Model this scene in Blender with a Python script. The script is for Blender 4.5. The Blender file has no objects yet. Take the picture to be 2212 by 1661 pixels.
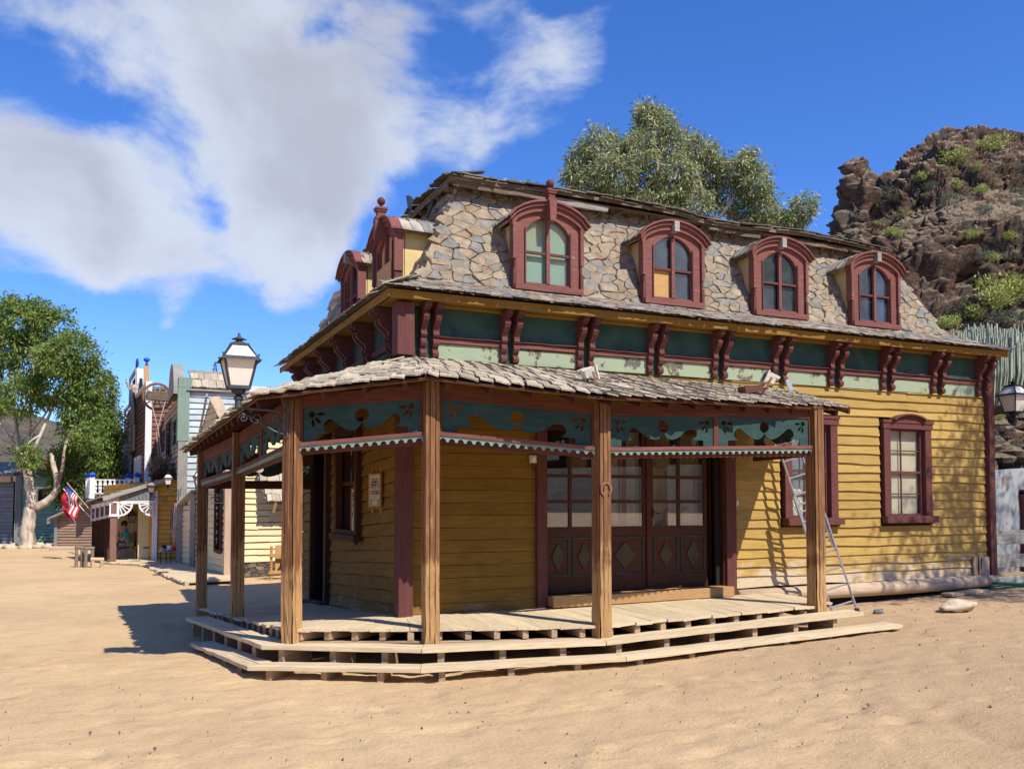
import bpy, math, random
import numpy as np
from mathutils import Vector, Matrix, noise
R = random.Random(11)
SC = bpy.context.scene
COL = SC.collection
rad = math.radians
V = Vector
UP = V((0, 0, 1))
# ---------------------------------------------------------------- camera, world, sun, exposure
cd = bpy.data.cameras.new('camera'); cam = bpy.data.objects.new('camera', cd); COL.objects.link(cam)
cam.location = (0, 0, 2.0); cam.rotation_euler = (rad(92.5), 0, rad(-24.6))
cd.sensor_width = 36; cd.lens = 31.9; cd.shift_y = 0.0771; cd.clip_end = 3000; cd.clip_start = .1
SC.camera = cam
SUN = V((.38, -1, 1.25)).normalized()
sl = bpy.data.lights.new('sun', 'SUN'); sl.energy = 5.0; sl.angle = rad(.5); sl.color = (1, .94, .83)
so = bpy.data.objects.new('sun', sl); COL.objects.link(so); so.location = (10, -10, 30)
so.rotation_euler = SUN.to_track_quat('Z', 'Y').to_euler()
SC.view_settings.view_transform = 'Standard'; SC.view_settings.look = 'None'
SC.view_settings.exposure = .25; SC.view_settings.gamma = 1; SC.view_settings.use_curve_mapping = False
W = bpy.data.worlds.new('World'); SC.world = W; W.use_nodes = True


class G:
    """tiny node-graph helper"""
    def __init__(s, nt): s.nt = nt; s.n = nt.nodes; s.l = nt.links
    def node(s, t, ins=None, **kw):
        nd = s.n.new(t)
        for k, v in kw.items(): setattr(nd, k, v)
        if ins:
            for k, v in ins.items():
                if hasattr(v, 'links') or hasattr(v, 'is_linked'): s.l.new(v, nd.inputs[k])
                else: nd.inputs[k].default_value = v
        return nd
    def m(s, op, a, b=None, c=None):
        i = {0: a}
        if b is not None: i[1] = b
        if c is not None: i[2] = c
        return s.node('ShaderNodeMath', i, operation=op).outputs[0]
    def mix(s, f, a, b, mode='MIX'):
        nd = s.n.new('ShaderNodeMix'); nd.data_type = 'RGBA'; nd.blend_type = mode
        for idx, v in ((0, f), (6, a), (7, b)):
            if hasattr(v, 'is_linked'): s.l.new(v, nd.inputs[idx])
            else: nd.inputs[idx].default_value = v if idx == 0 else (tuple(v) + (1,))[:4]
        return nd.outputs[2]
    def noise(s, vec, scale, detail=4, rough=.55, out=0, dist=0):
        return s.node('ShaderNodeTexNoise', {'Vector': vec, 'Scale': scale, 'Detail': detail, 'Roughness': rough, 'Distortion': dist}).outputs[out]
    def ss(s, v, a, b, lo=0., hi=1.):
        return s.node('ShaderNodeMapRange', {'Value': v, 'From Min': a, 'From Max': b, 'To Min': lo, 'To Max': hi}, interpolation_type='SMOOTHSTEP').outputs[0]
    def ramp(s, f, stops, interp='LINEAR'):
        nd = s.node('ShaderNodeValToRGB', {'Fac': f}); r = nd.color_ramp; r.interpolation = interp
        while len(r.elements) < len(stops): r.elements.new(.5)
        for e, (p, c) in zip(r.elements, stops): e.position = p; e.color = (tuple(c) + (1,))[:4]
        return nd.outputs[0]
    def vscale(s, v, sc):
        return s.node('ShaderNodeVectorMath', {0: v, 1: sc}, operation='MULTIPLY').outputs[0]


def azel(xd, yd):
    """direction of a point of the sky given in the level view plane that faces the house"""
    u = (xd - 1106) / 1960; v = (1086 - yd) / 1960
    F = V((.4163, .9092, 0)); Rt = V((.9092, -.4163, 0))
    return (F + Rt * u + UP * v).normalized()


g = G(W.node_tree); g.n.clear()
sky = g.node('ShaderNodeTexSky', sky_type='NISHITA', sun_disc=False, sun_elevation=rad(49.5), sun_rotation=math.atan2(.38, -1),
             altitude=300, air_density=.9, dust_density=.1, ozone_density=3.2)
skyc = g.node('ShaderNodeHueSaturation', {'Hue': .503, 'Saturation': 1.2, 'Value': 1.5, 'Color': sky.outputs[0]}).outputs[0]
skyc = g.mix(1., skyc, (.84, 1.0, 1.36), 'MULTIPLY')
co = g.node('ShaderNodeTexCoord').outputs['Generated']
# clouds: a soft field of wisps, gathered where the photograph has its cloud bank
wp = g.node('ShaderNodeVectorMath', {0: co, 1: g.vscale(g.noise(co, 2.5, 3, .5, out=1), (.22, .22, .12))}, operation='ADD').outputs[0]
n1 = g.noise(g.vscale(wp, (1, 1, 1.6)), 4.2, 8, .56)
n2 = g.noise(g.vscale(wp, (1, 1, 1.9)), 11., 6, .6)
den = g.m('ADD', g.m('ADD', g.m('MULTIPLY', g.m('SUBTRACT', n1, .5), 2.8), -.10), g.m('MULTIPLY', g.m('SUBTRACT', n2, .5), .8))
blobs = [(300, 70, .11, .36), (450, 180, .11, .42), (620, 260, .09, .42), (740, 350, .075, .42), (900, 330, .06, .5), (1000, 330, .05, .45), (900, 220, .07, .32), (1070, 320, .03, .3), (1180, 150, .08, .7), (1120, 210, .05, .45), (1090, 310, .03, .5), (1270, 110, .05, .45), (1040, 60, .11, .5), (700, 60, .12, .42), (850, 130, .09, .3),
         (50, 330, .075, .62), (170, 430, .065, .6), (290, 450, .05, .42), (430, 510, .055, .48), (540, 560, .045, .42), (640, 540, .05, .42), (720, 480, .05, .3), (470, 440, .035, .2), (620, 500, .045, .45), (560, 620, .03, .35), (170, 550, .03, .4), (700, 560, .02, .3), (350, 640, .024, 1.15), (342, 692, .014, .9), (1340, 80, .05, .3), (130, 60, .07, .35), (5, 70, .025, .4), (1560, 35, .02, .3), (200, 520, .03, .25),
         (50, 180, .045, -.8), (130, 250, .03, -.5), (230, 300, .035, -.5), (320, 360, .033, -.5), (410, 420, .03, -.4), (880, 205, .028, -.3), (820, 440, .03, -.35), (1700, 260, .38, -.55), (1350, 330, .15, -.4), (1000, 500, .1, -.4), (250, 780, .12, -.4), (60, 590, .08, -.3), (640, 760, .12, -.45), (460, 680, .05, -.3)]
for x, y, r, a in blobs + [(None, V((.42, -.9, .16)), .30, .9), (None, V((.62, -.78, .3)), .2, .6), (None, V((.2, -.95, .35)), .2, .5)]:
    c = azel(x, y) if x is not None else y.normalized()
    d = g.node('ShaderNodeVectorMath', {0: wp, 1: tuple(c + V((.11, .11, .06)))}, operation='DISTANCE').outputs['Value']
    q = g.m('DIVIDE', d, r * 1.0); e = g.m('POWER', 2.718, g.m('MULTIPLY', g.m('MULTIPLY', q, q), -1.))
    den = g.m('ADD', den, g.m('MULTIPLY', e, a * .72))
cm = g.ss(den, .06, .62)
shade = g.ss(g.m('ADD', g.noise(wp, 5.0, 5, .5), g.m('MULTIPLY', den, .22)), .5, .82)
ccol = g.mix(shade, (6.6, 7.2, 8.4), (4.9, 5.1, 6.1))
ccol = g.mix(g.ss(den, .1, .45), (5.6, 6.8, 8.8), ccol)
full = g.mix(g.m('MULTIPLY', cm, .95), skyc, ccol)
bg = g.node('ShaderNodeBackground', {'Color': full, 'Strength': .088})
g.l.new(bg.outputs[0], g.node('ShaderNodeOutputWorld').inputs[0])

# ---------------------------------------------------------------- materials
def newmat(name):
    m = bpy.data.materials.new(name); m.use_nodes = True; g = G(m.node_tree); g.n.clear()
    b = g.node('ShaderNodeBsdfPrincipled'); o = g.node('ShaderNodeOutputMaterial'); g.l.new(b.outputs[0], o.inputs[0])
    return m, g, b


def rnd(g):
    a = g.node('ShaderNodeObjectInfo').outputs['Random']; b = g.node('ShaderNodeNewGeometry').outputs['Random Per Island']
    return g.m('FRACT', g.m('ADD', g.m('MULTIPLY', a, 7.31), b))


def obco(g, r):
    tc = g.node('ShaderNodeTexCoord').outputs['Object']
    off = g.m('MULTIPLY', g.node('ShaderNodeObjectInfo').outputs['Random'], 53.)
    return g.node('ShaderNodeVectorMath', {0: tc, 1: off}, operation='ADD').outputs[0]


def bump(g, b, h, s=.4, d=.01):
    bp = g.node('ShaderNodeBump', {'Height': h, 'Strength': s, 'Distance': d}); g.l.new(bp.outputs[0], b.inputs['Normal'])


def wood(name, c1, c2, bare=None, amt=.3, rough=.75, grain=(1.2, 16, 16), var=.25, zw=None, bs=.5, dirt=.35, spec=.25):
    """painted or raw wood; the grain runs along local x"""
    m, g, b = newmat(name); r = rnd(g); c = obco(g, r)
    cs = g.vscale(c, grain)
    gr = g.noise(cs, 2.6, 7, .65); bl = g.noise(c, 1.7, 4, .6); fine = g.noise(cs, 9, 4, .6)
    col = g.mix(g.ss(gr, .32, .68), c1, c2)
    col = g.mix(g.m('MULTIPLY', g.ss(bl, .45, .75), dirt), col, tuple(x * .55 for x in c1))
    if bare:
        f = g.m('ADD', g.m('MULTIPLY', gr, .5), g.m('MULTIPLY', g.noise(c, 3.1, 5, .6), .5))
        t = 1 - amt * .8
        if zw:
            z = g.node('ShaderNodeSeparateXYZ', {0: g.node('ShaderNodeNewGeometry').outputs['Position']}).outputs[2]
            f = g.m('ADD', f, g.ss(z, zw[1], zw[0], 0, zw[2]))
        bc = g.mix(g.ss(fine, .35, .65), tuple(x * .8 for x in bare), bare)
        col = g.mix(g.ss(f, t - .22, t - .08), col, bc)
    hv = g.m('ADD', g.m('MULTIPLY', r, var), 1 - var / 2)
    col = g.mix(1., col, g.node('ShaderNodeCombineXYZ', {0: hv, 1: hv, 2: hv}).outputs[0], 'MULTIPLY')
    g.l.new(col, b.inputs['Base Color']); b.inputs['Roughness'].default_value = rough; b.inputs['Specular IOR Level'].default_value = spec
    bump(g, b, g.m('ADD', gr, g.m('MULTIPLY', fine, .5)), bs, .006)
    return m


def plain(name, c, rough=.6, metal=0, nz=.15, sc=6, spec=.4, c2=None, bs=.2):
    m, g, b = newmat(name); r = rnd(g); co = obco(g, r); n = g.noise(co, sc, 5, .6)
    c2 = c2 or tuple(x * (1 - nz * 2) for x in c)
    g.l.new(g.mix(g.ss(n, .4, .7), c, c2), b.inputs['Base Color'])
    b.inputs['Roughness'].default_value = rough; b.inputs['Metallic'].default_value = metal; b.inputs['Specular IOR Level'].default_value = spec
    bump(g, b, n, bs, .004)
    return m


def stone(name, pal, sc=9, bs=.7, rough=.9, interp='CONSTANT', vmul=1.):
    m, g, b = newmat(name); r = rnd(g); co = obco(g, r)
    base = g.ramp(r, [(i / len(pal), c) for i, c in enumerate(pal)], interp)
    n = g.noise(co, sc, 7, .65); n2 = g.noise(g.vscale(co, (1, 1, 3)), sc * .35, 4, .6)
    c = g.mix(g.ss(n, .3, .75), base, g.mix(1., base, (.55, .55, .58), 'MULTIPLY'))
    c = g.mix(g.m('MULTIPLY', g.ss(n2, .5, .7), .45), c, (.33 * vmul, .24 * vmul, .15 * vmul))
    g.l.new(c, b.inputs['Base Color']); b.inputs['Roughness'].default_value = rough; b.inputs['Specular IOR Level'].default_value = .2
    bump(g, b, g.m('ADD', n, n2), bs, .012)
    return m


def glass(name, tint, dust=.3, dustc=(.2, .23, .25), alpha=.0, rough=.04, k=.8, k0=.03):
    """window glass: a mirror-like coat, the dark behind it and a film of dust"""
    m, g, b = newmat(name); r = rnd(g); co = obco(g, r)
    n = g.noise(co, 2.2, 6, .65)
    b.inputs['Base Color'].default_value = tint + (1,); b.inputs['Roughness'].default_value = rough; b.inputs['Specular IOR Level'].default_value = .9; b.inputs['IOR'].default_value = 1.6
    tr = g.node('ShaderNodeBsdfTransparent', {'Color': (.97, .98, .98, 1)})
    df = g.node('ShaderNodeBsdfDiffuse', {'Color': dustc + (1,)})
    gl = g.node('ShaderNodeBsdfGlossy', {'Color': (1, 1, 1, 1), 'Roughness': rough})
    o = [x for x in g.n if x.type == 'OUTPUT_MATERIAL'][0]
    fc = g.node('ShaderNodeLayerWeight', {'Blend': .5}).outputs['Facing']; fr = g.m('ADD', .045, g.m('MULTIPLY', g.m('POWER', fc, 4.), .9))
    if alpha > 0:
        base = g.node('ShaderNodeMixShader', {0: alpha, 1: b.outputs[0], 2: tr.outputs[0]}).outputs[0]
    else: base = b.outputs[0]
    base = g.node('ShaderNodeMixShader', {0: g.m('MULTIPLY', g.ss(n, .35, .8), dust), 1: base, 2: df.outputs[0]}).outputs[0]
    base = g.node('ShaderNodeMixShader', {0: g.m('ADD', g.m('MULTIPLY', fr, k), k0), 1: base, 2: gl.outputs[0]}).outputs[0]
    g.l.new(base, o.inputs[0])
    return m


MT = {}
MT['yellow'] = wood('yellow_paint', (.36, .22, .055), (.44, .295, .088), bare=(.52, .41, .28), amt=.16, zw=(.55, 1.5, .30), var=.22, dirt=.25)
MT['yellow_shaded'] = wood('shaded_yellow_paint', (.19, .102, .013), (.255, .142, .024), bare=(.34, .26, .18), amt=.20, zw=(.0, 1.0, .2), var=.22)  # same house yellow, with the porch shade darkened into its colour
MT['ochre'] = wood('ochre_eave_paint', (.21, .11, .018), (.28, .15, .028), bare=(.3, .2, .1), amt=.2, var=.15)
MT['maroon'] = wood('maroon_paint', (.10, .034, .03), (.145, .05, .042), bare=(.34, .24, .2), amt=.14, var=.12, dirt=.3)
MT['maroon_light'] = wood('faded_maroon_paint', (.165, .058, .049), (.225, .088, .074), bare=(.42, .3, .24), amt=.24, var=.12, dirt=.2)
MT['darkbrown'] = wood('dark_brown_wood', (.055, .022, .014), (.09, .035, .02), bare=(.2, .12, .07), amt=.1, var=.15)
MT['door'] = wood('door_varnish', (.055, .016, .009), (.09, .03, .016), bare=(.25, .13, .07), amt=.1, zw=(.6, 1.0, .15), rough=.5, var=.1)
MT['post'] = wood('weathered_post', (.145, .066, .028), (.275, .135, .058), bare=(.46, .27, .115), amt=.3, zw=(.35, 1.75, .3), var=.1, grain=(.9, 12, 12), bs=.8, dirt=.25)
MT['post_dark'] = wood('reddish_beam', (.10, .03, .018), (.155, .052, .03), bare=(.36, .2, .1), amt=.14, var=.12)
MT['teal'] = wood('teal_paint', (.022, .054, .05), (.036, .078, .068), bare=(.16, .15, .1), amt=.16, var=.1, grain=(1, 5, 5))
MT['teal_light'] = wood('pale_teal_paint', (.17, .27, .235), (.25, .35, .29), bare=(.42, .34, .2), amt=.22, var=.1, grain=(1, 6, 6))
MT['frieze_dark'] = plain('dark_green_plaster', (.035, .082, .066), .85, nz=.2, sc=4, c2=(.02, .05, .045), bs=.6)
MT['cream'] = wood('cream_paint', (.68, .56, .31), (.78, .66, .39), bare=(.5, .42, .3), amt=.1, var=.14, dirt=.15)
MT['creamwall'] = plain('cream_render', (.72, .55, .25), .8, nz=.08, sc=2, bs=.3)
MT['greyblue'] = wood('grey_blue_paint', (.36, .43, .46), (.55, .6, .6), bare=(.42, .38, .33), amt=.3, var=.3)
MT['tan'] = wood('tan_pink_paint', (.46, .31, .21), (.58, .41, .29), bare=(.4, .33, .26), amt=.2, var=.2)
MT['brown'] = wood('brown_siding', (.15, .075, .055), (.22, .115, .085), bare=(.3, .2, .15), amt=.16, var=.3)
MT['brown_light'] = wood('light_brown_siding', (.27, .17, .115), (.36, .24, .16), bare=(.42, .33, .22), amt=.2, var=.2)  # lighter brown boards, as on the shed
MT['post_paint'] = wood('brown_pink_paint', (.2, .1, .08), (.24, .13, .1), var=.05, dirt=.1)
MT['white'] = wood('white_paint', (.7, .7, .69), (.8, .8, .78), bare=(.45, .4, .34), amt=.12, var=.08, dirt=.12)
MT['orange'] = wood('amber_paint', (.58, .31, .05), (.68, .4, .08), var=.15, dirt=.1)
MT['mint'] = wood('green_house_paint', (.13, .27, .225), (.2, .36, .3), bare=(.3, .3, .24), amt=.15, var=.15)
MT['slateblue'] = wood('grey_house_paint', (.14, .17, .19), (.22, .25, .26), bare=(.3, .27, .22), amt=.2, var=.25)
MT['greentrim'] = wood('green_grey_paint', (.16, .24, .19), (.25, .33, .26), bare=(.33, .3, .23), amt=.25, var=.1)
MT['grey_wood'] = wood('grey_weathered_wood', (.24, .225, .2), (.4, .38, .33), bare=(.5, .45, .36), amt=.25, var=.3, bs=.8)
MT['shingle'] = wood('weathered_shingle', (.29, .24, .17), (.62, .53, .39), bare=(.40, .28, .17), amt=.26, var=.6, bs=1., dirt=.3, grain=(2, 22, 22))
MT['deck'] = wood('bleached_plank', (.52, .40, .245), (.68, .55, .36), bare=(.38, .25, .13), amt=.2, var=.2, dirt=.2, bs=.6)
MT['joist'] = wood('joist_timber', (.34, .235, .14), (.46, .34, .215), var=.25, dirt=.3)
MT['log'] = wood('old_log', (.42, .29, .19), (.56, .43, .3), var=.2, dirt=.25)
MT['ply'] = wood('plywood', (.50, .28, .10), (.58, .35, .14), var=.1, dirt=.1)
MT['rack'] = wood('orange_timber', (.42, .2, .07), (.5, .27, .1), var=.15, dirt=.2)
MT['stone'] = stone('rubble_stone', [(.35, .285, .2), (.28, .25, .2), (.37, .29, .195), (.32, .265, .19), (.25, .24, .215), (.41, .335, .235), (.33, .24, .16), (.35, .29, .21), (.28, .26, .22), (.35, .27, .185)])
MT['mortar'] = plain('sandy_mortar', (.34, .27, .185), .95, nz=.15, sc=12, bs=.9)
MT['slate'] = stone('roof_slate', [(.30, .28, .25), (.36, .30, .23), (.24, .235, .225), (.42, .34, .25), (.34, .32, .29), (.38, .26, .18), (.48, .42, .34), (.3, .27, .22)], sc=6)
MT['slate_old'] = stone('rotten_roof_edge', [(.12, .1, .085), (.19, .16, .125), (.27, .235, .18), (.15, .115, .085)], sc=6)
MT['olive'] = plain('olive_brown_paint', (.075, .06, .03), .7, nz=.15, sc=8)
MT['rot'] = wood('rotten_board', (.1, .07, .045), (.2, .15, .1), bare=(.33, .29, .22), amt=.3, var=.3, bs=1)
MT['iron'] = plain('black_iron', (.025, .03, .034), .5, .3, nz=.2, sc=20)
MT['iron_grey'] = plain('grey_iron', (.07, .08, .09), .55, .4, nz=.2, sc=20)
MT['milk'] = plain('milk_glass', (.74, .70, .60), .35, nz=.05, sc=3, spec=.5, bs=.02)
MT['smoke'] = plain('shaded_milk_glass', (.22, .17, .12), .35, nz=.05, sc=3, spec=.5, bs=.02)  # lantern panes in shade: the darkening is put into the pane colour
MT['oldlog'] = wood('grey_brown_log', (.17, .125, .085), (.28, .21, .15), var=.2)
MT['alu'] = plain('aluminium', (.62, .64, .66), .38, .85, nz=.1, sc=15)
MT['rust'] = plain('rusty_iron', (.28, .14, .09), .8, .3, nz=.2, sc=30)
MT['plastic'] = plain('old_white_plastic', (.62, .57, .46), .5, nz=.1, sc=10)
MT['paper'] = plain('aged_paper', (.6, .56, .45), .8, nz=.06, sc=5, bs=.02)
MT['ink'] = plain('printed_ink', (.05, .045, .04), .8, nz=.1, sc=5, bs=.01)
MT['rubber'] = plain('black_rubber', (.02, .02, .022), .7, nz=.1, sc=5)
MT['hose'] = plain('green_hose', (.02, .2, .16), .4, nz=.1, sc=8)
MT['blue'] = plain('blue_paint', (.02, .12, .6), .5, nz=.1, sc=8)
MT['red'] = plain('red_cloth', (.55, .02, .03), .85, nz=.1, sc=8, bs=.05)
MT['whitecloth'] = plain('white_cloth', (.75, .74, .72), .85, nz=.05, sc=8, bs=.05)
MT['navy'] = plain('blue_cloth', (.03, .06, .3), .85, nz=.1, sc=8, bs=.05)
MT['tealcloth'] = plain('teal_shirt', (.01, .26, .29), .85, nz=.1, sc=5)
MT['skin'] = plain('skin', (.38, .2, .13), .6, nz=.05, sc=5)
MT['black'] = plain('black_cloth', (.015, .015, .018), .8, nz=.1, sc=5)
MT['dark'] = plain('dark_interior', (.012, .008, .006), .9, nz=.1, sc=5)
MT['curtain'] = plain('sheer_curtain', (.62, .58, .5), .9, nz=.08, sc=3, bs=.2)
MT['curtain2'] = plain('ochre_curtain', (.5, .36, .17), .9, nz=.08, sc=3, bs=.2)
MT['stripe'] = plain('striped_red_cloth', (.45, .08, .06), .9, nz=.1, sc=3)
MT['blind'] = plain('cream_blind', (.62, .54, .38), .8, nz=.06, sc=2, bs=.05)
MT['blindgreen'] = plain('green_blind', (.26, .42, .32), .8, c2=(.34, .35, .2), sc=1.6, bs=.1)
MT['glass'] = glass('dusty_window_glass', (.012, .018, .025), .42, (.15, .18, .19), rough=.1)
MT['glass_clear'] = glass('clear_window_glass', (.02, .02, .02), .06, alpha=.9, rough=.015, k=1., k0=.12)
MT['glass_thin'] = glass('old_window_pane', (.05, .05, .05), .12, (.4, .4, .35), alpha=.95, rough=.03, k=.4, k0=.0)
MT['straw'] = plain('straw', (.2, .14, .08), .9, nz=.25, sc=30, bs=.8)
MT['terracotta'] = plain('red_roof_tiles', (.3, .1, .06), .8, nz=.2, sc=10)
MT['leather'] = plain('pale_leather', (.5, .38, .3), .8, nz=.15, sc=12)

def plaster_mat(name, c, patch, th, sc=1.5, c3=None):
    m, g, b = newmat(name); co = g.node('ShaderNodeNewGeometry').outputs['Position']
    n = g.noise(co, sc, 6, .62); f = g.noise(co, 22, 5, .6)
    col = g.mix(g.m('MULTIPLY', g.ss(f, .45, .7), .35), c, c3 or tuple(x * .7 for x in c))
    k = g.ss(n, th, th + .012)
    rim = g.m('SUBTRACT', g.ss(n, th - .025, th), k)
    col = g.mix(k, g.mix(g.m('MULTIPLY', rim, .6), col, (.3, .17, .08)), g.mix(g.ss(f, .4, .65), patch, tuple(x * .6 for x in patch)))
    g.l.new(col, b.inputs['Base Color']); b.inputs['Roughness'].default_value = .9; b.inputs['Specular IOR Level'].default_value = .15
    bump(g, b, g.m('ADD', g.m('MULTIPLY', f, .4), g.m('MULTIPLY', k, -1.)), .6, .012)
    return m
MT['frieze_light'] = plaster_mat('pale_green_plaster', (.31, .37, .25), (.14, .145, .115), .585, 3.0, (.25, .32, .22))
MT['palewall'] = plaster_mat('whitewashed_wall', (.33, .345, .35), (.26, .25, .22), .66, 1.4, (.33, .35, .37))
# ---------------------------------------------------------------- geometry helpers
WM = {}


class MB:
    def __init__(s): s.v = []; s.f = []
    def add(s, vs, fs, M=None):
        b = len(s.v)
        s.v += [tuple(M @ V(q)) for q in vs] if M is not None else [tuple(q) for q in vs]
        s.f += [tuple(i + b for i in f) for f in fs]; return s
    def box(s, x0, x1, y0, y1, z0, z1, M=None):
        return s.add([(x, y, z) for x in (x0, x1) for y in (y0, y1) for z in (z0, z1)],
                     [(0, 1, 3, 2), (4, 6, 7, 5), (0, 4, 5, 1), (2, 3, 7, 6), (0, 2, 6, 4), (1, 5, 7, 3)], M)
    def bar(s, p0, p1, w, h, up=UP):
        M, L = bm_frame(p0, p1, up); return s.box(-L / 2, L / 2, -w / 2, w / 2, -h / 2, h / 2, M)
    def tube(s, pts, r, n=6, cap=True):
        pts = [V(p) for p in pts]; rs = r if isinstance(r, (list, tuple)) else [r] * len(pts); b = len(s.v); prev = None
        for i, p in enumerate(pts):
            t = (pts[min(i + 1, len(pts) - 1)] - pts[max(i - 1, 0)]).normalized()
            a = t.orthogonal().normalized() if prev is None else (prev - t * prev.dot(t)).normalized()
            prev = a; c = t.cross(a)
            for k in range(n):
                q = 2 * math.pi * k / n; s.v.append(tuple(p + (a * math.cos(q) + c * math.sin(q)) * rs[i]))
        for i in range(len(pts) - 1):
            for k in range(n):
                k2 = (k + 1) % n; s.f.append((b + i * n + k, b + i * n + k2, b + (i + 1) * n + k2, b + (i + 1) * n + k))
        if cap: s.f.append(tuple(b + k for k in range(n))[::-1]); s.f.append(tuple(b + (len(pts) - 1) * n + k for k in range(n)))
        return s
    def lathe(s, prof, c=(0, 0, 0), n=12, M=None):
        """prof: list of (radius, z)"""
        b = len(s.v); vs = []
        for r, z in prof:
            for k in range(n):
                q = 2 * math.pi * (k + .5) / n; p = V((c[0] + r * math.cos(q), c[1] + r * math.sin(q), c[2] + z)); vs.append(tuple(M @ p) if M is not None else tuple(p))
        s.v += vs
        for i in range(len(prof) - 1):
            for k in range(n):
                k2 = (k + 1) % n; s.f.append((b + i * n + k, b + i * n + k2, b + (i + 1) * n + k2, b + (i + 1) * n + k))
        s.f.append(tuple(b + k for k in range(n))[::-1]); s.f.append(tuple(b + (len(prof) - 1) * n + k for k in range(n)))
        return s
    def ball(s, c, r, n=8, sq=(1, 1, 1)):
        m = n // 2 + 1; b = len(s.v)
        for i in range(m + 1):
            th = math.pi * i / m
            for k in range(n):
                q = 2 * math.pi * k / n; s.v.append((c[0] + r * sq[0] * math.sin(th) * math.cos(q), c[1] + r * sq[1] * math.sin(th) * math.sin(q), c[2] + r * sq[2] * math.cos(th)))
        for i in range(m):
            for k in range(n):
                k2 = (k + 1) % n; s.f.append((b + i * n + k2, b + i * n + k, b + (i + 1) * n + k, b + (i + 1) * n + k2))
        return s
    def mesh(s, name, mat, smooth=False):
        me = bpy.data.meshes.new(name); me.from_pydata(s.v, [], s.f)
        if smooth: me.shade_smooth()
        if mat: me.materials.append(MT[mat] if isinstance(mat, str) else mat)
        return me
    def build(s, name, mat, parent=None, smooth=False, **props):
        """world coordinates: origin moved to the piece's middle (bottom for whole things)"""
        a = np.array(s.v); c = (a.min(0) + a.max(0)) / 2
        if parent is None: c[2] = a[:, 2].min()
        s.v = [tuple(q) for q in (a - c)]
        return put(name, s.mesh(name, mat, smooth), Matrix.Translation(V(c)), parent, **props)


def put(name, data, M, parent=None, **props):
    o = bpy.data.objects.new(name, data); COL.objects.link(o)
    o.matrix_basis = M; WM[o.name] = M.copy()
    if parent is not None: o.parent = parent; o.matrix_parent_inverse = WM[parent.name].inverted()
    for k, v in props.items(): o[k] = v
    return o


def thing(name, label, cat, loc=(0, 0, 0), rz=0, group=None, kind=None):
    o = put(name, None, Matrix.Translation(V(loc)) @ Matrix.Rotation(rz, 4, 'Z')); o.empty_display_size = .2
    o['label'] = label; o['category'] = cat
    if group: o['group'] = group
    return o


def tag(o, label, cat, group=None):
    o['label'] = label; o['category'] = cat
    if group: o['group'] = group
    return o


def dup(o, M, label=None, parent=None):
    """copy a thing with its parts; M moves it in the world"""
    c = o.copy(); COL.objects.link(c)
    c.matrix_basis = M @ WM[o.name]; WM[c.name] = c.matrix_basis.copy()
    if parent is not None: c.parent = parent; c.matrix_parent_inverse = WM[parent.name].inverted()
    if label: c['label'] = label
    for ch in list(o.children): dup(ch, M, None, c)
    return c


def bm_frame(p0, p1, up=UP):
    p0 = V(p0); p1 = V(p1); x = (p1 - p0); L = x.length; x.normalize(); z = V(up) - x * x.dot(V(up))
    if z.length < 1e-4: z = V((0, -1, 0)) - x * x.dot(V((0, -1, 0)))
    z.normalize(); y = z.cross(x)
    M = Matrix((x, y, z)).transposed().to_4x4(); M.translation = (p0 + p1) / 2; return M, L


def rough(L, w, h, seg=4, jit=.004, ch=.006, ends=.0):
    """a sawn timber along local x with slightly worn edges"""
    mb = MB(); n = 8; pr = [(-w / 2 + ch, -h / 2), (w / 2 - ch, -h / 2), (w / 2, -h / 2 + ch), (w / 2, h / 2 - ch), (w / 2 - ch, h / 2), (-w / 2 + ch, h / 2), (-w / 2, h / 2 - ch), (-w / 2, -h / 2 + ch)]
    for i in range(seg + 1):
        x = -L / 2 + L * i / seg; jy = R.uniform(-jit, jit); jz = R.uniform(-jit, jit)
        for k, (y, z) in enumerate(pr):
            e = R.uniform(-ends, ends) if i in (0, seg) else 0
            mb.v.append((x + e, y + jy + R.uniform(-jit, jit) * .4, z + jz + R.uniform(-jit, jit) * .4))
    for i in range(seg):
        for k in range(n): k2 = (k + 1) % n; mb.f.append((i * n + k, i * n + k2, (i + 1) * n + k2, (i + 1) * n + k))
    mb.f.append(tuple(range(n))[::-1]); mb.f.append(tuple(seg * n + k for k in range(n)))
    return mb


def beam(name, p0, p1, w, h, mat, parent=None, up=UP, seg=3, jit=.003, ch=.006, ends=0, **props):
    M, L = bm_frame(p0, p1, up)
    return put(name, rough(L, w, h, seg, jit, ch, ends).mesh(name, mat), M, parent, **props)


def fill2d(loops, thick):
    """flat sheet with cut-outs: loops in local x,y; thickness along z"""
    cu = bpy.data.curves.new('sheet', 'CURVE'); cu.dimensions = '2D'; cu.fill_mode = 'BOTH'; cu.extrude = thick / 2
    for lp in loops:
        sp = cu.splines.new('POLY'); sp.points.add(len(lp) - 1); sp.use_cyclic_u = True
        for p, q in zip(sp.points, lp): p.co = (q[0], q[1], 0, 1)
    ob = bpy.data.objects.new('sheet', cu); me = bpy.data.meshes.new_from_object(ob)
    bpy.data.objects.remove(ob); mb = MB()
    mb.v = [tuple(v.co) for v in me.vertices]; mb.f = [tuple(p.vertices) for p in me.polygons]
    bpy.data.meshes.remove(me); bpy.data.curves.remove(cu); return mb


def frame3(o, x, y):
    """matrix with origin o, local x and y given (z = x cross y)"""
    x = V(x).normalized(); y = V(y).normalized(); z = x.cross(y)
    M = Matrix((x, y, z)).transposed().to_4x4(); M.translation = V(o); return M


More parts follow.
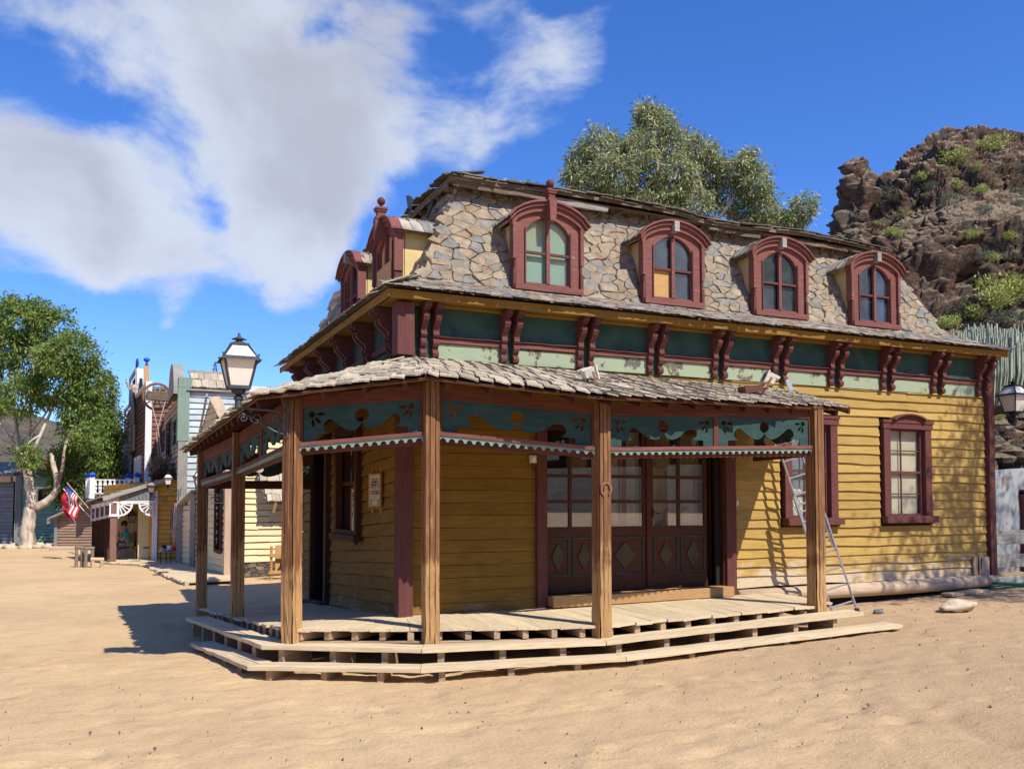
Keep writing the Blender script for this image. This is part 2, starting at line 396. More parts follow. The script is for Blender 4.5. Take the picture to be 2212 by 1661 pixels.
def siding(parent, O, u, nrm, s0, s1, z0, z1, pitch, mat, holes=(), top=None, slope=0., joints=(), wav=.005, th=.024, jj=.0, segl=.5, name='clapboard', gap=0.):
    O = V(O); u = V(u).normalized(); nrm = V(nrm).normalized(); X = nrm.cross(UP); fl = 1 if X.dot(u) > 0 else -1
    z = z0; i = 0
    while z < z1 - .02:
        h = min(pitch * (1 + R.uniform(-jj, jj)), z1 - z); zc = z + h / 2
        iv = [(s0, s1)]
        if top:
            ss = np.linspace(s0, s1, 61); ok = [q for q in ss if top(q) >= z + h * .7]
            iv = [(min(ok), max(ok))] if ok else []
        for (a, b, c, d) in holes:
            if c - h * .3 < zc < d + h * .3:
                nv = []
                for (p, q) in iv:
                    if b <= p or a >= q: nv.append((p, q)); continue
                    if a > p: nv.append((p, a))
                    if b < q: nv.append((b, q))
                iv = nv
        for jn in joints:
            jp = jn + R.choice((-.3, 0, 0, .25)); nv = []
            for (p, q) in iv:
                if p + .3 < jp < q - .3: nv += [(p, jp - .002), (jp + .002, q)]
                else: nv.append((p, q))
            iv = nv
        for (a, b) in iv:
            L = b - a
            if L < .03: continue
            seg = max(1, min(12, int(L / segl))); mb = MB(); ph = R.uniform(0, 9)
            t0 = R.uniform(-.004, .006)
            for k in range(seg + 1):
                x = -L / 2 + L * k / seg; w = wav * (math.sin(x * 2.3 + ph) + math.sin(x * 5.1 + ph * 2) * .6 + R.uniform(-.6, .6))
                mb.v += [(x, .0, h / 2 + (.012 if not gap else -gap)), (x, .006, h / 2 + (.012 if not gap else -gap)), (x, th + t0, -h / 2 + w), (x, 0., -h / 2 + w)]
            for k in range(seg):
                for e in range(4): e2 = (e + 1) % 4; mb.f.append((k * 4 + e, k * 4 + e2, k * 4 + 4 + e2, k * 4 + 4 + e))
            mb.f += [(3, 2, 1, 0), tuple(seg * 4 + e for e in range(4))]
            c = O + u * ((a + b) / 2) + UP * (zc + slope * (a + b) / 2) + nrm * .001
            M = Matrix((X, nrm, UP)).transposed().to_4x4(); M.translation = c
            M = M @ Matrix.Rotation(math.atan(slope) * -fl * -1 + R.uniform(-.0012, .0012), 4, 'Y').inverted()
            put(name, mb.mesh(name, mat), M, parent)
        z += h; i += 1


def shingles(parent, e0, e1, w1, w0, rows, wid, mat, name='shingle', limit=300, var=.25, th=.016, over=1.6, wj=.35, lift=.03, pieces=None, trap=True, uneven=.12):
    """courses of loose shingles on the quad e0-e1 (eave) to w0-w1 (top); nearest first as parts, the rest one stuff part"""
    e0, e1, w0, w1 = V(e0), V(e1), V(w0), V(w1); out = []
    nrm = (e1 - e0).cross(w0 - e0 + w1 - e1).normalized()
    if nrm.z < 0: nrm = -nrm
    for r in range(rows):
        t = r / rows; a = e0.lerp(w0, t); b = e1.lerp(w1, t); a2 = e0.lerp(w0, min(1, (r + over) / rows)); b2 = e1.lerp(w1, min(1, (r + over) / rows))
        L = (b - a).length; x = -R.uniform(0, wid * .7)
        while x < L:
            w = wid * (1 + R.uniform(-wj, wj)); xa = max(0, x); xb = min(L, x + w)
            if xb - xa > wid * .25:
                f0, f1 = xa / L, xb / L
                p = a.lerp(b, f0); q = a.lerp(b, f1); ln = ((a2 - a).length + (b2 - b).length) / 2 * (1 + R.uniform(-.08, .12))
                up = (a2.lerp(b2, (f0 + f1) / 2) - a.lerp(b, (f0 + f1) / 2)).normalized()
                down = -up * R.uniform(0, uneven) * ln * .6
                ww = (q - p).length
                out.append(((p + q) / 2 + down, (q - p).normalized(), up, ww, ln, R.uniform(0, lift)))
            x += w
    if pieces is not None: pieces += [(nrm, q) for q in out]; return
    lay_shingles(parent, [(nrm, q) for q in out], mat, name, limit, th)


VARC = {}
def shingle_mesh(key, th):
    """unit shingle: x across 1, y up the slope 1, z thickness; a few shared variants"""
    k = (key, round(th, 4))
    if k not in VARC:
        q = R; mb = MB(); n = 3
        for j, y in enumerate((0, .5, 1)):
            for i in range(n + 1):
                x = -.5 + i / n
                e = q.uniform(-.05, .05) if j == 0 else 0
                c = q.uniform(-.2, .35) * th
                x2 = x * .97 + (q.uniform(-.03, .03) if 0 < i < n else q.uniform(-.015, .0))
                mb.v += [(x2, y + e, c + th), (x2, y + e, c)]
        st = 2 * (n + 1)
        for j in range(2):
            for i in range(n):
                a = j * st + 2 * i; mb.f += [(a, a + 2, a + st + 2, a + st), (a + 1, a + st + 1, a + st + 3, a + 3)]
        for i in range(n): a = 2 * i; mb.f.append((a, a + 1, a + 3, a + 2))
        for j in range(2): a = j * st; mb.f.append((a, a + st, a + st + 1, a + 1)); a = j * st + 2 * n; mb.f.append((a, a + 1, a + st + 1, a + st))
        VARC[k] = mb
    return VARC[k]


def lay_shingles(parent, out, mat, name, limit, th, roll=0.):
    C = V((0, 0, 2)); out = sorted(out, key=lambda o: (o[1][0] - C).length / max(.2, abs(o[0].dot((o[1][0] - C).normalized())) + .15)); rest = MB(); cache = {}
    for i, (nrm, (p, x, up, w, ln, lf)) in enumerate(out):
        y = (up - x * up.dot(x)).normalized(); z = x.cross(y)
        if z.dot(nrm) < 0: x = -x; z = x.cross(y)
        # butt end lifted, head on the roof
        M = Matrix((x, y, z)).transposed().to_4x4(); M.translation = p + z * (.012 + lf)
        M = M @ Matrix.Rotation(-math.atan2(.014 + lf, ln) + R.uniform(-.01, .01), 4, 'X') @ Matrix.Rotation(R.uniform(-.03, .03), 4, 'Z') @ Matrix.Rotation(R.uniform(-.02, .02) + roll * R.uniform(.3, 1.5), 4, 'Y')
        M = M @ Matrix.Diagonal((w * (.985 if not roll else .95), ln, 1, 1)); k = R.randrange(7)
        if i < limit:
            if k not in cache: cache[k] = shingle_mesh(k, th).mesh(name, mat)
            put(name, cache[k], M, parent)
        else: mb = shingle_mesh(k, th); rest.add(mb.v, mb.f, M)
    if rest.v: rest.build(name, mat, parent, kind='stuff')


def voronoi_cells(W_, H_, cw, chh, jit=.48):
    """irregular cells of a dry-stone pattern in a W x H rectangle"""
    pts = []; ny = int(H_ / chh) + 2; nx = int(W_ / cw) + 2
    for j in range(-1, ny + 1):
        for i in range(-1, nx + 1):
            if R.random() < .12: continue
            pts.append(((i + .5 * (j % 2) + R.uniform(-jit, jit)) * cw, (j + R.uniform(-jit, jit)) * chh, (i, j)))
    P = {p[2]: (p[0], p[1]) for p in pts}; cells = []
    for (i, j), (px, py) in P.items():
        poly = [(px - 2 * cw, py - 2 * chh), (px + 2 * cw, py - 2 * chh), (px + 2 * cw, py + 2 * chh), (px - 2 * cw, py + 2 * chh)]
        for di in range(-2, 3):
            for dj in range(-2, 3):
                o = P.get((i + di, j + dj))
                if not o or (di == 0 and dj == 0): continue
                mx, my = (px + o[0]) / 2, (py + o[1]) / 2; nx_, ny_ = o[0] - px, o[1] - py; new = []
                for k in range(len(poly)):
                    a, b = poly[k - 1], poly[k]; da = (a[0] - mx) * nx_ + (a[1] - my) * ny_; db = (b[0] - mx) * nx_ + (b[1] - my) * ny_
                    if (da <= 0) != (db <= 0): t = da / (da - db); new.append((a[0] + (b[0] - a[0]) * t, a[1] + (b[1] - a[1]) * t))
                    if db <= 0: new.append(b)
                poly = new
                if not poly: break
            if not poly: break
        if len(poly) > 2: cells.append((px, py, poly))
    return cells


def stone_piece(poly, c, gap, th):
    """a flat rubble stone with chipped rounded edges, local x,y in the wall, z out"""
    mb = MB(); ring = []
    for k in range(len(poly)):
        a = poly[k]; b = poly[(k + 1) % len(poly)]; d = math.hypot(b[0] - a[0], b[1] - a[1])
        ring.append(a)
        if d > .07: t = R.uniform(.4, .6); ring.append((a[0] + (b[0] - a[0]) * t + R.uniform(-.008, .008), a[1] + (b[1] - a[1]) * t + R.uniform(-.008, .008)))
    n = len(ring); rr = max(math.hypot(p[0] - c[0], p[1] - c[1]) for p in ring)
    def sc(p, f): return (c[0] + (p[0] - c[0]) * f, c[1] + (p[1] - c[1]) * f)
    f1 = 1 - gap / max(rr, .05); tx, ty = R.uniform(-.1, .1), R.uniform(-.05, .2)
    for lvl, (f, z) in enumerate(((f1, -.03), (f1 * .99, th * .5), (f1 * .93, th))):
        for p in ring:
            q = sc(p, f + R.uniform(-.05, .03) * (lvl > 0)); zz = z + (tx * (q[0] - c[0]) + ty * (q[1] - c[1])) * (lvl > 0) + R.uniform(-.005, .005) * (lvl > 0)
            mb.v.append((q[0] - c[0], q[1] - c[1], zz))
    for l in range(2):
        for k in range(n): k2 = (k + 1) % n; mb.f.append((l * n + k, l * n + k2, (l + 1) * n + k2, (l + 1) * n + k))
    mb.f.append(tuple(2 * n + k for k in range(n)))
    return mb


def rubble(parent, M, W_, H_, cw, chh, inside, mat='stone', limit=300, gap=.012, th=.035, name='stone'):
    """stones on a plane (matrix M: x along, y up the slope, z out); inside(x,y) keeps or drops a stone"""
    k_ = chh / cw; lst = [(x, y * k_, [(a, b * k_) for a, b in p]) for x, y, p in voronoi_cells(W_, H_ / k_, cw, cw) if inside(x, y * k_)]
    C = V((0, 0, 2)); lst.sort(key=lambda q: ((M @ V((q[0], q[1], 0))) - C).length); rest = MB()
    for i, (x, y, p) in enumerate(lst):
        mb = stone_piece(p, (x, y), gap, th * R.uniform(.6, 1.4)); T = M @ Matrix.Translation((x, y, 0))
        if i < limit: put(name, mb.mesh(name, mat), T, parent)
        else: rest.add(mb.v, mb.f, T)
    if rest.v: rest.build(name, mat, parent, kind='stuff')


def ground_z(x, y):
    z = .034 * max(0, min(x, 18) - 3) + .02 * max(0, 9 - y) * (1 if y > 0 else 0) + (0 if y > 0 else .18)
    if y > 11 and x < 8: t = min(1, (y - 11) / 6); z -= .10 * t * (1 - min(1, max(0, (y - 19) / 8)))
    return z
# ---------------------------------------------------------------- ground
def smooth_noise(X, Y, sc, seed=0, octs=4):
    rs = np.random.RandomState(seed); out = np.zeros_like(X, dtype=float); amp = 1.; tot = 0
    for o in range(octs):
        T = rs.rand(64, 64); x = X * sc + 13.7 * o; y = Y * sc + 7.3 * o
        xi = np.floor(x).astype(int); yi = np.floor(y).astype(int); fx = x - xi; fy = y - yi
        fx = fx * fx * (3 - 2 * fx); fy = fy * fy * (3 - 2 * fy)
        a = T[xi % 64, yi % 64]; b = T[(xi + 1) % 64, yi % 64]; c = T[xi % 64, (yi + 1) % 64]; d = T[(xi + 1) % 64, (yi + 1) % 64]
        out += amp * ((a * (1 - fx) + b * fx) * (1 - fy) + (c * (1 - fx) + d * fx) * fy); tot += amp; amp *= .5; sc *= 2.03
    return out / tot


def grid_mesh(X, Y, Z, name, mat, smooth=True):
    ny, nx = X.shape; v = np.stack([X, Y, Z], -1).reshape(-1, 3)
    idx = np.arange(nx * ny).reshape(ny, nx); f = np.stack([idx[:-1, :-1], idx[:-1, 1:], idx[1:, 1:], idx[1:, :-1]], -1).reshape(-1, 4)
    me = bpy.data.meshes.new(name); me.vertices.add(len(v)); me.vertices.foreach_set('co', v.ravel())
    me.loops.add(len(f) * 4); me.loops.foreach_set('vertex_index', f.ravel()); me.polygons.add(len(f))
    me.polygons.foreach_set('loop_start', np.arange(0, len(f) * 4, 4)); me.update(calc_edges=True); me.validate()
    if smooth: me.shade_smooth()
    me.materials.append(mat); return me


m, g, b = newmat('sand'); P = g.node('ShaderNodeNewGeometry').outputs['Position']
nA = g.noise(P, .35, 5, .6); nB = g.noise(P, 2.2, 6, .62); nC = g.noise(P, 26, 5, .65); nD = g.noise(P, 130, 3, .6)
st = g.noise(g.vscale(P, (1.2, 3.5, 1)), 1.4, 6, .65)
c = g.mix(g.ss(nA, .35, .65), (.66, .465, .25), (.58, .40, .215))
c = g.mix(g.m('MULTIPLY', g.ss(st, .5, .72), .45), c, (.36, .25, .16))
c = g.mix(g.m('MULTIPLY', g.ss(nB, .5, .8), .45), c, (.40, .275, .17))
c = g.mix(g.m('MULTIPLY', g.ss(nC, .54, .68), .42), c, (.30, .20, .12))
c = g.mix(g.m('MULTIPLY', g.ss(nD, .6, .72), .45), c, (.72, .54, .36))
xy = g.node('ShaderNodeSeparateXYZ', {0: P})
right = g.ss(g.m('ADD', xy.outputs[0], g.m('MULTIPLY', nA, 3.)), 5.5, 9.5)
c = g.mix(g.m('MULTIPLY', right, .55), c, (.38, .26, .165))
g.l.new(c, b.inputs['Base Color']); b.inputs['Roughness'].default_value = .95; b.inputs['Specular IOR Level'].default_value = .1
h = g.m('ADD', g.m('ADD', g.m('MULTIPLY', nB, .3), g.m('MULTIPLY', nC, .42)), g.m('MULTIPLY', nD, .2))
bump(g, b, h, .9, .05); SAND = m
xs = np.concatenate([np.linspace(-400, -30, 14), np.linspace(-28, -6, 26), np.arange(-5, 16, .07), np.linspace(16.3, 30, 24), np.linspace(35, 500, 14)])
ys = np.concatenate([np.linspace(-300, -4, 12), np.linspace(-3, 2.8, 16), np.arange(3, 14, .06), np.arange(14.2, 50, .35), np.linspace(52, 600, 16)])
X, Y = np.meshgrid(xs, ys); gz = np.vectorize(ground_z)(X, Y)
near = np.exp(-((np.maximum(0, np.abs(X - 5) - 10)) ** 2 + np.maximum(0, np.abs(Y - 9) - 7) ** 2) / 60)
hm = (smooth_noise(X, Y, .5, 1, 3) - .5) * .03 + (smooth_noise(X, Y * 1.2, 2.6, 2, 4) - .5) * .022 * near + (smooth_noise(X, Y, 6.5, 5, 3) - .5) * .03 * near
dm = smooth_noise(X, Y, 3.2, 9, 2); hm -= np.clip(dm - .62, 0, 1) * .13 * near
fr_ = random.Random(3)     # foot prints, trodden in lines across the yard
for w_ in range(26):
    fx, fy, fa = fr_.uniform(-4, 15), fr_.uniform(3.5, 10), fr_.uniform(0, 6.28)
    for k in range(14):
        fx += .62 * math.cos(fa); fy += .62 * math.sin(fa); fa += fr_.uniform(-.15, .15); s_ = .09 * (1 if k % 2 else -1); cx_, cy_ = fx - s_ * math.sin(fa), fy + s_ * math.cos(fa)
        if not (-5 < cx_ < 15.5 and 3.2 < cy_ < 9.3): continue
        i0, i1 = np.searchsorted(xs, (cx_ - .5, cx_ + .5)); j0, j1 = np.searchsorted(ys, (cy_ - .5, cy_ + .5)); dx_, dy_ = X[j0:j1, i0:i1] - cx_, Y[j0:j1, i0:i1] - cy_
        a_ = dx_ * math.cos(fa) + dy_ * math.sin(fa); b_ = -dx_ * math.sin(fa) + dy_ * math.cos(fa); r_ = (a_ / .17) ** 2 + (b_ / .075) ** 2; hm[j0:j1, i0:i1] += -.024 * np.exp(-r_ * 1.2) + .011 * np.exp(-(np.sqrt(r_) - 1.5) ** 2 * 5)
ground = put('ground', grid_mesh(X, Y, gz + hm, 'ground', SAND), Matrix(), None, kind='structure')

# ---------------------------------------------------------------- the house
WY, WX = 11.74, 3.83
house = thing('yellow_house', 'big old yellow clapboard house with stone mansard roof and a shingled porch round its corner', 'house', (3.83, 11.74, .4))
FM = frame3((0, WY, 0), (1, 0, 0), (0, 0, 1)); LM = frame3((WX, 0, 0), (0, -1, 0), (0, 0, 1))
def rect(x0, x1, y0, y1): return [(x0, y0), (x1, y0), (x1, y1), (x0, y1)]
FH = [(5.9, 8.93, .6, 3.15), (10.40, 11.28, 1.74, 3.34), (12.61, 13.50, 1.76, 3.33)]
LH = [(16.25, 17.5, .14, 3.0), (14.15, 15.4, 1.5, 3.12)]
fw = put('front_wall', fill2d([rect(3.9, 15.2, .3, 4.8)] + [rect(*h) for h in FH], .12).mesh('w', 'dark'), FM @ Matrix.Translation((0, 0, -.07)), house)
lw = put('side_wall', fill2d([rect(-18.6, -11.8, -.1, 4.8)] + [rect(-h[1], -h[0], h[2], h[3]) for h in LH], .12).mesh('w', 'dark'), LM @ Matrix.Translation((0, 0, -.07)), house)
mb = MB(); mb.box(15.12, 15.22, 11.9, 18.6, .2, 4.75); mb.box(3.9, 15.1, 18.5, 18.6, 0, 4.75); mb.box(4, 15, 12, 18.4, 4.55, 4.7); mb.build('back_wall', 'yellow_shaded', house)
mb = MB(); mb.box(4.2, 15, 15.3, 15.4, .1, 4.5); mb.build('inner_wall', 'dark', house)
O = V((0, WY - .002, 0))
siding(fw, O, (1, 0, 0), (0, -1, 0), 3.86, 5.74, .46, 3.99, .172, 'yellow_shaded', wav=.002, th=.022, gap=.006)
siding(fw, O, (1, 0, 0), (0, -1, 0), 9.24, 15.08, .66, 3.99, .157, 'yellow', holes=[(10.20, 11.42, 1.62, 3.44), (12.42, 13.65, 1.64, 3.44)], joints=(13.1,), wav=.009, th=.037, jj=.08, segl=.3)
O = V((WX - .002, 0, 0))
siding(lw, (WX - .002, 11.74, 0), (0, 1, 0), (-1, 0, 0), .36, 6.86, .42, 4.4, .19, 'yellow_shaded', holes=[(4.35, 5.9, -.5, 3.4), (2.25, 3.75, 1.66, 3.45)], slope=-.05, joints=(1.5,), wav=.006, th=.036, jj=.06, gap=.008)
# corner boards
beam('corner_board', (3.75, 11.66, .42), (3.75, 11.66, 3.97), .2, .2, 'maroon', house, up=(0, 1, 0))
beam('corner_board', (3.78, 12.05, .42), (3.78, 12.05, 3.97), .14, .05, 'maroon', house, up=(1, 0, 0))
beam('corner_board', (15.16, 11.69, .64), (15.16, 11.69, 2.9), .16, .13, 'maroon', house, up=(0, 1, 0))
beam('corner_board', (15.17, 11.68, 2.905), (15.17, 11.68, 4.7), .15, .12, 'maroon', house, up=(0, 1, 0))
beam('corner_block', (3.72, 11.64, 3.98), (3.72, 11.64, 4.68), .24, .26, 'maroon', house, up=(0, 1, 0))
# sill log
mb = MB(); mb.tube([(9.3, 11.66, .53), (11, 11.63, .53), (12.8, 11.61, .545), (14.2, 11.62, .56), (15.25, 11.68, .58)], [.10, .115, .12, .12, .10], 10)
put('sill_log', mb.mesh('log', 'log', True), Matrix(), house)
# ------------- frieze with paired brackets
def bracket_loops():
    """side profile: x outwards, y up (0 foot .. .72 top)"""
    pts = [(0, 0), (.05, 0), (.085, .02), (.095, .06), (.075, .1), (.05, .115), (.05, .13), (.085, .16), (.105, .2), (.1, .24), (.08, .265), (.08, .28), (.11, .285), (.125, .31), (.11, .34), (.105, .37), (.12, .41), (.16, .45), (.2, .49), (.225, .54), (.22, .585), (.19, .605), (.19, .625), (.25, .63), (.25, .66), (.29, .66), (.29, .72), (0, .72)]
    return [pts]
BR = fill2d(bracket_loops(), .085).mesh('bracket', 'maroon')
BX = [(4.0, 4.18), (5.2, 5.39), (6.43, 6.62), (7.65, 7.84), (8.86, 9.06), (10.06, 10.28), (11.27, 11.49), (12.47, 12.69), (13.7, 13.93), (14.87, 15.1)]
fz = put('frieze', MB().box(3.85, 15.14, WY - .022, WY + .03, 3.97, 4.74).mesh('f', 'frieze_dark'), Matrix(), house)
for k in range(10):
    xa = BX[k][1] + .03; xb = BX[k + 1][0] - .03 if k < 9 else 15.2
    for x in BX[k]:
        put('bracket', BR, frame3((x, WY - .03, 3.98), (0, -1, 0), (0, 0, 1)) @ Matrix.Rotation(R.uniform(-.01, .01), 4, 'Z'), fz)
    if k < 9:
        z = 4.2 + R.uniform(-.008, .008)
        MB().box(xa, xb, WY - .036, WY - .024, 4.29, 4.72).build('upper_panel', 'frieze_dark', fz)
        MB().box(xa, xb, WY - .044, WY - .024, 3.975, 4.19).build('lower_panel', 'frieze_light', fz)
        beam('rail', (xa, WY - .05, z + .03), (xb, WY - .05, z + .03), .05, .065, 'maroon_light', fz)
        beam('rail', (xa, WY - .065, z + .075), (xb, WY - .065, z + .075 + R.uniform(-.006, .006)), .085, .016, 'maroon', fz, seg=5, jit=.004)
fl_ = put('side_frieze', MB().box(WX - .03, WX + .02, 11.95, 18.6, 3.9, 4.72).mesh('f', 'frieze_dark'), Matrix(), house)
for k, yy in enumerate((12.15, 12.33, 13.35, 13.53, 14.55, 14.73, 15.75, 15.93, 16.95, 17.13, 18.15, 18.33)):
    put('bracket', BR, frame3((WX - .03, yy, 3.98), (-1, 0, 0), (0, 0, 1)) @ Matrix.Scale(1.25, 4, (1, 0, 0)), fl_)
    if k % 2 and yy < 18: beam('rail', (WX - .06, yy + .06, 4.22), (WX - .06, yy + .98, 4.22), .05, .08, 'maroon', fl_)
# ------------- eave
EO = [(3.44, 19.1), (3.43, 11.36), (9.3, 11.38), (15.38, 11.42)]
ev = put('eave', MB().box(3.5, 15.3, 11.45, 11.72, 4.725, 4.75).box(3.5, 3.8, 11.72, 19.0, 4.725, 4.75).mesh('e', 'ochre'), Matrix(), house)
beam('fascia', (3.42, 11.375, 4.755), (9.1, 11.39, 4.755), .03, .11, 'ochre', ev, seg=8)
beam('fascia', (9.1, 11.385, 4.75), (12.4, 11.40, 4.755), .035, .11, 'ochre', ev, seg=5)
beam('fascia', (12.4, 11.40, 4.745), (15.38, 11.43, 4.765), .03, .11, 'ochre', ev, seg=4)
beam('fascia', (3.435, 19.1, 4.755), (3.435, 11.4, 4.755), .03, .11, 'ochre', ev, seg=8)
beam('moulding', (3.75, 11.66, 4.70), (15.2, 11.66, 4.70), .05, .045, 'ochre', ev, seg=8)
# ------------- flared slate skirt and stone mansard
sk = put('slate_skirt', MB().add([(3.36, 11.30, 4.82), (15.42, 11.34, 4.82), (14.5, 12.0, 5.12), (4.0, 12.0, 5.12), (3.36, 19.1, 4.82), (4.0, 18.6, 5.12), (15.42, 19, 4.82), (14.5, 18.6, 5.12)],
          [(0, 1, 2, 3), (4, 0, 3, 5), (1, 6, 7, 2)]).mesh('s', 'mortar'), Matrix(), house)
pc = []
shingles(None, (3.34, 11.28, 4.825), (15.42, 11.33, 4.825), (14.45, 12.0, 5.13), (4.0, 12.0, 5.13), 7, .2, None, pieces=pc, wj=.5, uneven=.4, lift=.014)
shingles(None, (3.34, 19.1, 4.825), (3.34, 11.28, 4.825), (4.0, 12.0, 5.13), (4.0, 18.6, 5.13), 4, .3, None, pieces=pc, wj=.45, uneven=.25, lift=.012)
lay_shingles(sk, pc, 'slate', 'slate', 300, .014)
mz0, mz1 = 5.08, 6.78
ms = put('stone_mansard', MB().add([(3.98, 11.92, mz0), (14.42, 11.92, mz0), (13.45, 12.66, mz1), (4.86, 12.66, mz1), (3.98, 18.6, mz0), (4.86, 18.0, mz1), (14.42, 18.6, mz0), (13.45, 18, mz1)],
          [(0, 1, 2, 3), (4, 0, 3, 5), (1, 6, 7, 2), (6, 4, 5, 7)]).mesh('s', 'mortar'), Matrix(), house)
sl_ = V((0, .74, 1.70)); Hs = sl_.length; MF = frame3((3.98, 11.92, mz0), (1, 0, 0), sl_)
DX = [6.03, 8.25, 10.41, 12.56]
def fin(x, y):
    t = y / Hs
    if t < .01 or t > 1.02 or x < .02 + .88 * t or x > 10.42 - .97 * t: return False
    z = mz0 + 1.7 * t
    for d in DX:
        if abs(x + 3.98 - d) < .5 and z < 6.36: return False
    return True
rubble(ms, MF, 10.5, Hs, .20, .118, fin, gap=.005, th=.03)
sl2 = V((.88, 0, 1.70)); MLs = frame3((3.98, 18.6, mz0), (0, -1, 0), sl2)
def lin(x, y):
    t = y / sl2.length; yy = 18.6 - x
    if t < 0 or t > 1.02 or yy < 11.96 + .7 * t: return False
    return not any(abs(yy - d) < .6 and t < .75 for d in (12.93, 14.93))
rubble(ms, MLs, 6.7, sl2.length, .3, .11, lin, limit=0, gap=.008, th=.035)
# ------------- dormers
def arc(hw, y0, rise, n=12, a=-1, b=1):
    """segmental arch from x=a*hw to b*hw, springing at y0"""
    return [(hw * (a + (b - a) * i / n), y0 + rise * (1 - (a + (b - a) * i / n) ** 2) ** .75) for i in range(n + 1)]
def dormer(M, dep, kind, slope_k, label=None):
    """local x to the right, y up from the sill, z outwards; slope_k = metres the roof recedes per metre of height"""
    d = put('dormer', fill2d([[(-.53, 0), (.53, 0)] + arc(.53, .97, .20)[::-1], [(-.36, .1), (.36, .1)] + arc(.36, .86, .22)[::-1]], .1).mesh('frame', 'maroon_light'), M @ Matrix.Translation((0, 0, -.04)), house)
    if label: d['label'] = label
    def P(name, mb, mat, smooth=False): return put(name, mb.mesh(name, mat, smooth), M, d)
    for k, (hw, r, t, z0) in enumerate(((.60, .26, .075, .05), (.64, .285, .045, .085), (.67, .30, .03, .12))):
        o = arc(hw, .985 + k * .022, r); i_ = arc(hw, .985 + k * .022 - t, r)
        q = fill2d([o + i_[::-1]], z0 + .06); q.v = [(v[0], v[1], v[2] + z0 / 2 - .02) for v in q.v]; P('arch_moulding', q, 'maroon_light')
    for s in (-1, 1):
        P('side_trim', MB().box(min(s * .53, s * .585), max(s * .53, s * .585), .42, .98, -.08, .055), 'maroon_light')
        P('side_trim', MB().box(min(s * .53, s * .565), max(s * .53, s * .565), .28, .42, -.08, .04), 'maroon')
        P('side_trim', MB().box(min(s * .53, s * .58), max(s * .53, s * .58), -.02, .28, -.08, .05), 'maroon')
        P('casing', MB().box(min(s * .365, s * .385), max(s * .365, s * .385), .08, .9, .0, .03), 'maroon')
    P('sill', MB().box(-.56, .56, -.03, .055, -.05, .085), 'maroon_light')
    P('mullion', MB().box(-.028, .028, .1, 1.06, -.03, .022), 'maroon_light')
    P('muntin', MB().box(-.355, -.03, .53, .565, -.035, .008), 'maroon'); P('muntin', MB().box(.03, .355, .53, .565, -.035, .008), 'maroon')
    for s in (-1, 1):
        a0, a1 = (-.36, -.03) if s < 0 else (.03, .36)
        low = MB().box(a0, a1, .1, .53, -.052, -.046)
        up = fill2d([[(a0, .565), (a1, .565)] + [(a1 + (a0 - a1) * k / 6, .86 + .22 * (1 - ((a1 + (a0 - a1) * k / 6) / .362) ** 2) ** .75) for k in range(7)]], .006)
        up.v = [(v[0], v[1], v[2] - .049) for v in up.v]
        if kind == 'board':
            continue
        P('pane', up, 'glass_thin' if kind == 'blind' else 'glass')
        if kind == 'patched' and s < 0: P('plywood_patch', MB().box(a0, a1, .1, .53, -.052, -.04), 'ply')
        else: P('pane', low, 'glass_thin' if kind == 'blind' else 'glass')
    if kind == 'board':
        q = fill2d([[(-.36, -.25), (.36, -.25), (.36, .62), (-.36, .60)]], .02); q.v = [(v[0], v[1], v[2] + .03) for v in q.v]; P('plywood_board', q, 'ply')
        q = fill2d([[(-.34, .12), (.355, .12)] + arc(.35, .86, .21)[::-1]], .01); q.v = [(v[0], v[1], v[2] - .04) for v in q.v]; P('plywood_board', q, 'ply')
    if kind == 'blind':
        q = MB().box(-.36, .36, .1, 1.08, -.085, -.075); P('blind', q, 'blindgreen')
    P('back_panel', MB().box(-.5, .5, .02, 1.1, -.13, -.12), 'dark')
    # cheeks and slated cap
    db = dep; dt = dep + slope_k * .95
    for s in (-1, 1):
        x0, x1 = sorted((s * .5, s * .47))
        P('cheek', MB().add([(x, y, z) for x in (x0, x1) for y, z in ((0, -.09), (1.0, -.09), (1.0, -dt - .1), (0, -db - .1))], [(0, 1, 2, 3), (7, 6, 5, 4), (0, 4, 5, 1), (1, 5, 6, 2), (2, 6, 7, 3), (3, 7, 4, 0)]), 'creamwall')
    ar = arc(.64, 1.0, .30, 8); top = MB(); n = 9
    for z in (.03, -dt - slope_k * .25 - .1):
        for (x, y) in ar: top.v.append((x, y, z))
    for (x, y) in ar: top.v.append((x * .97, y - .04, .03))
    for (x, y) in ar: top.v.append((x * .97, y - .04, -dt - slope_k * .25 - .1))
    for k in range(8): top.f += [(k, k + 1, n + k + 1, n + k), (2 * n + k, 3 * n + k, 3 * n + k + 1, 2 * n + k + 1), (k, 2 * n + k, 2 * n + k + 1, k + 1)]
    top.f += [(0, n, 3 * n, 2 * n), (8, 2 * n + 8, 3 * n + 8, n + 8)]
    cap = P('cap', top, 'slate_old')
    sl = MB()
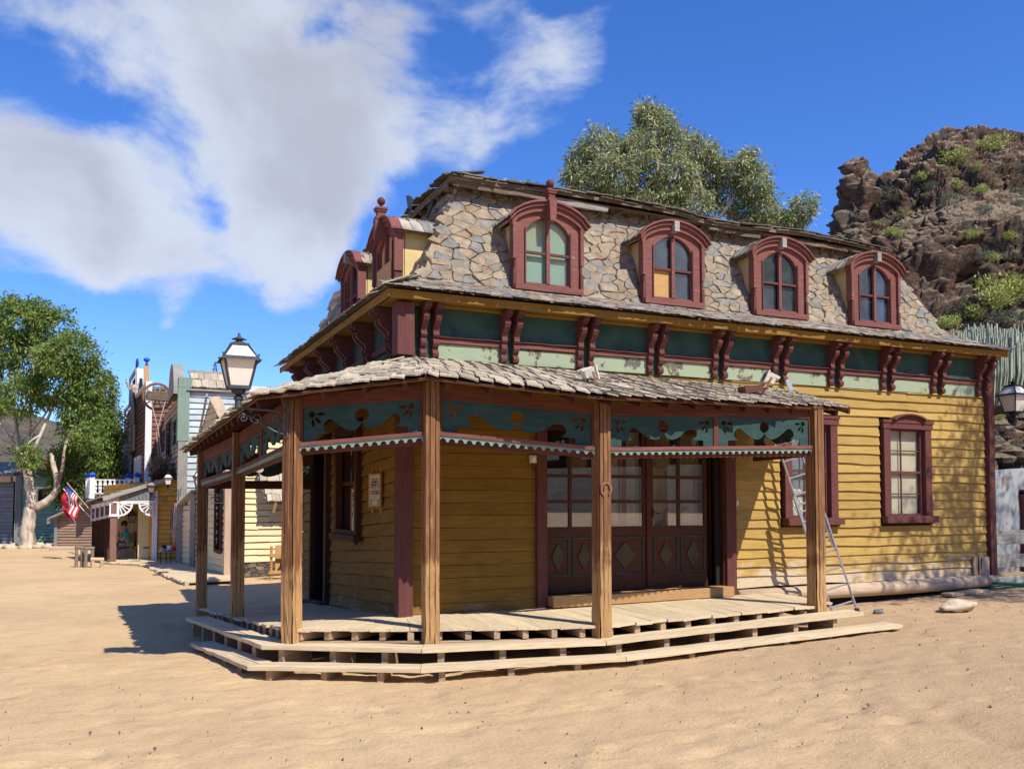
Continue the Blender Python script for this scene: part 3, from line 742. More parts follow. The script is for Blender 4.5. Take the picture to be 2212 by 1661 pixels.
    for r in range(int((dt + slope_k * .25 + .1) / .16)):
        for k in range(8):
            if R.random() < .06: continue
            (xa, ya), (xb, yb) = ar[k], ar[k + 1]; e = R.uniform(.0, .035); zz = -.01 - r * .16 + R.uniform(-.03, .03); o = R.uniform(.004, .02)
            nx_, ny_ = -(yb - ya), (xb - xa); l = math.hypot(nx_, ny_); nx_ /= l; ny_ /= l; ov = 1.06
            A_ = (xa * ov, ya + .0); B_ = (xb * ov, yb)
            sl.add([(A_[0] + nx_ * o, A_[1] + ny_ * (o + .012) + .01, zz), (B_[0] + nx_ * o, B_[1] + ny_ * (o + .012) + .01, zz + R.uniform(-.02, .02)), (B_[0], B_[1] + .006, zz - .22), (A_[0], A_[1] + .006, zz - .22),
                    (A_[0] + nx_ * o, A_[1] + ny_ * o - .012, zz), (B_[0] + nx_ * o, B_[1] + ny_ * o - .012, zz), (B_[0], B_[1] - .012, zz - .22), (A_[0], A_[1] - .012, zz - .22)],
                   [(0, 1, 2, 3), (4, 7, 6, 5), (0, 4, 5, 1), (0, 3, 7, 4), (1, 5, 6, 2)])
    o = P('slate', sl, 'slate'); o['kind'] = 'stuff'
    return d
def keystone(d, M, full, ball):
    z = .17
    if full:
        mb = MB().add([(x * (.062 if y > 1.1 else .045), y, zz) for zz in (.0, z + .02) for x, y in ((-1, 1.0), (1, 1.0), (1, 1.3), (-1, 1.3))], [(0, 1, 2, 3), (4, 7, 6, 5), (0, 4, 5, 1), (1, 5, 6, 2), (2, 6, 7, 3), (3, 7, 4, 0)])
        mb.box(-.07, .07, 1.30, 1.34, .0, z + .01); mb.box(-.05, .05, 1.34, 1.45, .03, z - .02); mb.box(-.08, .08, 1.45, 1.48, .0, z + .01); mb.box(-.065, .065, 1.42, 1.45, .01, z - .0)
        put('keystone', mb.mesh('k', 'maroon_light'), M, d)
    else:
        put('keystone', MB().box(-.045, .045, 1.14, 1.30, -.02, z - .03).mesh('k', 'grey_wood'), M, d)
    if ball:
        mb = MB().ball((0, 0, 0), .062, 14); mb.lathe([(.03, -.12), (.025, -.05)], n=8)
        put('ball_finial', mb.mesh('b', 'maroon', True), M @ Matrix.Translation((0, 1.585, .085)) @ Matrix.Rotation(-math.pi / 2, 4, 'X'), d)
for i, (x, kd, lb) in enumerate(zip(DX, ('blind', 'patched', 'glass', 'glass'), ('dormer with green blind and ball finial', 'dormer with one pane boarded in plywood', None, None))):
    M = frame3((x, 11.90, 5.14), (1, 0, 0), (0, 0, 1)); d = dormer(M, .02, kd, .435, lb); keystone(d, M, i == 0, i == 0)
for i, (y, kd) in enumerate(((12.99, 'board'), (14.99, 'glass'))):
    M = frame3((3.88, y, 4.92), (0, -1, 0), (0, 0, 1)); d = dormer(M, .02, kd, .52, 'dormer boarded up with plywood' if kd == 'board' else None); keystone(d, M, i == 0, i == 0)
# ------------- rotten top roof
TX = [4.66, 5.4, 6.3, 7.4, 8.6, 9.2, 9.9, 10.6, 11.4, 12.2, 13.35]; TZ = [6.80, 6.79, 6.82, 6.82, 6.79, 6.72, 6.71, 6.75, 6.77, 6.74, 6.68]
mb = MB(); n = len(TX)
for x, z in zip(TX, TZ): mb.v += [(x, 12.33, z - .035), (x, 12.33, z + .02)]
mb.v += [(6.5, 14.6, 7.12), (11.5, 14.6, 7.12), (4.66, 18, 6.8), (13.35, 18, 6.7), (4.66, 18, 6.75), (13.35, 18, 6.64), (6.5, 15.5, 7.12), (11.5, 15.5, 7.12)]
for k in range(n - 1): mb.f += [(2 * k, 2 * k + 2, 2 * k + 3, 2 * k + 1), (2 * k + 1, 2 * k + 3, 2 * n + (0 if k < n // 2 else 1))]
mb.f += [(2 * (n // 2) + 1, 2 * n + 1, 2 * n), (1, 2 * n, 2 * n + 6, 2 * n + 2), (2 * n - 1, 2 * n + 3, 2 * n + 7, 2 * n + 1), (2 * n, 2 * n + 1, 2 * n + 7, 2 * n + 6), (2 * n + 2, 2 * n + 6, 2 * n + 7, 2 * n + 3),
         (0, 1, 2 * n + 2, 2 * n + 4), (2 * n - 2, 2 * n - 1, 2 * n + 3, 2 * n + 5)] + [(0, 2 * n + 4, 2 * n + 5, 2 * n - 2)]
mb.box(4.9, 13.35, 12.62, 12.7, 6.5, 6.72)
rf = put('upper_roof', mb.mesh('r', 'rot'), Matrix(), house)
pc = []
for k in range(n - 1):
    shingles(None, (TX[k], 12.31, TZ[k] + .03), (TX[k + 1], 12.31, TZ[k + 1] + .03), (TX[k + 1], 13.0, TZ[k + 1] + .16), (TX[k], 13.0, TZ[k] + .16), 3, .3, None, pieces=pc, wj=.5, uneven=.3, lift=.02)
    shingles(None, (TX[k], 12.35, TZ[k] + .0), (TX[k + 1], 12.35, TZ[k + 1] + .0), (TX[k + 1], 12.9, TZ[k + 1] + .1), (TX[k], 12.9, TZ[k] + .1), 1, .4, None, pieces=pc, wj=.5, uneven=.3, lift=.01)
shingles(None, (4.62, 18, 6.82), (4.62, 12.33, 6.82), (5.2, 12.9, 6.95), (5.2, 18, 6.95), 2, .33, None, pieces=pc, wj=.5, uneven=.3, lift=.03)
lay_shingles(rf, pc, 'slate_old', 'slate', 120, .018)
for (a, b, z, h, my) in ((4.72, 6.35, 6.735, .11, 'rot'), (6.2, 7.35, 6.70, .10, 'grey_wood'), (9.3, 10.4, 6.63, .06, 'rot'), (11.2, 12.4, 6.64, .07, 'rot'), (12.3, 13.3, 6.63, .05, 'rot')):
    beam('edge_board', (a, 12.37, z), (b, 12.37, z - .02), .03, h, my, rf, seg=6, jit=.01, ends=.02)
for k in range(26):
    x = 4.8 + k * .34 + R.uniform(-.05, .05); z = float(np.interp(x, TX, TZ)) - .07
    beam('rafter_end', (x, 12.4 + R.uniform(0, .1), z - .02), (x + R.uniform(-.03, .03), 12.72, z - .02), .07, .08, 'rot', rf, seg=1)
for k in range(16):
    x = 7.4 + k * .37 + R.uniform(-.1, .1); z = float(np.interp(x, TX, TZ)) - .06; dx = R.uniform(-.35, .35)
    beam('broken_lath', (x, 12.4, z), (x + dx, 12.5 + R.uniform(0, .1), z - R.uniform(.08, .3)), .05, .02, 'rot', rf, seg=3, jit=.01, ends=.03)
beam('edge_board', (4.66, 12.5, 6.74), (4.66, 15.5, 6.74), .03, .1, 'rot', rf, seg=6, jit=.01)
for k in range(12): beam('rafter_end', (4.68, 12.6 + k * .4, 6.7), (4.98, 12.6 + k * .4, 6.68), .08, .08, 'rot', rf, seg=1)
beam('strut', (4.7, 13.2, 6.7), (4.55, 13.1, 6.4), .05, .05, 'rot', rf)
tag(MB().add([(4.62, 14.0, 6.75), (4.66, 14.3, 6.75), (4.6, 14.3, 7.12), (4.58, 14.0, 7.02), (4.95, 14.05, 6.8), (4.95, 14.25, 6.8), (4.72, 14.15, 7.0), (4.9, 14.3, 6.9)], [(0, 1, 2, 3), (0, 3, 6, 4), (1, 5, 7, 2), (3, 2, 7, 6), (4, 6, 7, 5)]).build('metal_cowl', 'iron_grey'), 'crumpled grey sheet-metal cowl sticking up from the edge of the top roof', 'chimney cowl')
# ---------------------------------------------------------------- doors and windows of the house
siding(fw, (0, WY - .002, 0), (1, 0, 0), (0, -1, 0), 5.74, 9.24, 3.2, 3.99, .17, 'yellow_shaded', wav=.002, th=.016)
beam('door_post', (5.815, 11.70, .5), (5.815, 11.70, 3.2), .16, .1, 'maroon', house, up=(0, 1, 0))
beam('door_post', (9.15, 11.69, .52), (9.15, 11.69, 3.2), .19, .12, 'maroon', house, up=(0, 1, 0))
MB().box(9.02, 9.05, 11.68, 11.95, .66, 3.2).build('door_reveal', 'door', house)
MB().box(8.93, 9.02, 11.82, 11.95, .66, 3.2).build('door_reveal', 'door', house)
beam('door_lintel', (5.7, 11.70, 3.2), (9.25, 11.70, 3.2), .1, .12, 'maroon', house)
beam('doorstep', (5.9, 11.62, .6), (9.06, 11.62, .625), .3, .15, 'post', house, jit=.005)
def wpart(name, mb, mat, par): return put(name, mb.mesh(name, mat), Matrix(), par)
def door(x0, x1, cols, Y=11.90):
    w = x1 - x0; holes = []; rows = [(1.65, 2.0), (2.05, 2.38), (2.43, 2.78), (2.83, 3.08)]; st = .06
    cw = (w - st * 2 - .05 * (cols - 1)) / cols; cx = [x0 + st + k * (cw + .05) for k in range(cols)]
    for c in cx:
        for (a, b) in rows: holes.append(rect(c, c + cw, a, b))
    mb = fill2d([rect(x0, x1, .68, 3.14)] + holes, .045)
    d = put('door', mb.mesh('door', 'door'), frame3((0, Y, 0), (1, 0, 0), (0, 0, 1)), house)
    for c in cx:
        for (a, b) in rows: wpart('pane', MB().box(c, c + cw, Y - .003, Y + .003, a, b), 'glass_clear', d)
        p0, p1, z0, z1 = c + .005, c + cw - .005, .93, 1.49; y = Y - .024
        wpart('panel_moulding', MB().box(p0, p1, y - .014, y, z0, z0 + .016).box(p0, p1, y - .014, y, z1 - .016, z1).box(p0, p0 + .016, y - .014, y, z0 + .016, z1 - .016).box(p1 - .016, p1, y - .014, y, z0 + .016, z1 - .016), 'frieze_dark', d)
        xm, zm = (p0 + p1) / 2, (z0 + z1) / 2; dw = (p1 - p0) * .27; q = [(xm - dw, zm), (xm, zm - .2), (xm + dw, zm), (xm, zm + .2)]
        wpart('diamond', MB().add([(a, yy, bb) for yy in (y - .016, y + .001) for a, bb in q], [(0, 1, 2, 3), (0, 4, 5, 1), (1, 5, 6, 2), (2, 6, 7, 3), (3, 7, 4, 0)]), 'olive', d)
    return d
d1 = door(5.92, 6.86, 2); d2 = door(6.92, 7.72, 1); d3 = door(7.78, 8.86, 2)
wpart('door_handle', MB().tube([(7.83, 11.87, 1.86), (7.83, 11.82, 1.86), (7.92, 11.81, 1.84)], .009, 6).tube([(7.83, 11.87, 1.78), (7.83, 11.865, 1.92)], .014, 6), 'iron', d3)
MB().box(6.88, 6.93, 11.86, 11.93, .66, 3.14).box(7.71, 7.79, 11.85, 11.93, .66, 3.14).build('door_stile', 'door', house)
def curtain(name, x0, x1, z0, z1, Y, mat, par, amp=.015, bow=0):
    mb = MB(); n = 26
    for k in range(n + 1):
        t = k / n; y = Y + amp * math.sin(t * n * 1.3) + amp * .5 * math.sin(t * 9)
        for z in (z0, z1):
            x = x0 + (x1 - x0) * t; mb.v.append((x + (bow * (z - z0)), y, z))
    for k in range(n): mb.f.append((2 * k, 2 * k + 2, 2 * k + 3, 2 * k + 1))
    put(name, mb.mesh(name, mat, True), Matrix(), par)
curtain('curtain', 7.0, 7.68, 1.6, 3.1, 12.02, 'curtain', d2); curtain('striped_curtain', 7.3, 7.44, 1.6, 3.1, 12.0, 'stripe', d2)
curtain('curtain', 7.88, 8.72, 1.6, 2.62, 12.02, 'curtain', d3, bow=-.03); curtain('ochre_curtain', 7.83, 8.25, 2.55, 3.12, 12.0, 'curtain2', d3); curtain('ochre_curtain', 8.42, 8.8, 1.6, 3.12, 12.05, 'curtain2', d3, bow=.04)
curtain('curtain', 6.45, 6.8, 2.4, 3.1, 12.1, 'curtain2', d1)
mb = MB(); mb.ball((8.2, 11.97, 1.78), .09, 8, (1, .3, 1.6)); mb.ball((8.52, 11.97, 1.8), .08, 8, (1, .3, 1.8)); mb.box(8.0, 8.25, 11.96, 11.98, 1.6, 1.7); mb.build('cut_out_ornament', 'leather', d3)

def house_window(x0, x1, z0, z1, rows, hood, blind):
    Y = 11.74; w = .15
    f = put('window', fill2d([rect(x0 - w, x1 + w, z0 - .01, z1 + .12), rect(x0, x1, z0, z1)], .09).mesh('frame', 'maroon'), frame3((0, Y - .035, 0), (1, 0, 0), (0, 0, 1)), house)
    f['label'] = 'window with eight panes and cream blind' if hood else 'window with a patterned lower sash'
    wpart('head', MB().box(x0 - w - .04, x1 + w + .04, Y - .11, Y - .02, z1 + .10, z1 + .15).box(x0 - w - .025, x1 + w + .025, Y - .095, Y - .03, z1 + .0, z1 + .10), 'maroon', f)
    if hood:
        o = arc((x1 - x0) / 2 - .02, z1 + .15, .1); q = fill2d([[(a + (x0 + x1) / 2, b_) for a, b_ in [o[0]] + o[1:]]], .09)
        put('hood', q.mesh('h', 'maroon'), frame3((0, Y - .06, 0), (1, 0, 0), (0, 0, 1)), f)
        q = fill2d([[(a + (x0 + x1) / 2, b_ + .015) for a, b_ in o] + [(a * .93 + (x0 + x1) / 2, b_ - .01) for a, b_ in o[::-1]]], .16)
        put('hood_moulding', q.mesh('h', 'maroon'), frame3((0, Y - .09, 0), (1, 0, 0), (0, 0, 1)), f)
    wpart('sill', MB().box(x0 - w - .04, x1 + w + .06, Y - .16, Y - .03, z0 - .12, z0 - .005).box(x0 - w, x1 + w, Y - .12, Y - .03, z0 - .14, z0 - .12), 'maroon', f)
    ys = Y + .03; zm = (z0 + z1) / 2; ht = (z1 - z0)
    sash = MB().box(x0, x0 + .03, ys - .02, ys + .02, z0, z1).box(x1 - .05, x1, ys - .03, ys + .02, z0, z1).box(x0 + .03, x1 - .05, ys - .02, ys + .02, z1 - .03, z1).box(x0 + .03, x1 - .05, ys - .02, ys + .02, z0, z0 + .035).box(x0 + .03, x1 - .05, ys - .025, ys + .02, zm - .02, zm + .02)
    wpart('sash', sash, 'maroon', f)
    xa, xb = x0 + .03, x1 - .05; xm = xa + (xb - xa) * .42
    zs = [z0 + .035, (z0 + zm) / 2, zm, (zm + z1) / 2, z1 - .03]
    wpart('muntin', MB().box(xm - .01, xm + .01, ys - .012, ys + .01, zs[0], zm - .02).box(xm - .01, xm + .01, ys - .012, ys + .01, zm + .02, zs[4]), 'maroon', f)
    for q in (zs[1], zs[3]):
        wpart('muntin', MB().box(xa, xm - .01, ys - .012, ys + .01, q - .01, q + .01).box(xm + .01, xb, ys - .012, ys + .01, q - .01, q + .01), 'maroon', f)
    for i in range(4):
        for a, b_ in ((xa, xm), (xm, xb)): wpart('pane', MB().box(a, b_, ys + .012, ys + .016, zs[i], zs[i + 1]), 'glass_thin', f)
    if blind: wpart('blind', MB().box(xa, xb, ys + .045, ys + .05, z0, z1), 'blind', f)
    else:
        mb = MB()
        for i in range(9):
            for j in range(7): mb.lathe([(.05, 0), (.03, .012)], n=6, M=Matrix.Translation((xa + .05 + i * .09 + (j % 2) * .045, ys + .03, z0 + .06 + j * .062)) @ Matrix.Rotation(math.pi / 2, 4, 'X'))
        wpart('patterned_glass', mb, 'plastic', f); wpart('room_shade', MB().box(xa, xb, ys + .08, ys + .085, z0, z1), 'slateblue', f)
    return f
house_window(10.42, 11.26, 1.76, 3.32, 4, False, False)
house_window(12.63, 13.48, 1.78, 3.31, 4, True, True)
# side wall: door opening and window
y0, y1, z0, z1 = 16.2, 17.5, .16, 3.05
beam('door_jamb', (3.76, 16.17, .12), (3.76, 16.17, 3.1), .16, .1, 'darkbrown', house, up=(1, 0, 0)); beam('door_jamb', (3.80, 17.56, .1), (3.80, 17.56, 3.1), .12, .1, 'darkbrown', house, up=(1, 0, 0))
beam('door_head', (3.78, 16.1, 3.12), (3.78, 17.62, 3.05), .12, .14, 'darkbrown', house); beam('threshold', (3.74, 16.2, .2), (3.74, 17.5, .13), .18, .07, 'darkbrown', house)
MB().box(4.1, 4.14, 16.2, 17.5, .1, 3).build('door_leaf', 'darkbrown', house)
f = put('window', fill2d([rect(-15.54, -14.0, 1.48, 3.28), rect(-15.4, -14.16, 1.56, 3.14)], .12).mesh('frame', 'darkbrown'), frame3((3.79, 0, 0), (0, -1, 0), (0, 0, 1)), house)
wpart('sill', MB().box(3.66, 3.8, 13.95, 15.6, 1.4, 1.49), 'darkbrown', f)
wpart('sash', MB().box(3.84, 3.88, 14.16, 15.4, 2.30, 2.36).box(3.84, 3.88, 14.74, 14.78, 1.56, 2.3).box(3.84, 3.88, 14.74, 14.78, 2.36, 3.14), 'darkbrown', f)
wpart('pane', MB().box(3.86, 3.864, 14.16, 15.4, 1.56, 2.3), 'glass_clear', f); wpart('pane', MB().box(3.86, 3.864, 14.16, 15.4, 2.36, 3.14), 'glass_clear', f)
wpart('shutter_strip', MB().box(3.70, 3.74, 13.98, 14.08, 1.35, 3.2), 'darkbrown', f)

# ---------------------------------------------------------------- things fixed to the house
def framed_notice(y, zc, h, w, label):
    t = thing('framed_notice', label, 'poster', (3.78, y, zc), group='framed notices on the side wall')
    x = 3.775; P = lambda n, mb, m: put(n, mb.mesh(n, m), Matrix(), t)
    for s in (-1, 1): P('batten', MB().box(x + .0, x + .03, y + s * w * .36 - .018, y + s * w * .36 + .018, zc - h / 2 - .09, zc + h / 2 + .09), 'rack')
    P('frame', MB().box(x - .03, x - .005, y - w / 2, y + w / 2, zc + h / 2 - .025, zc + h / 2).box(x - .03, x - .005, y - w / 2, y + w / 2, zc - h / 2, zc - h / 2 + .025)
      .box(x - .03, x - .005, y - w / 2, y - w / 2 + .025, zc - h / 2 + .025, zc + h / 2 - .025).box(x - .03, x - .005, y + w / 2 - .025, y + w / 2, zc - h / 2 + .025, zc + h / 2 - .025), 'rack')
    P('sheet', MB().box(x - .02, x - .016, y - w / 2 + .02, y + w / 2 - .02, zc - h / 2 + .02, zc + h / 2 - .02), 'paper')
    ink = MB(); z = zc + h / 2 - .07
    for ln, hh in ((.62, .03), (.66, .03), (.7, .035), (.8, .012), (.5, .006), (.55, .006), (.7, .02), (.75, .022), (.4, .006), (.6, .005), (.5, .005), (.6, .005), (.55, .005), (.45, .005)):
        yy = y + w * ln / 2
        while yy > y - w * ln / 2:
            ww = R.uniform(.008, .02) if hh > .015 else R.uniform(.03, .06)
            if R.random() > .18: ink.box(x - .022, x - .0205, yy - ww * .8, yy, z - hh, z)
            yy -= ww + .004
        z -= hh + .011
    for s in (-1, 1): ink.lathe([(.03, 0), (.02, .001)], n=7, M=frame3((x - .0205, y + s * w * .3, z + .01), (0, -1, 0), (0, 0, 1))).box(x - .022, x - .0205, y + s * w * .3 - .025, y + s * w * .3 + .025, z - .05, z - .02)
    P('printed_lines', ink, 'ink')
    return t
framed_notice(13.1, 2.19, .5, .62, 'framed printed notice on two battens beside the corner board, right of the side window')
framed_notice(18.72, 1.95, .5, .45, 'framed paper notice on the side wall beyond the dark doorway')
framed_notice(14.28, 1.88, .72, .3, 'narrow framed paper leaning in the side window opening')
def small_box(name, label, cat, c, s, mat, knob, gr=None):
    t = thing(name, label, cat, c, group=gr); x, y, z = c; a, b_, h = s
    mb = MB(); mb.box(x - a / 2, x + a / 2, y - b_, y, z - h / 2, z + h / 2)
    put('casing', mb.mesh('c', mat), Matrix(), t)
    put('rocker' if knob else 'lid', MB().box(x - a * .22, x + a * .3, y - b_ - .012, y - b_ - .001, z - h * .3, z + h * .25).mesh('k', 'milk'), Matrix(), t)
    return t
t = small_box('light_switch', 'cream light switch with short cable by the left door post', 'switch', (5.68, 11.715, 2.63), (.10, .05, .11), 'plastic', True)
put('cable', MB().tube([(5.68, 11.70, 2.57), (5.68, 11.69, 2.5), (5.7, 11.69, 2.47), (5.74, 11.69, 2.46)], .006, 5).mesh('c', 'iron'), Matrix(), t)
small_box('light_switch', 'small cream socket on the sunlit boards right of the doors', 'switch', (9.3, 11.70, 2.0), (.06, .02, .09), 'plastic', True)
small_box('junction_box', 'white plastic box high on the side wall beyond the dark doorway', 'junction box', (3.74, 18.7, 2.85), (.06, .3, .14), 'plastic', False)
t = thing('meter_hatch', 'unpainted wooden hatch box nailed low on the wall by the right corner', 'hatch', (14.85, 11.69, .62))
beam('frame_board', (14.70, 11.67, .66), (14.70, 11.67, 1.02), .1, .04, 'log', t, up=(0, 1, 0)); beam('lid', (14.9, 11.64, .63), (14.9, 11.64, 1.01), .26, .03, 'log', t, up=(0, 1, 0)); beam('batten', (14.80, 11.64, .64), (14.80, 11.64, 1.0), .015, .05, 'dark', t, up=(0, 1, 0))
put('bolt', MB().ball((14.84, 11.625, .95), .012, 6).ball((14.97, 11.625, .72), .012, 6).ball((14.86, 11.625, .7), .012, 6).mesh('b', 'rust'), Matrix(), t)

# ---------------------------------------------------------------- the porch (part of the house)
PP = {1: (1.73, 17.1, .14), 2: (1.96, 14.27, .285), 3: (2.15, 11.07, .5), 4: (3.67, 10.37, .5), 5: (5.69, 9.77, .5), 6: (9.3, 9.95, .56)}
ZZ = {1: (2.92, 2.73, 2.41, 2.31), 2: (3.05, 2.86, 2.52, 2.44), 3: (3.29, 3.14, 2.72, 2.62), 4: (3.44, 3.27, 2.87, 2.76), 5: (3.22, 3.09, 2.69, 2.60), 6: (3.37, 3.2, 2.82, 2.72)}
PR = {k: V(v) for k, v in PP.items()}
def post(k, z0, w, ang):
    x, y, _ = PP[k]; zt = ZZ[k][0] + .02; L = zt - z0; mb = MB(); h = w / 2
    # section: a post built up of boards with reeded grooves
    pr = []
    for s in range(4):
        c, sn = math.cos(s * math.pi / 2), math.sin(s * math.pi / 2)
        for a, o in ((-h + .008, h), (-h * .42, h), (-h * .36, h - .016), (-h * .30, h + .006), (h * .30, h + .006), (h * .36, h - .016), (h * .42, h), (h - .008, h)): pr.append((a * c - o * sn, a * sn + o * c))
    n = len(pr); seg = 18
    for i in range(seg + 1):
        t = i / seg; xx = -L / 2 + L * t; rough_ = .016 * max(0, 1 - t * 3.0) ** 1.2 + .0012
        for (a, o) in pr: mb.v.append((xx, a * (1 + .0) + R.uniform(-rough_, rough_ * .4), o + R.uniform(-rough_, rough_ * .4)))
    for i in range(seg):
        for q in range(n): q2 = (q + 1) % n; mb.f.append((i * n + q, i * n + q2, (i + 1) * n + q2, (i + 1) * n + q))
    mb.f += [tuple(range(n))[::-1], tuple(seg * n + q for q in range(n))]
    M, _ = bm_frame((x, y, z0), (x, y, zt), (math.sin(ang), -math.cos(ang), 0))
    p = put('porch_post', mb.mesh('post', 'post'), M, house)
    return p
PO = {1: post(1, .0, .17, -1.5), 2: post(2, .1, .175, -1.5), 3: post(3, .30, .18, -.9), 4: post(4, .31, .185, -.1), 5: post(5, .33, .18, .1), 6: post(6, .38, .19, .05)}
# horseshoe on post 5
mb = MB(); pts = [(.085 * math.sin(a) * (1 if abs(a) < 2.2 else .9), .095 * math.cos(a)) for a in np.linspace(-2.6, 2.6, 18)]
o_ = [(a * 1.0, b_) for a, b_ in pts]; i_ = [(a * .66, b_ * .7) for a, b_ in pts]
q = fill2d([o_ + i_[::-1]], .01)
t = put('horseshoe', q.mesh('horseshoe', 'rust'), frame3((5.70, 9.665, 2.17), (1, .05, 0), (0, 0, 1)) @ Matrix.Rotation(.1, 4, 'Z')); tag(t, 'rusty horseshoe nailed to the middle front porch post', 'horseshoe')

def bilin(loops, Pa, Pb, a0, a1, b0, b1, th, off, mat, name, par):
    """cut-out sheet given in unit coordinates, stretched between two posts (a0..a1 at Pa, b0..b1 at Pb)"""
    q = fill2d(loops, 1.0); d = V((Pb.x - Pa.x, Pb.y - Pa.y, 0)); nr = V((d.y, -d.x, 0)).normalized()
    vs = []
    for (u, v, t) in q.v: p = Pa + d * u; z = (a0 + (a1 - a0) * v) * (1 - u) + (b0 + (b1 - b0) * v) * u; p = V((p.x, p.y, z)) + nr * (t * th + off); vs.append(p)
    q.v = vs; a = np.array([tuple(p) for p in vs]); c = V((a.min(0) + a.max(0)) / 2); X = d.normalized()
    M = Matrix((X, UP.cross(X), UP)).transposed().to_4x4(); M.translation = c; Mi = M.inverted(); q.v = [tuple(Mi @ p) for p in vs]
    return put(name, q.mesh(name, mat), M, par)
def ell(cx, cy, rx, ry, n=18): return [(cx + rx * math.cos(2 * math.pi * k / n), cy + ry * math.sin(2 * math.pi * k / n)) for k in range(n)]
def petal(cx, cy, ang, L, w, asp):
    o = []
    for k in range(12):
        t = k / 11; o.append((t * L, w * math.sin(math.pi * t) ** .8))
    for k in range(1, 11): t = 1 - k / 11; o.append((t * L, -w * math.sin(math.pi * t) ** .8))
    c, s = math.cos(ang), math.sin(ang); return [(cx + (x * c - y * s) / asp, cy + (x * s + y * c)) for x, y in o]
def fret(asp):
    """the green fretwork board; asp = width over height"""
    half = [(0, 0), (.10, 0), (.10, .20), (.20, .22), (.192, .25), (.175, .30), (.165, .38), (.17, .48), (.185, .56), (.205, .61), (.225, .62), (.25, .58), (.29, .46), (.33, .35), (.37, .27), (.41, .23), (.45, .25), (.475, .32), (.492, .40), (.497, .44)]
    ct = half + [(1 - x, y) for x, y in half[::-1]] + [(1, 1), (0, 1)]
    lp = [ct, ell(.5, .665, .21 / asp, .205)]
    for s in (0, 1):
        f = (lambda x: x) if not s else (lambda x: 1 - x); cx = f(.235 / asp)
        lp.append(ell(cx, .80, .095 / asp, .095))
        for a in (-1.45, -.85, -.02): lp.append(petal(cx + (1 if not s else -1) * math.cos(a) * .12 / asp, .80 + math.sin(a) * .12, a if not s else math.pi - a, .27, .05, asp))
    return lp
def valance(a, b, panels, th=.03, w=.09):
    Pa, Pb = PR[a], PR[b]; d = (Pb - Pa); d.z = 0; L = d.length; dn = d.normalized()
    A = Pa + dn * w; B = Pb - dn * w; za = [float(np.interp(w, [0, L], [ZZ[a][i], ZZ[b][i]])) for i in range(4)]; zb = [float(np.interp(L - w, [0, L], [ZZ[a][i], ZZ[b][i]])) for i in range(4)]
    un = [(0, 0), (1, 0), (1, 1), (0, 1)]
    v = bilin([un], A, B, za[1], za[0], zb[1], zb[0], .05, 0, 'post_dark', 'valance', house)
    bilin([un], A, B, za[2] - .045, za[2], zb[2] - .045, zb[2], .10, .01, 'post_dark' if a < 3 else 'maroon_light', 'rail', v)
    bilin([un], A, B, za[3] - .05, za[2] - .046, zb[3] - .05, zb[2] - .046, .02, -.02, 'post_dark', 'backing_board', v)
    n = int(round(L / .118)); sc = [(0, 1), (1, 1), (1, .0)]
    for k in range(n - 1, -1, -1):
        for j in range(7): t = math.pi * (1 - j / 6) if True else 0; sc.append(((k + .5 + .36 * math.cos(math.pi * j / 6)) / n, .02 + .62 * math.sin(math.pi * j / 6)))
    sc.append((0, 0)); bilin([sc], A, B, za[3] - .01, za[2] - .046, zb[3] - .01, zb[2] - .046, .02, .035, 'teal_light', 'scalloped_strip', v)
    for s in (0, 1):
        P = A if s == 0 else B; dd = dn * (.02 if s == 0 else -.02); zt = za if s == 0 else zb
        beam('side_strip', P + dd + UP * (zt[2] - P.z), P + dd + UP * (zt[1] - P.z), .035, .06, 'post_dark', v, up=(dn.y, -dn.x, 0), seg=1)
    for k in range(panels):
        u0, u1 = k / panels, (k + 1) / panels; g0 = .045 if panels == 1 or k == 0 else .05; g1 = .045
        f = lambda u, i: za[i] * (1 - u) + zb[i] * u
        pa = A + (B - A) * u0 + dn * (g0); pb = A + (B - A) * u1 - dn * g1; asp = (pb - pa).length / (za[1] - za[2])
        bilin(fret(asp), pa, pb, f(u0, 2) + .002, f(u0, 1), f(u1, 2) + .002, f(u1, 1), th * .7, 0, 'teal', 'fretwork_panel', v)
        if k: P = A + (B - A) * u0; beam('mullion', (P.x, P.y, f(u0, 2)), (P.x, P.y, f(u0, 1)), .08, .06, 'post_dark', v, up=(dn.y, -dn.x, 0), seg=1)
    return v
# order matters: the outside of each bay is on the right-hand side when walking from a to b
for a, b, n in ((1, 2, 2), (2, 3, 2), (3, 4, 1), (4, 5, 1), (5, 6, 2)): valance(a, b, n)
PR[7] = V((3.7, 17.1, .14)); ZZ[7] = (2.92, 2.73, 2.41, 2.31); PR[8] = V((9.6, 11.6, .5)); ZZ[8] = (3.37, 3.2, 2.82, 2.72)
def end_valance(a, b):
    Pa, Pb = PR[a].copy(), PR[b].copy(); un = [(0, 0), (1, 0), (1, 1), (0, 1)]
    v = bilin([un], Pa, Pb, ZZ[a][1], ZZ[a][0], ZZ[b][1], ZZ[b][0], .05, 0, 'post_dark', 'valance', house)
    bilin(fret(5), Pa, Pb, ZZ[a][2], ZZ[a][1], ZZ[b][2], ZZ[b][1], .02, 0, 'teal', 'fretwork_panel', v)
    bilin([un], Pa, Pb, ZZ[a][3] - .05, ZZ[a][2], ZZ[b][3] - .05, ZZ[b][2], .08, 0, 'darkbrown', 'rail', v)
end_valance(7, 1); end_valance(6, 8)
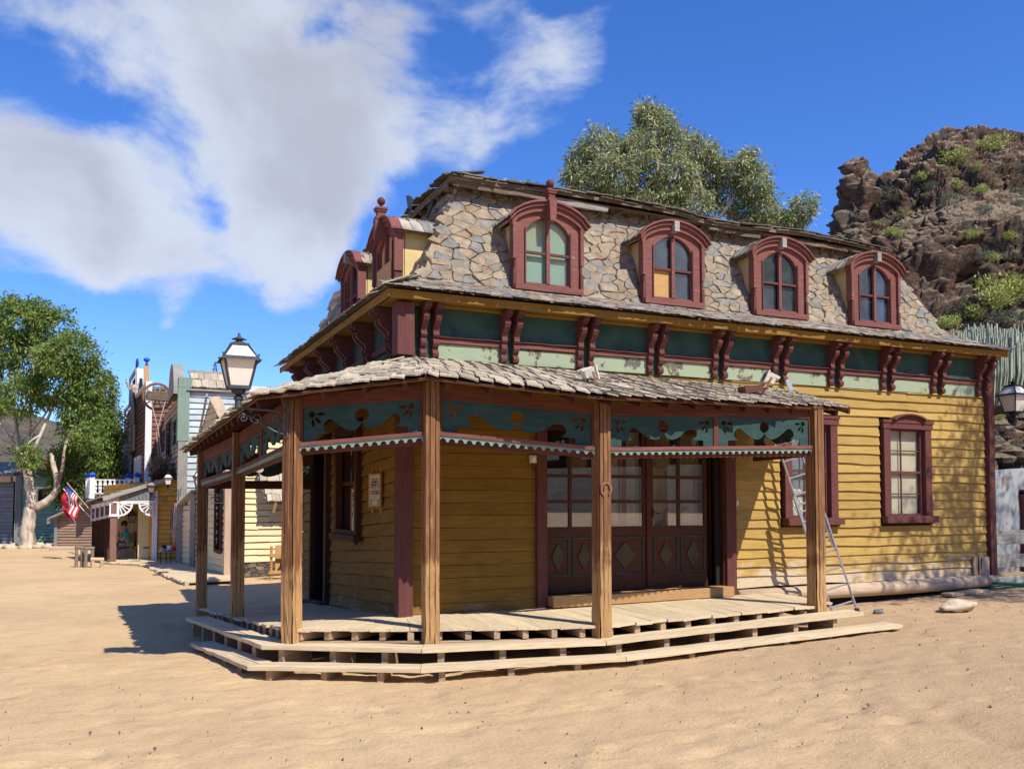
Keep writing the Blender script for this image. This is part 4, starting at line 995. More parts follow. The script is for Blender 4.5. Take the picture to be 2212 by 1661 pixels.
# ------------- porch roof
E = [V(q) for q in ((1.44, 17.8, 2.97), (1.66, 10.88, 3.25), (3.50, 10.06, 3.49), (5.45, 9.34, 3.28), (9.95, 9.93, 3.385))]
Wl = [V(q) for q in ((3.83, 17.6, 3.46), (3.80, 11.74, 3.955), (3.87, 11.70, 3.97), (5.6, 11.70, 3.955), (10.45, 11.70, 3.855))]
mb = MB()
for k in range(4): dz = UP * .02; mb.add([E[k] - dz, E[k + 1] - dz, Wl[k + 1] - dz, Wl[k] - dz, E[k] - dz * 2, E[k + 1] - dz * 2, Wl[k + 1] - dz * 2, Wl[k] - dz * 2], [(0, 1, 2, 3), (4, 7, 6, 5), (0, 4, 5, 1), (3, 7, 4, 0), (1, 5, 6, 2)])
pr_ = put('porch_roof', mb.mesh('porch_roof', 'darkbrown'), Matrix(), house)
pc = []
for k, rows in ((0, 7), (1, 7), (2, 7), (3, 7)): shingles(None, E[k], E[k + 1], Wl[k + 1], Wl[k], rows, .19, None, pieces=pc, wj=.3, lift=.014, uneven=.3, over=1.55)
lay_shingles(pr_, pc, 'shingle', 'shingle', 300, .02, roll=.09)
for k in range(1, 4): beam('hip_shingle', E[k] + UP * .03, E[k].lerp(Wl[k], .96) + UP * .045, .11, .02, 'shingle', pr_, seg=8, jit=.008) if k == 1 else None
for k in range(4):
    beam('eave_board', E[k].lerp(Wl[k], .02) - UP * .035, E[k + 1].lerp(Wl[k + 1], .02) - UP * .035, .025, .035, 'post', pr_, seg=6, jit=.004)
    n = int((E[k + 1] - E[k]).length / .45)
    for j in range(n):
        t = (j + .5) / n; p = E[k].lerp(E[k + 1], t); q = Wl[k].lerp(Wl[k + 1], t)
        beam('rafter', p.lerp(q, .04) - UP * .09, p.lerp(q, .97) - UP * .10, .05, .09, 'darkbrown', pr_, seg=1)
beam('verge_board', E[4] - UP * .05, Wl[4] - UP * .06, .03, .08, 'post_dark', pr_, seg=3)
# ------------- deck
dk = put('porch_deck', MB().box(3.0, 9, 11.5, 11.7, .3, .36).mesh('d', 'joist'), Matrix(), house)
def deck(a, b, wa, wb, wid, inset=.02, over=.05, fan=False):
    A, B = V(PR[a]), V(PR[b]); wa, wb = V(wa), V(wb); L = (B - A).length; n = max(2, int(L / wid)); nr = (B - A); nr = V((nr.y, -nr.x, 0)).normalized()
    for k in range(n):
        t0, t1 = k / n + .0016 / L, (k + 1) / n - .0016 / L; e = R.uniform(-.03, .03) + over
        p, q = A.lerp(B, t0) + nr * e, A.lerp(B, t1) + nr * (e + R.uniform(-.012, .012)); r, s = wa.lerp(wb, t1), wa.lerp(wb, t0); dz = R.uniform(-.003, .002)
        c = (p + q + r + s) / 4; x = ((r + s) / 2 - (p + q) / 2).normalized(); M, _ = bm_frame(c - x, c + x); Mi = M.inverted(); mb = MB(); th = .034
        ptop = [p, q, r, s]; m1 = q.lerp(r, .5); m0 = p.lerp(s, .5)
        top = [p, q, m1, r, s, m0]; vs = [Mi @ (v + UP * (dz + (R.uniform(-.006, .008) if i in (0, 1) else R.uniform(-.003, .003)))) for i, v in enumerate(top)]; mb.v = [tuple(v) for v in vs] + [(v.x, v.y, v.z - th) for v in vs]
        mb.f = [(0, 1, 2, 3, 4, 5), (11, 10, 9, 8, 7, 6)] + [(i, i + 6, (i + 1) % 6 + 6, (i + 1) % 6) for i in range(6)]
        put('plank', mb.mesh('plank', 'deck'), M, dk)
    m = {(1, 2): 8, (2, 3): 9, (3, 4): 5, (4, 5): 6, (5, 6): 9}[(a, b)]
    for k in range(m):
        t = (k + .3) / m; p = A.lerp(B, t) + nr * .015; q = wa.lerp(wb, t); u = (q - p).normalized(); o = UP * .09
        beam('joist', p - o, p + u * .8 - o, .075, .10, 'joist', dk, seg=1)
    beam('skirt_board', A + nr * -.02 - UP * .165, B + nr * -.02 - UP * .165, .10, .03, 'joist', dk, seg=4, jit=.006)
deck(1, 2, (3.8, 17.1, .14), (3.8, 14.27, .285), .22); deck(2, 3, (3.8, 14.27, .285), (3.8, 11.95, .48), .22)
deck(3, 4, (3.8, 11.95, .48), (3.8, 11.66, .5), .22); deck(4, 5, (3.8, 11.66, .5), (5.75, 11.66, .5), .24); deck(5, 6, (5.75, 11.66, .5), (9.75, 11.66, .56), .24)
beam('plank', (9.45, 10.15, .545), (9.75, 11.6, .55), .24, .03, 'deck', dk); beam('plank', (9.72, 10.2, .54), (9.9, 11.6, .55), .2, .03, 'deck', dk)
beam('joist', (9.55, 10.18, .46), (9.8, 11.5, .46), .1, .11, 'joist', dk)
# ------------- steps: two levels of treads on short blocks
def tread(name, pts, wid, th, parts_gap, mat='deck'):
    st = put(name, MB().box(-.001, .001, -.001, .001, -.001, .001, Matrix.Translation(V(pts[1]) + V((.2, .3, -.2)))).mesh('s', 'joist'), Matrix(), house); pts = [V(p) for p in pts]
    inn = []
    for i, p in enumerate(pts):
        d0 = (pts[i] - pts[i - 1]) if i else (pts[1] - pts[0]); d1 = (pts[i + 1] - pts[i]) if i < len(pts) - 1 else d0
        d = (d0.normalized() + d1.normalized()); nr = V((-d.y, d.x, 0)).normalized(); k = 1 / max(.75, nr.dot(V((-d0.y, d0.x, 0)).normalized())); inn.append(p + nr * wid * k)
    for i in range(len(pts) - 1):
        a, b_, c, d = pts[i], pts[i + 1], inn[i + 1], inn[i]; L = (b_ - a).length; seg = max(2, int(L / .25)); cc = (a + b_ + c + d) / 4; M, _ = bm_frame(cc - (b_ - a).normalized(), cc + (b_ - a).normalized()); Mi = M.inverted()
        for (f0, f1) in ((0, .47), (.5, 1)):
            mb = MB(); e = .004 / L
            for k in range(seg + 1):
                t = e + (1 - 2 * e) * k / seg
                for f in (f0, f1):
                    p = a.lerp(b_, t).lerp(d.lerp(c, t), f) + V((0, 0, R.uniform(-.004, .004))) + (pts[0] - pts[0]); wv = R.uniform(-.008, .008) if f == 0 else 0; p += (a - d).normalized() * wv
                    q = Mi @ p; mb.v += [tuple(q), (q.x, q.y, q.z - th)]
            for k in range(seg):
                o = 4 * k; mb.f += [(o, o + 4, o + 6, o + 2), (o + 1, o + 3, o + 7, o + 5), (o, o + 1, o + 5, o + 4), (o + 2, o + 6, o + 7, o + 3)]
            mb.f += [(0, 2, 3, 1), (4 * seg, 4 * seg + 1, 4 * seg + 3, 4 * seg + 2)]
            put('plank', mb.mesh('plank', mat), M, st)
        n = max(2, int(round(L / parts_gap)))
        for k in range(n):
            t = (k + (.3 if n > 2 else .5)) / n; p = a.lerp(b_, t); q = d.lerp(c, t); u = (q - p).normalized(); gz_ = ground_z(p.x, p.y) - .06
            h = p.z - th - gz_
            if h > .04: beam('support', p + u * .06 + UP * (-th - h / 2), p + u * (wid + .22) + UP * (-th - h / 2), .075, min(h, .17 if h > .3 else h) if False else h, 'joist', st, seg=1, jit=.002)
    return st
tread('upper_step', [(1.32, 15.28, .2), (1.8, 11.02, .33), (3.42, 9.95, .335), (5.58, 9.48, .35), (9.76, 9.52, .49)], .33, .05, .7)
tread('lower_step', [(1.23, 13.59, .04), (1.6, 10.72, .145), (3.29, 9.62, .17), (5.65, 9.14, .205), (10.2, 9.26, .32)], .33, .045, .78)
# ---------------------------------------------------------------- lanterns
def spiral(c, r, turns, a0, sgn, n=22, shrink=.18):
    return [(c[0] + sgn * r * (1 - (1 - shrink) * t) * math.cos(a0 + t * turns * 2 * math.pi), 0, c[1] + r * (1 - (1 - shrink) * t) * math.sin(a0 + t * turns * 2 * math.pi)) for t in [k / n for k in range(n + 1)]]
def lantern(M, label, group, s=1., reach=.62, hanging=False, mat='iron', gl='milk'):
    """arm along +x to the wall plate at x=reach; light stands over x=0"""
    M = M @ Matrix.Scale(s, 4)
    t = put('wall_lantern', None, Matrix.Translation(M.translation)); t.empty_display_size = .2; tag(t, label, 'lantern', group)
    P = lambda n, mb, m, sm=False: put(n, mb.mesh(n, m, sm), M, t)
    if not hanging:
        mb = MB(); mb.tube([(0, 0, .02), (reach, 0, .0)], .016, 6); mb.box(reach - .012, reach + .012, -.035, .035, -.32, .12)
        P('arm', mb, mat)
        mb = MB(); mb.tube(spiral((reach - .15, -.13), .11, 1.6, 0, 1), .009, 5); mb.tube(spiral((reach - .36, -.09), .07, 1.4, math.pi, 1), .008, 5); mb.tube(spiral((.06, -.10), .055, 1.5, 0, -1), .008, 5)
        mb.tube([(.05, 0, -.05), (.16, 0, -.08), (.30, 0, -.17), (.42, 0, -.24), (.52, 0, -.27), (reach, 0, -.27)], .011, 5); P('scroll_bracket', mb, mat)
        P('holder', MB().lathe([(.02, 0), (.045, .02), (.04, .1), (.055, .12), (.055, .15), (.03, .17), (.085, .2), (.085, .25)], n=8), mat)
    else: P('chain', MB().tube([(0, 0, .85), (0, 0, 1.15)], .012, 5), mat)
    b0, b1, z0, z1, zr = .112, .185, .25, .60, .755
    P('base_plate', MB().box(-b0 - .015, b0 + .015, -b0 - .015, b0 + .015, z0 - .012, z0 + .012), mat)
    mb = MB()
    for sx in (-1, 1):
        for sy in (-1, 1):
            mb.bar((sx * b0, sy * b0, z0), (sx * b1, sy * b1, z1), .022, .022); mb.bar((sx * b1, sy * b1, z1), (sx * .095, sy * .095, zr), .02, .02)
    for z, b_ in ((z0 + .012, b0), (z1 - .01, b1)):
        for (a, c) in (((-b_, -b_), (b_, -b_)), ((b_, -b_), (b_, b_)), ((b_, b_), (-b_, b_)), ((-b_, b_), (-b_, -b_))): mb.bar(a + (z,), c + (z,), .02, .024)
    P('cage', mb, mat)
    for k in range(4):
        Rz = Matrix.Rotation(k * math.pi / 2, 4, 'Z'); mb = MB().add([(-b0, -b0, z0), (b0, -b0, z0), (b1, -b1, z1), (-b1, -b1, z1), (-b0, -b0 + .004, z0), (b0, -b0 + .004, z0), (b1, -b1 + .004, z1), (-b1, -b1 + .004, z1)], [(0, 1, 2, 3), (4, 7, 6, 5)], Rz)
        P('pane', mb, gl)
        P('roof_pane', MB().add([(-b1, -b1, z1 + .012), (b1, -b1, z1 + .012), (.09, -.09, zr), (-.09, -.09, zr)], [(0, 1, 2, 3)], Rz), gl)
    mb = MB(); f = .235
    mb.add([(-f, -f, z1 - .035), (f, -f, z1 - .035), (f, f, z1 - .035), (-f, f, z1 - .035), (-b1, -b1, z1 + .012), (b1, -b1, z1 + .012), (b1, b1, z1 + .012), (-b1, b1, z1 + .012)], [(0, 1, 5, 4), (1, 2, 6, 5), (2, 3, 7, 6), (3, 0, 4, 7)])
    mb.box(-.105, .105, -.105, .105, zr - .006, zr + .02); P('flange', mb, mat)
    P('finial', MB().lathe([(.085, zr + .02), (.08, zr + .035), (.04, zr + .05), (.035, zr + .065), (.09, zr + .075), (.03, zr + .10), (.012, zr + .115), (.02, zr + .13), (.006, zr + .155)], n=10), mat, True)
    for sx in (-1, 1):
        for sy in (-1, 1): P('knob', MB().ball((sx * .20, sy * .20, z1 + .03), .015, 6).tube([(sx * .2, sy * .2, z1 - .01), (sx * .2, sy * .2, z1 + .03)], .006, 4), mat)
    return t
LG = 'wall lanterns on scrolled brackets'
lantern(Matrix.Translation((1.50, 11.02, 3.10)), 'large lantern with milky panes on the porch corner post, against the sky', LG, mat='iron_grey', reach=.57)
lantern(Matrix.Translation((15.88, 11.70, 3.47)) @ Matrix.Rotation(math.pi, 4, 'Z'), 'black lantern fixed to the far right corner board of the yellow house', LG, s=1.0, reach=.62)
lantern(Matrix.Translation((2.47, 25.15, 2.22)), 'lantern bracket on the cream house, half hidden behind the porch posts', LG, s=.8, reach=.75, mat='iron')

# ---------------------------------------------------------------- ladder, floodlights, odds and ends
t = thing('ladder', 'aluminium extension ladder leaning by the right end of the porch', 'ladder', (10.75, 10.9, .3))
F0, T0 = V((10.72, 10.86, .30)), V((10.02, 11.36, 3.08)); ax = (T0 - F0).normalized(); wv = V((.84, -.40, 0)); wv = (wv - ax * ax.dot(wv)).normalized(); nn = ax.cross(wv)
for s in (-1, 1):
    a = F0 + wv * .19 * s; beam('stile', a - ax * (.08 if s > 0 else -.02), a + ax * 1.95, .022, .062, 'alu', t, up=nn, seg=1, jit=0, ch=.003)
    b_ = F0 + wv * .16 * s + nn * .03; beam('stile', b_ + ax * 1.0, b_ + ax * (2.98 if s > 0 else 3.0), .02, .055, 'alu', t, up=nn, seg=1, jit=0, ch=.003)
    put('foot', MB().bar(a - ax * .12, a - ax * .0, .05, .08, nn).mesh('foot', 'rubber'), Matrix(), t)
for k in range(7): a = F0 + ax * (.12 + .28 * k); beam('rung', a - wv * .18, a + wv * .18, .028, .028, 'alu', t, seg=1, jit=0)
for k in range(7): a = F0 + ax * (1.12 + .28 * k) + nn * .03; beam('rung', a - wv * .15, a + wv * .15, .026, .026, 'alu', t, seg=1, jit=0)
def floodlight(c, yaw, pitch, label, s=1.):
    t = thing('floodlight', label, 'floodlight', c, group='floodlights on the porch roof')
    M = Matrix.Translation(V(c)) @ Matrix.Rotation(yaw, 4, 'Z') @ Matrix.Rotation(pitch, 4, 'Y') @ Matrix.Scale(s, 4); P = lambda n, mb, m: put(n, mb.mesh(n, m), M, t)
    mb = MB().add([(.06, -.11, -.08), (.06, .11, -.08), (.06, .11, .08), (.06, -.11, .08), (-.08, -.07, -.05), (-.08, .07, -.05), (-.08, .07, .05), (-.08, -.07, .05)], [(0, 1, 2, 3), (4, 7, 6, 5), (0, 4, 5, 1), (1, 5, 6, 2), (2, 6, 7, 3), (3, 7, 4, 0)]); P('housing', mb, 'plastic')
    mb = MB()
    for k in range(7): mb.box(-.12, .03, -.075 + k * .025 - .004, -.075 + k * .025 + .004, .045, .085)
    P('cooling_fins', mb, 'plastic'); P('front_rim', MB().box(.06, .08, -.125, .125, -.095, -.07).box(.06, .08, -.125, .125, .07, .095).box(.06, .08, -.125, -.10, -.07, .07).box(.06, .08, .10, .125, -.07, .07), 'plastic')
    P('glass', MB().box(.062, .07, -.10, .10, -.07, .07), 'glass'); P('bracket', MB().box(-.01, .02, -.135, -.127, -.16, .01).box(-.01, .02, .127, .135, -.16, .01).box(-.01, .02, -.127, .127, -.165, -.155), 'rust'); P('stand', MB().tube([(0, 0, -.16), (-.02, 0, -.26)], .02, 6), 'rust')
floodlight((5.74, 10.15, 3.66), -.15, -.25, 'old white floodlight turned right on the porch shingles above the horseshoe post')
floodlight((8.86, 10.38, 3.80), 2.75, -.45, 'old white floodlight turned left near the right end of the porch roof')
tag(MB().bar((8.42, 10.45, 3.62), (8.72, 10.42, 3.66), .2, .10).build('maroon_block', 'maroon'), 'maroon wooden block lying on the shingles beside the right floodlight', 'wooden block')
tag(MB().bar((10.37, 11.6, 3.84), (10.30, 11.62, 4.03), .09, .02, (0, -1, 0)).build('metal_plate', 'alu'), 'small shiny metal plate standing behind the right end of the porch roof', 'metal plate')
# ---------------------------------------------------------------- right-hand edge: wall, fence, hose, stones
pw = thing('pale_wall', 'whitewashed rough garden wall with a brown door behind the plank fence', 'wall', (17.5, 13.6, .3))
X, Z = np.meshgrid(np.linspace(15.6, 26, 90), np.linspace(.2, 2.80, 40)); zt = smooth_noise(X, Z, 1.1, 4, 4)
put('wall_face', grid_mesh(X, 13.5 + (zt - .5) * .16, Z + (smooth_noise(X, Z * 0, .9, 8, 2) - .6) * .3 * (Z > 2.6), 'wall', MT['palewall']), Matrix(), pw)
MB().box(15.6, 26, 13.52, 13.9, .2, 2.68).build('wall_core', 'palewall', pw)
MB().box(18.42, 18.52, 13.38, 13.5, .3, 2.25).box(18.42, 19.5, 13.38, 13.5, 2.2, 2.3).build('door_frame', 'maroon', pw); MB().box(18.52, 19.4, 13.42, 13.46, .3, 2.2).build('door_leaf', 'darkbrown', pw)
fc = thing('plank_fence', 'grey fence of three wide weathered planks right of the yellow house', 'fence', (15.3, 11.95, .4))
for (za, zb, h) in ((1.35, 1.33, .27), (.90, .885, .25), (.49, .47, .23)): beam('plank', (15.3, 11.92, za), (19.5, 11.95, zb), .03, h, 'grey_wood', fc, seg=10, jit=.006, ends=.02)
beam('fence_post', (17.4, 12.0, .2), (17.4, 12.0, 1.6), .12, .12, 'grey_wood', fc); beam('fence_post', (19.4, 12.0, .2), (19.4, 12.0, 1.6), .12, .12, 'grey_wood', fc)
t = thing('garden_hose', 'coiled dark green garden hose on the ground under the fence', 'hose', (15.2, 11.6, .4))
for k in range(4):
    pts = [(15.75 + (.75 + .05 * k) * math.cos(a) , 11.75 + (.22 + .03 * k) * math.sin(a), .44 + .03 * k + .015 * math.sin(3 * a + k)) for a in np.linspace(0, 6.28, 26)]
    put('coil', MB().tube(pts, .017, 6).mesh('coil', 'hose', True), Matrix(), t)
def boulder(c, r, sq, mat, seed, n=14):
    mb = MB().ball((0, 0, 0), 1, n); rs = V((seed * 3.1, seed * 1.7, seed)); out = []
    for v in mb.v: p = V(v); d = 1 + .45 * noise.noise(p * 1.3 + rs) + .2 * noise.noise(p * 3.1 + rs); out.append((c[0] + p.x * r * sq[0] * d, c[1] + p.y * r * sq[1] * d, c[2] + p.z * r * sq[2] * d))
    mb.v = out; return mb
MT['palestone'] = plain('pale_limestone', (.55, .45, .32), .9, nz=.15, sc=7, bs=.8)
MT['greystone'] = plain('grey_stone', (.2, .19, .18), .9, nz=.2, sc=7, bs=.8)
tag(boulder((12.3, 10.1, .40), .3, (1.15, .6, .33), 'palestone', 1).build('rock', 'palestone', smooth=True), 'flat pale rock half buried in the sand before the right end of the house', 'rock')
tag(boulder((15.0, 10.75, .42), .13, (1.3, .7, .5), 'greystone', 3).build('rock', 'greystone', smooth=True), 'small grey rock in the sand at the right edge of the picture', 'rock')
tag(boulder((11.15, 10.6, .30), .08, (1.2, .8, .6), 'greystone', 5).build('rock', 'greystone', smooth=True), 'small dark stone beside the foot of the ladder', 'rock')
o = beam('ground_plank', (13.5, 11.3, .40), (14.6, 11.45, .43), .22, .05, 'log', seg=5, jit=.008, ends=.03); tag(o, 'short bleached plank lying on the sand beside the sill log', 'plank')
# scattered gravel, twigs and leaves on the sand
mb = MB(); rr = random.Random(5)
for k in range(1100):
    x = rr.uniform(-3, 17); y = rr.uniform(4.2, 11.2)
    if 1.2 < x < 10 and y > 9.2: continue
    s = rr.choice((.004, .005, .006, .007, .009, .014)) * rr.uniform(.7, 1.4) * (1.3 if x > 9 else 1); z = ground_z(x, y) + .015; a = rr.uniform(0, 3)
    mb.add([(s, 0, 0), (-s * .5, s * .8, 0), (-s * .6, -s * .7, .2 * s), (0, 0, s * 1.1), (.1 * s, .1 * s, -s)], [(0, 1, 3), (1, 2, 3), (2, 0, 3), (0, 4, 1), (1, 4, 2), (2, 4, 0)], Matrix.Translation((x, y, z)) @ Matrix.Rotation(a, 4, 'Z'))
MT['pebble'] = stone('pebbles', [(.3, .26, .22), (.38, .28, .18), (.2, .17, .14), (.5, .4, .28), (.3, .2, .12), (.24, .21, .2)], sc=20)
o = mb.build('gravel', 'pebble'); o['kind'] = 'stuff'; tag(o, 'small dark pebbles scattered over the sand', 'gravel')

# ---------------------------------------------------------------- foliage makers
def leaf_mat(name, pal, tr=.25, c2=None):
    m, g, b = newmat(name); r = g.node('ShaderNodeNewGeometry').outputs['Random Per Island']
    c = g.ramp(r, [(i / len(pal), q) for i, q in enumerate(pal)], 'CONSTANT')
    P = g.node('ShaderNodeTexCoord').outputs['Object']; n = g.noise(P, .9, 3, .6)
    c = g.mix(g.ss(n, .35, .65), c, g.mix(1., c, (.72, .8, .8), 'MULTIPLY'))
    g.l.new(c, b.inputs['Base Color']); b.inputs['Roughness'].default_value = .55; b.inputs['Specular IOR Level'].default_value = .3
    t = g.node('ShaderNodeBsdfTranslucent', {'Color': c}).outputs[0]; o = [x for x in g.n if x.type == 'OUTPUT_MATERIAL'][0]
    g.l.new(g.node('ShaderNodeMixShader', {0: tr, 1: b.outputs[0], 2: t}).outputs[0], o.inputs[0]); return m
def np_mesh(v, nq, name, mat, tri=False):
    """v: (n*k,3) corner array of separate faces with k = nq corners"""
    n = len(v) // nq; me = bpy.data.meshes.new(name); me.vertices.add(len(v)); me.vertices.foreach_set('co', v.astype(np.float32).ravel())
    me.loops.add(len(v)); me.loops.foreach_set('vertex_index', np.arange(len(v), dtype=np.int32)); me.polygons.add(n); me.polygons.foreach_set('loop_start', np.arange(0, len(v), nq, dtype=np.int32))
    me.update(calc_edges=True); me.materials.append(mat); return me
def leaf_cloud(rs, blobs, L, Wd, droop=.5, per=14, spread=.28, shell=.55):
    """blobs: (cx,cy,cz,rx,ry,rz,leaves). Leaves sit in tufts spread through each blob's outer volume"""
    out = []
    for (cx, cy, cz, rx, ry, rz, n) in blobs:
        nt = max(1, int(n / per)); d = rs.normal(size=(nt, 3)); d /= np.linalg.norm(d, axis=1)[:, None]
        rad_ = (shell + (1 - shell) * rs.rand(nt) ** .7) * (1 + .22 * np.sin(d[:, 0] * 5 + cx) * np.cos(d[:, 2] * 4 + cy))
        tc = np.array([cx, cy, cz]) + d * rad_[:, None] * np.array([rx, ry, rz]); tc = np.repeat(tc, per, 0); td = np.repeat(d, per, 0)
        m = len(tc); p = tc + rs.normal(size=(m, 3)) * spread * np.array([1, 1, .8])
        ax = rs.normal(size=(m, 3)) * .7 + td * .7; ax[:, 2] -= droop * 1.6; ax /= np.linalg.norm(ax, axis=1)[:, None]
        sd = np.cross(ax, rs.normal(size=(m, 3))); sd /= np.linalg.norm(sd, axis=1)[:, None] + 1e-6
        l = L * (.7 + .6 * rs.rand(m))[:, None]; w = Wd * (.7 + .6 * rs.rand(m))[:, None]
        q = np.stack([p, p + ax * l * .45 + sd * w * .5, p + ax * l, p + ax * l * .45 - sd * w * .5], 1); out.append(q.reshape(-1, 3))
    return np.concatenate(out)
MT['leaf_green'] = leaf_mat('gum_leaves', [(.17, .27, .045), (.23, .34, .06), (.12, .21, .05), (.29, .38, .08), (.19, .25, .09), (.33, .34, .10)], .4)
MT['leaf_grey'] = leaf_mat('flowering_gum_leaves', [(.24, .29, .11), (.32, .36, .16), (.19, .23, .10), (.55, .5, .25), (.27, .32, .16), (.68, .62, .34)], .35)
MT['leaf_bush'] = leaf_mat('spurge_leaves', [(.42, .44, .11), (.50, .50, .15), (.33, .37, .08), (.54, .52, .19)], .2)
MT['leaf_sage'] = leaf_mat('grey_scrub_leaves', [(.12, .14, .08), (.17, .18, .11), (.09, .11, .06), (.2, .19, .13)], .15)
MT['leaf_dry'] = leaf_mat('dry_grass', [(.36, .27, .14), (.42, .33, .18), (.3, .22, .12)], .15)
MT['palm_leaf'] = leaf_mat('palm_leaves', [(.10, .19, .04), (.15, .25, .06), (.08, .14, .03)])

# ---------------------------------------------------------------- rocky hillside on the right, far ridge all round
m, g, b = newmat('volcanic_rock'); geo = g.node('ShaderNodeNewGeometry'); P = geo.outputs['Position']; nz = g.node('ShaderNodeSeparateXYZ', {0: geo.outputs['Normal']}).outputs[2]
n1 = g.noise(P, .45, 6, .65); n2 = g.noise(g.vscale(P, (1, 1, 2.4)), 1.6, 8, .7); n3 = g.noise(P, 9, 5, .7)
rk = g.mix(g.ss(n2, .35, .65), (.05, .032, .024), (.185, .105, .07)); rk = g.mix(g.ss(n1, .45, .62), rk, g.mix(g.ss(n3, .4, .6), (.075, .058, .05), (.15, .115, .09)))
so_ = g.mix(g.ss(n3, .4, .65), (.33, .25, .155), (.2, .155, .105)); so_ = g.mix(g.ss(n2, .5, .7), so_, (.09, .075, .06))
c = g.mix(g.ss(g.m('ADD', nz, g.m('MULTIPLY', g.m('SUBTRACT', n2, .5), .7)), .5, .72), rk, so_)
g.l.new(c, b.inputs['Base Color']); b.inputs['Roughness'].default_value = .95; b.inputs['Specular IOR Level'].default_value = .15
bump(g, b, g.m('ADD', n2, g.m('MULTIPLY', n3, .45)), 1., .25); ROCK = m
m, g, b = newmat('far_scree'); P = g.node('ShaderNodeNewGeometry').outputs['Position']; q1 = g.noise(P, .09, 7, .7); q2 = g.noise(g.vscale(P, (1, 1, 2)), .7, 6, .7)
c = g.mix(g.ss(q1, .4, .62), (.10, .078, .066), (.19, .15, .115)); c = g.mix(g.m('MULTIPLY', g.ss(q2, .45, .65), .7), c, (.07, .06, .052)); c = g.mix(g.m('MULTIPLY', g.ss(g.noise(P, .3, 5, .7), .52, .66), .6), c, (.11, .125, .06))
g.l.new(c, b.inputs['Base Color']); b.inputs['Roughness'].default_value = 1.; bump(g, b, q2, 1., 1.); SCREE = m
FW, RT = V((.4163, .9092, 0)), V((.9092, -.4163, 0))
us = np.concatenate([np.linspace(.20, .32, 12), np.linspace(.325, .60, 380), np.linspace(.61, 1.5, 80)])
UXD = [1500, 1700, 1816, 1826, 1836, 1852, 1890, 1900, 1925, 1960, 2000, 2060, 2150, 2212, 2500, 3200, 4200]
UV = [.12, .18, .27, .30, .335, .365, .362, .352, .364, .385, .398, .415, .42, .415, .40, .33, .28]
vr = np.interp(us * 1960 + 1106, UXD, UV)
DT = [15, 17.5, 19, 20, 24, 28, 34, 38, 40, 41, 43, 46, 50, 60, 63, 66, 70, 74, 90, 120]
ZT = [.5, .7, 1.8, 2.9, 4.7, 6.5, 8.4, 9.3, 10.2, 12.5, 15.0, 16.4, 17.8, 22.5, 24.2, 28, 31.2, 31.6, 28, 15]
ds = np.concatenate([np.linspace(15, 19, 12), np.linspace(19.2, 39, 110), np.linspace(39.1, 46, 90), np.linspace(46.2, 75, 200), np.linspace(76, 120, 16)])
Ug, Dg = np.meshgrid(us, ds); zb = np.interp(Dg, DT, ZT); Vg = (zb - 2) / Dg
Vr = np.repeat(vr[None, :], len(ds), 0); sc_ = Vr / .416
Vg = np.where(Vg > 0, Vg * np.where(Dg > 38, sc_ * np.clip((Dg - 38) / 20, 0, 1) + (1 - np.clip((Dg - 38) / 20, 0, 1)) * np.minimum(1, sc_ + .12), np.minimum(1, sc_ + .2)), Vg)
Zg = 2 + Dg * Vg; Lg = Ug * Dg
steep = np.clip((np.gradient(Zg, axis=0) / np.maximum(1e-3, np.gradient(Dg, axis=0)) - .35) / .8, 0, 1)
N1 = smooth_noise(Lg, Zg * 1.0 + Dg * .3, .33, 21, 5) - .5; N2 = 1 - np.abs(smooth_noise(Lg * 1.0, Zg * 2.2 + Dg * .5, .5, 22, 5) * 2 - 1) * 1.0; N3 = smooth_noise(Lg * .8 + 50, Dg * 1.2 + Zg * 2.5, 1.3, 23, 4) - .5
# ledges: strata and blocks pushed out of the slope
crag = np.clip((smooth_noise(Lg, Dg * .7, .16, 31, 3) - .51) * 6, 0, 1)
crag = np.maximum(crag, np.exp(-((Ug - .385) / .03) ** 2) * (Dg > 48)); crag = np.maximum(crag, steep * .9)
Z2 = Zg + N1 * 1.6 * (Dg > 20) + crag * (N2 - .6) * 2.2 * (Dg > 22) + N3 * .8 * np.clip((Dg - 17) / 8, 0.1, 1)
st_ = np.floor(Z2 / 1.1 + N1 * 2) * 1.1; Z2 = Z2 * (1 - .38 * crag) + (st_ + .5 - N1 * 2) * .38 * crag
D2 = Dg + (N2 - .6) * 1.6 * crag * (Dg > 22) + N3 * .7
edge = np.clip((Ug - .33) / .03, 0, 1); Z2 = Z2 + (smooth_noise(Lg, Dg, .9, 41, 3) - .5) * .6
def vnoise3(p, sc, seed):
    h = np.random.RandomState(seed).rand(32, 32, 32); q = p * sc; i = np.floor(q).astype(int); f = q - i; f = f * f * (3 - 2 * f); o = 0
    for dx in (0, 1):
        for dy in (0, 1):
            for dz in (0, 1): o = o + h[(i[..., 0] + dx) % 32, (i[..., 1] + dy) % 32, (i[..., 2] + dz) % 32] * (f[..., 0] if dx else 1 - f[..., 0]) * (f[..., 1] if dy else 1 - f[..., 1]) * (f[..., 2] if dz else 1 - f[..., 2])
    return o
def worley3(p, sc, seed):
    rs = np.random.RandomState(seed); H3 = rs.rand(16, 16, 16, 3); q = p * sc; i = np.floor(q).astype(int); F1 = np.full(q.shape[:-1], 9.); F2 = F1.copy()
    for dx in (-1, 0, 1):
        for dy in (-1, 0, 1):
            for dz in (-1, 0, 1):
                c = i + np.array([dx, dy, dz]); d = np.sqrt(((c + H3[c[..., 0] % 16, c[..., 1] % 16, c[..., 2] % 16] - q) ** 2).sum(-1)); F2 = np.minimum(F2, np.maximum(F1, d)); F1 = np.minimum(F1, d)
    return F2 - F1
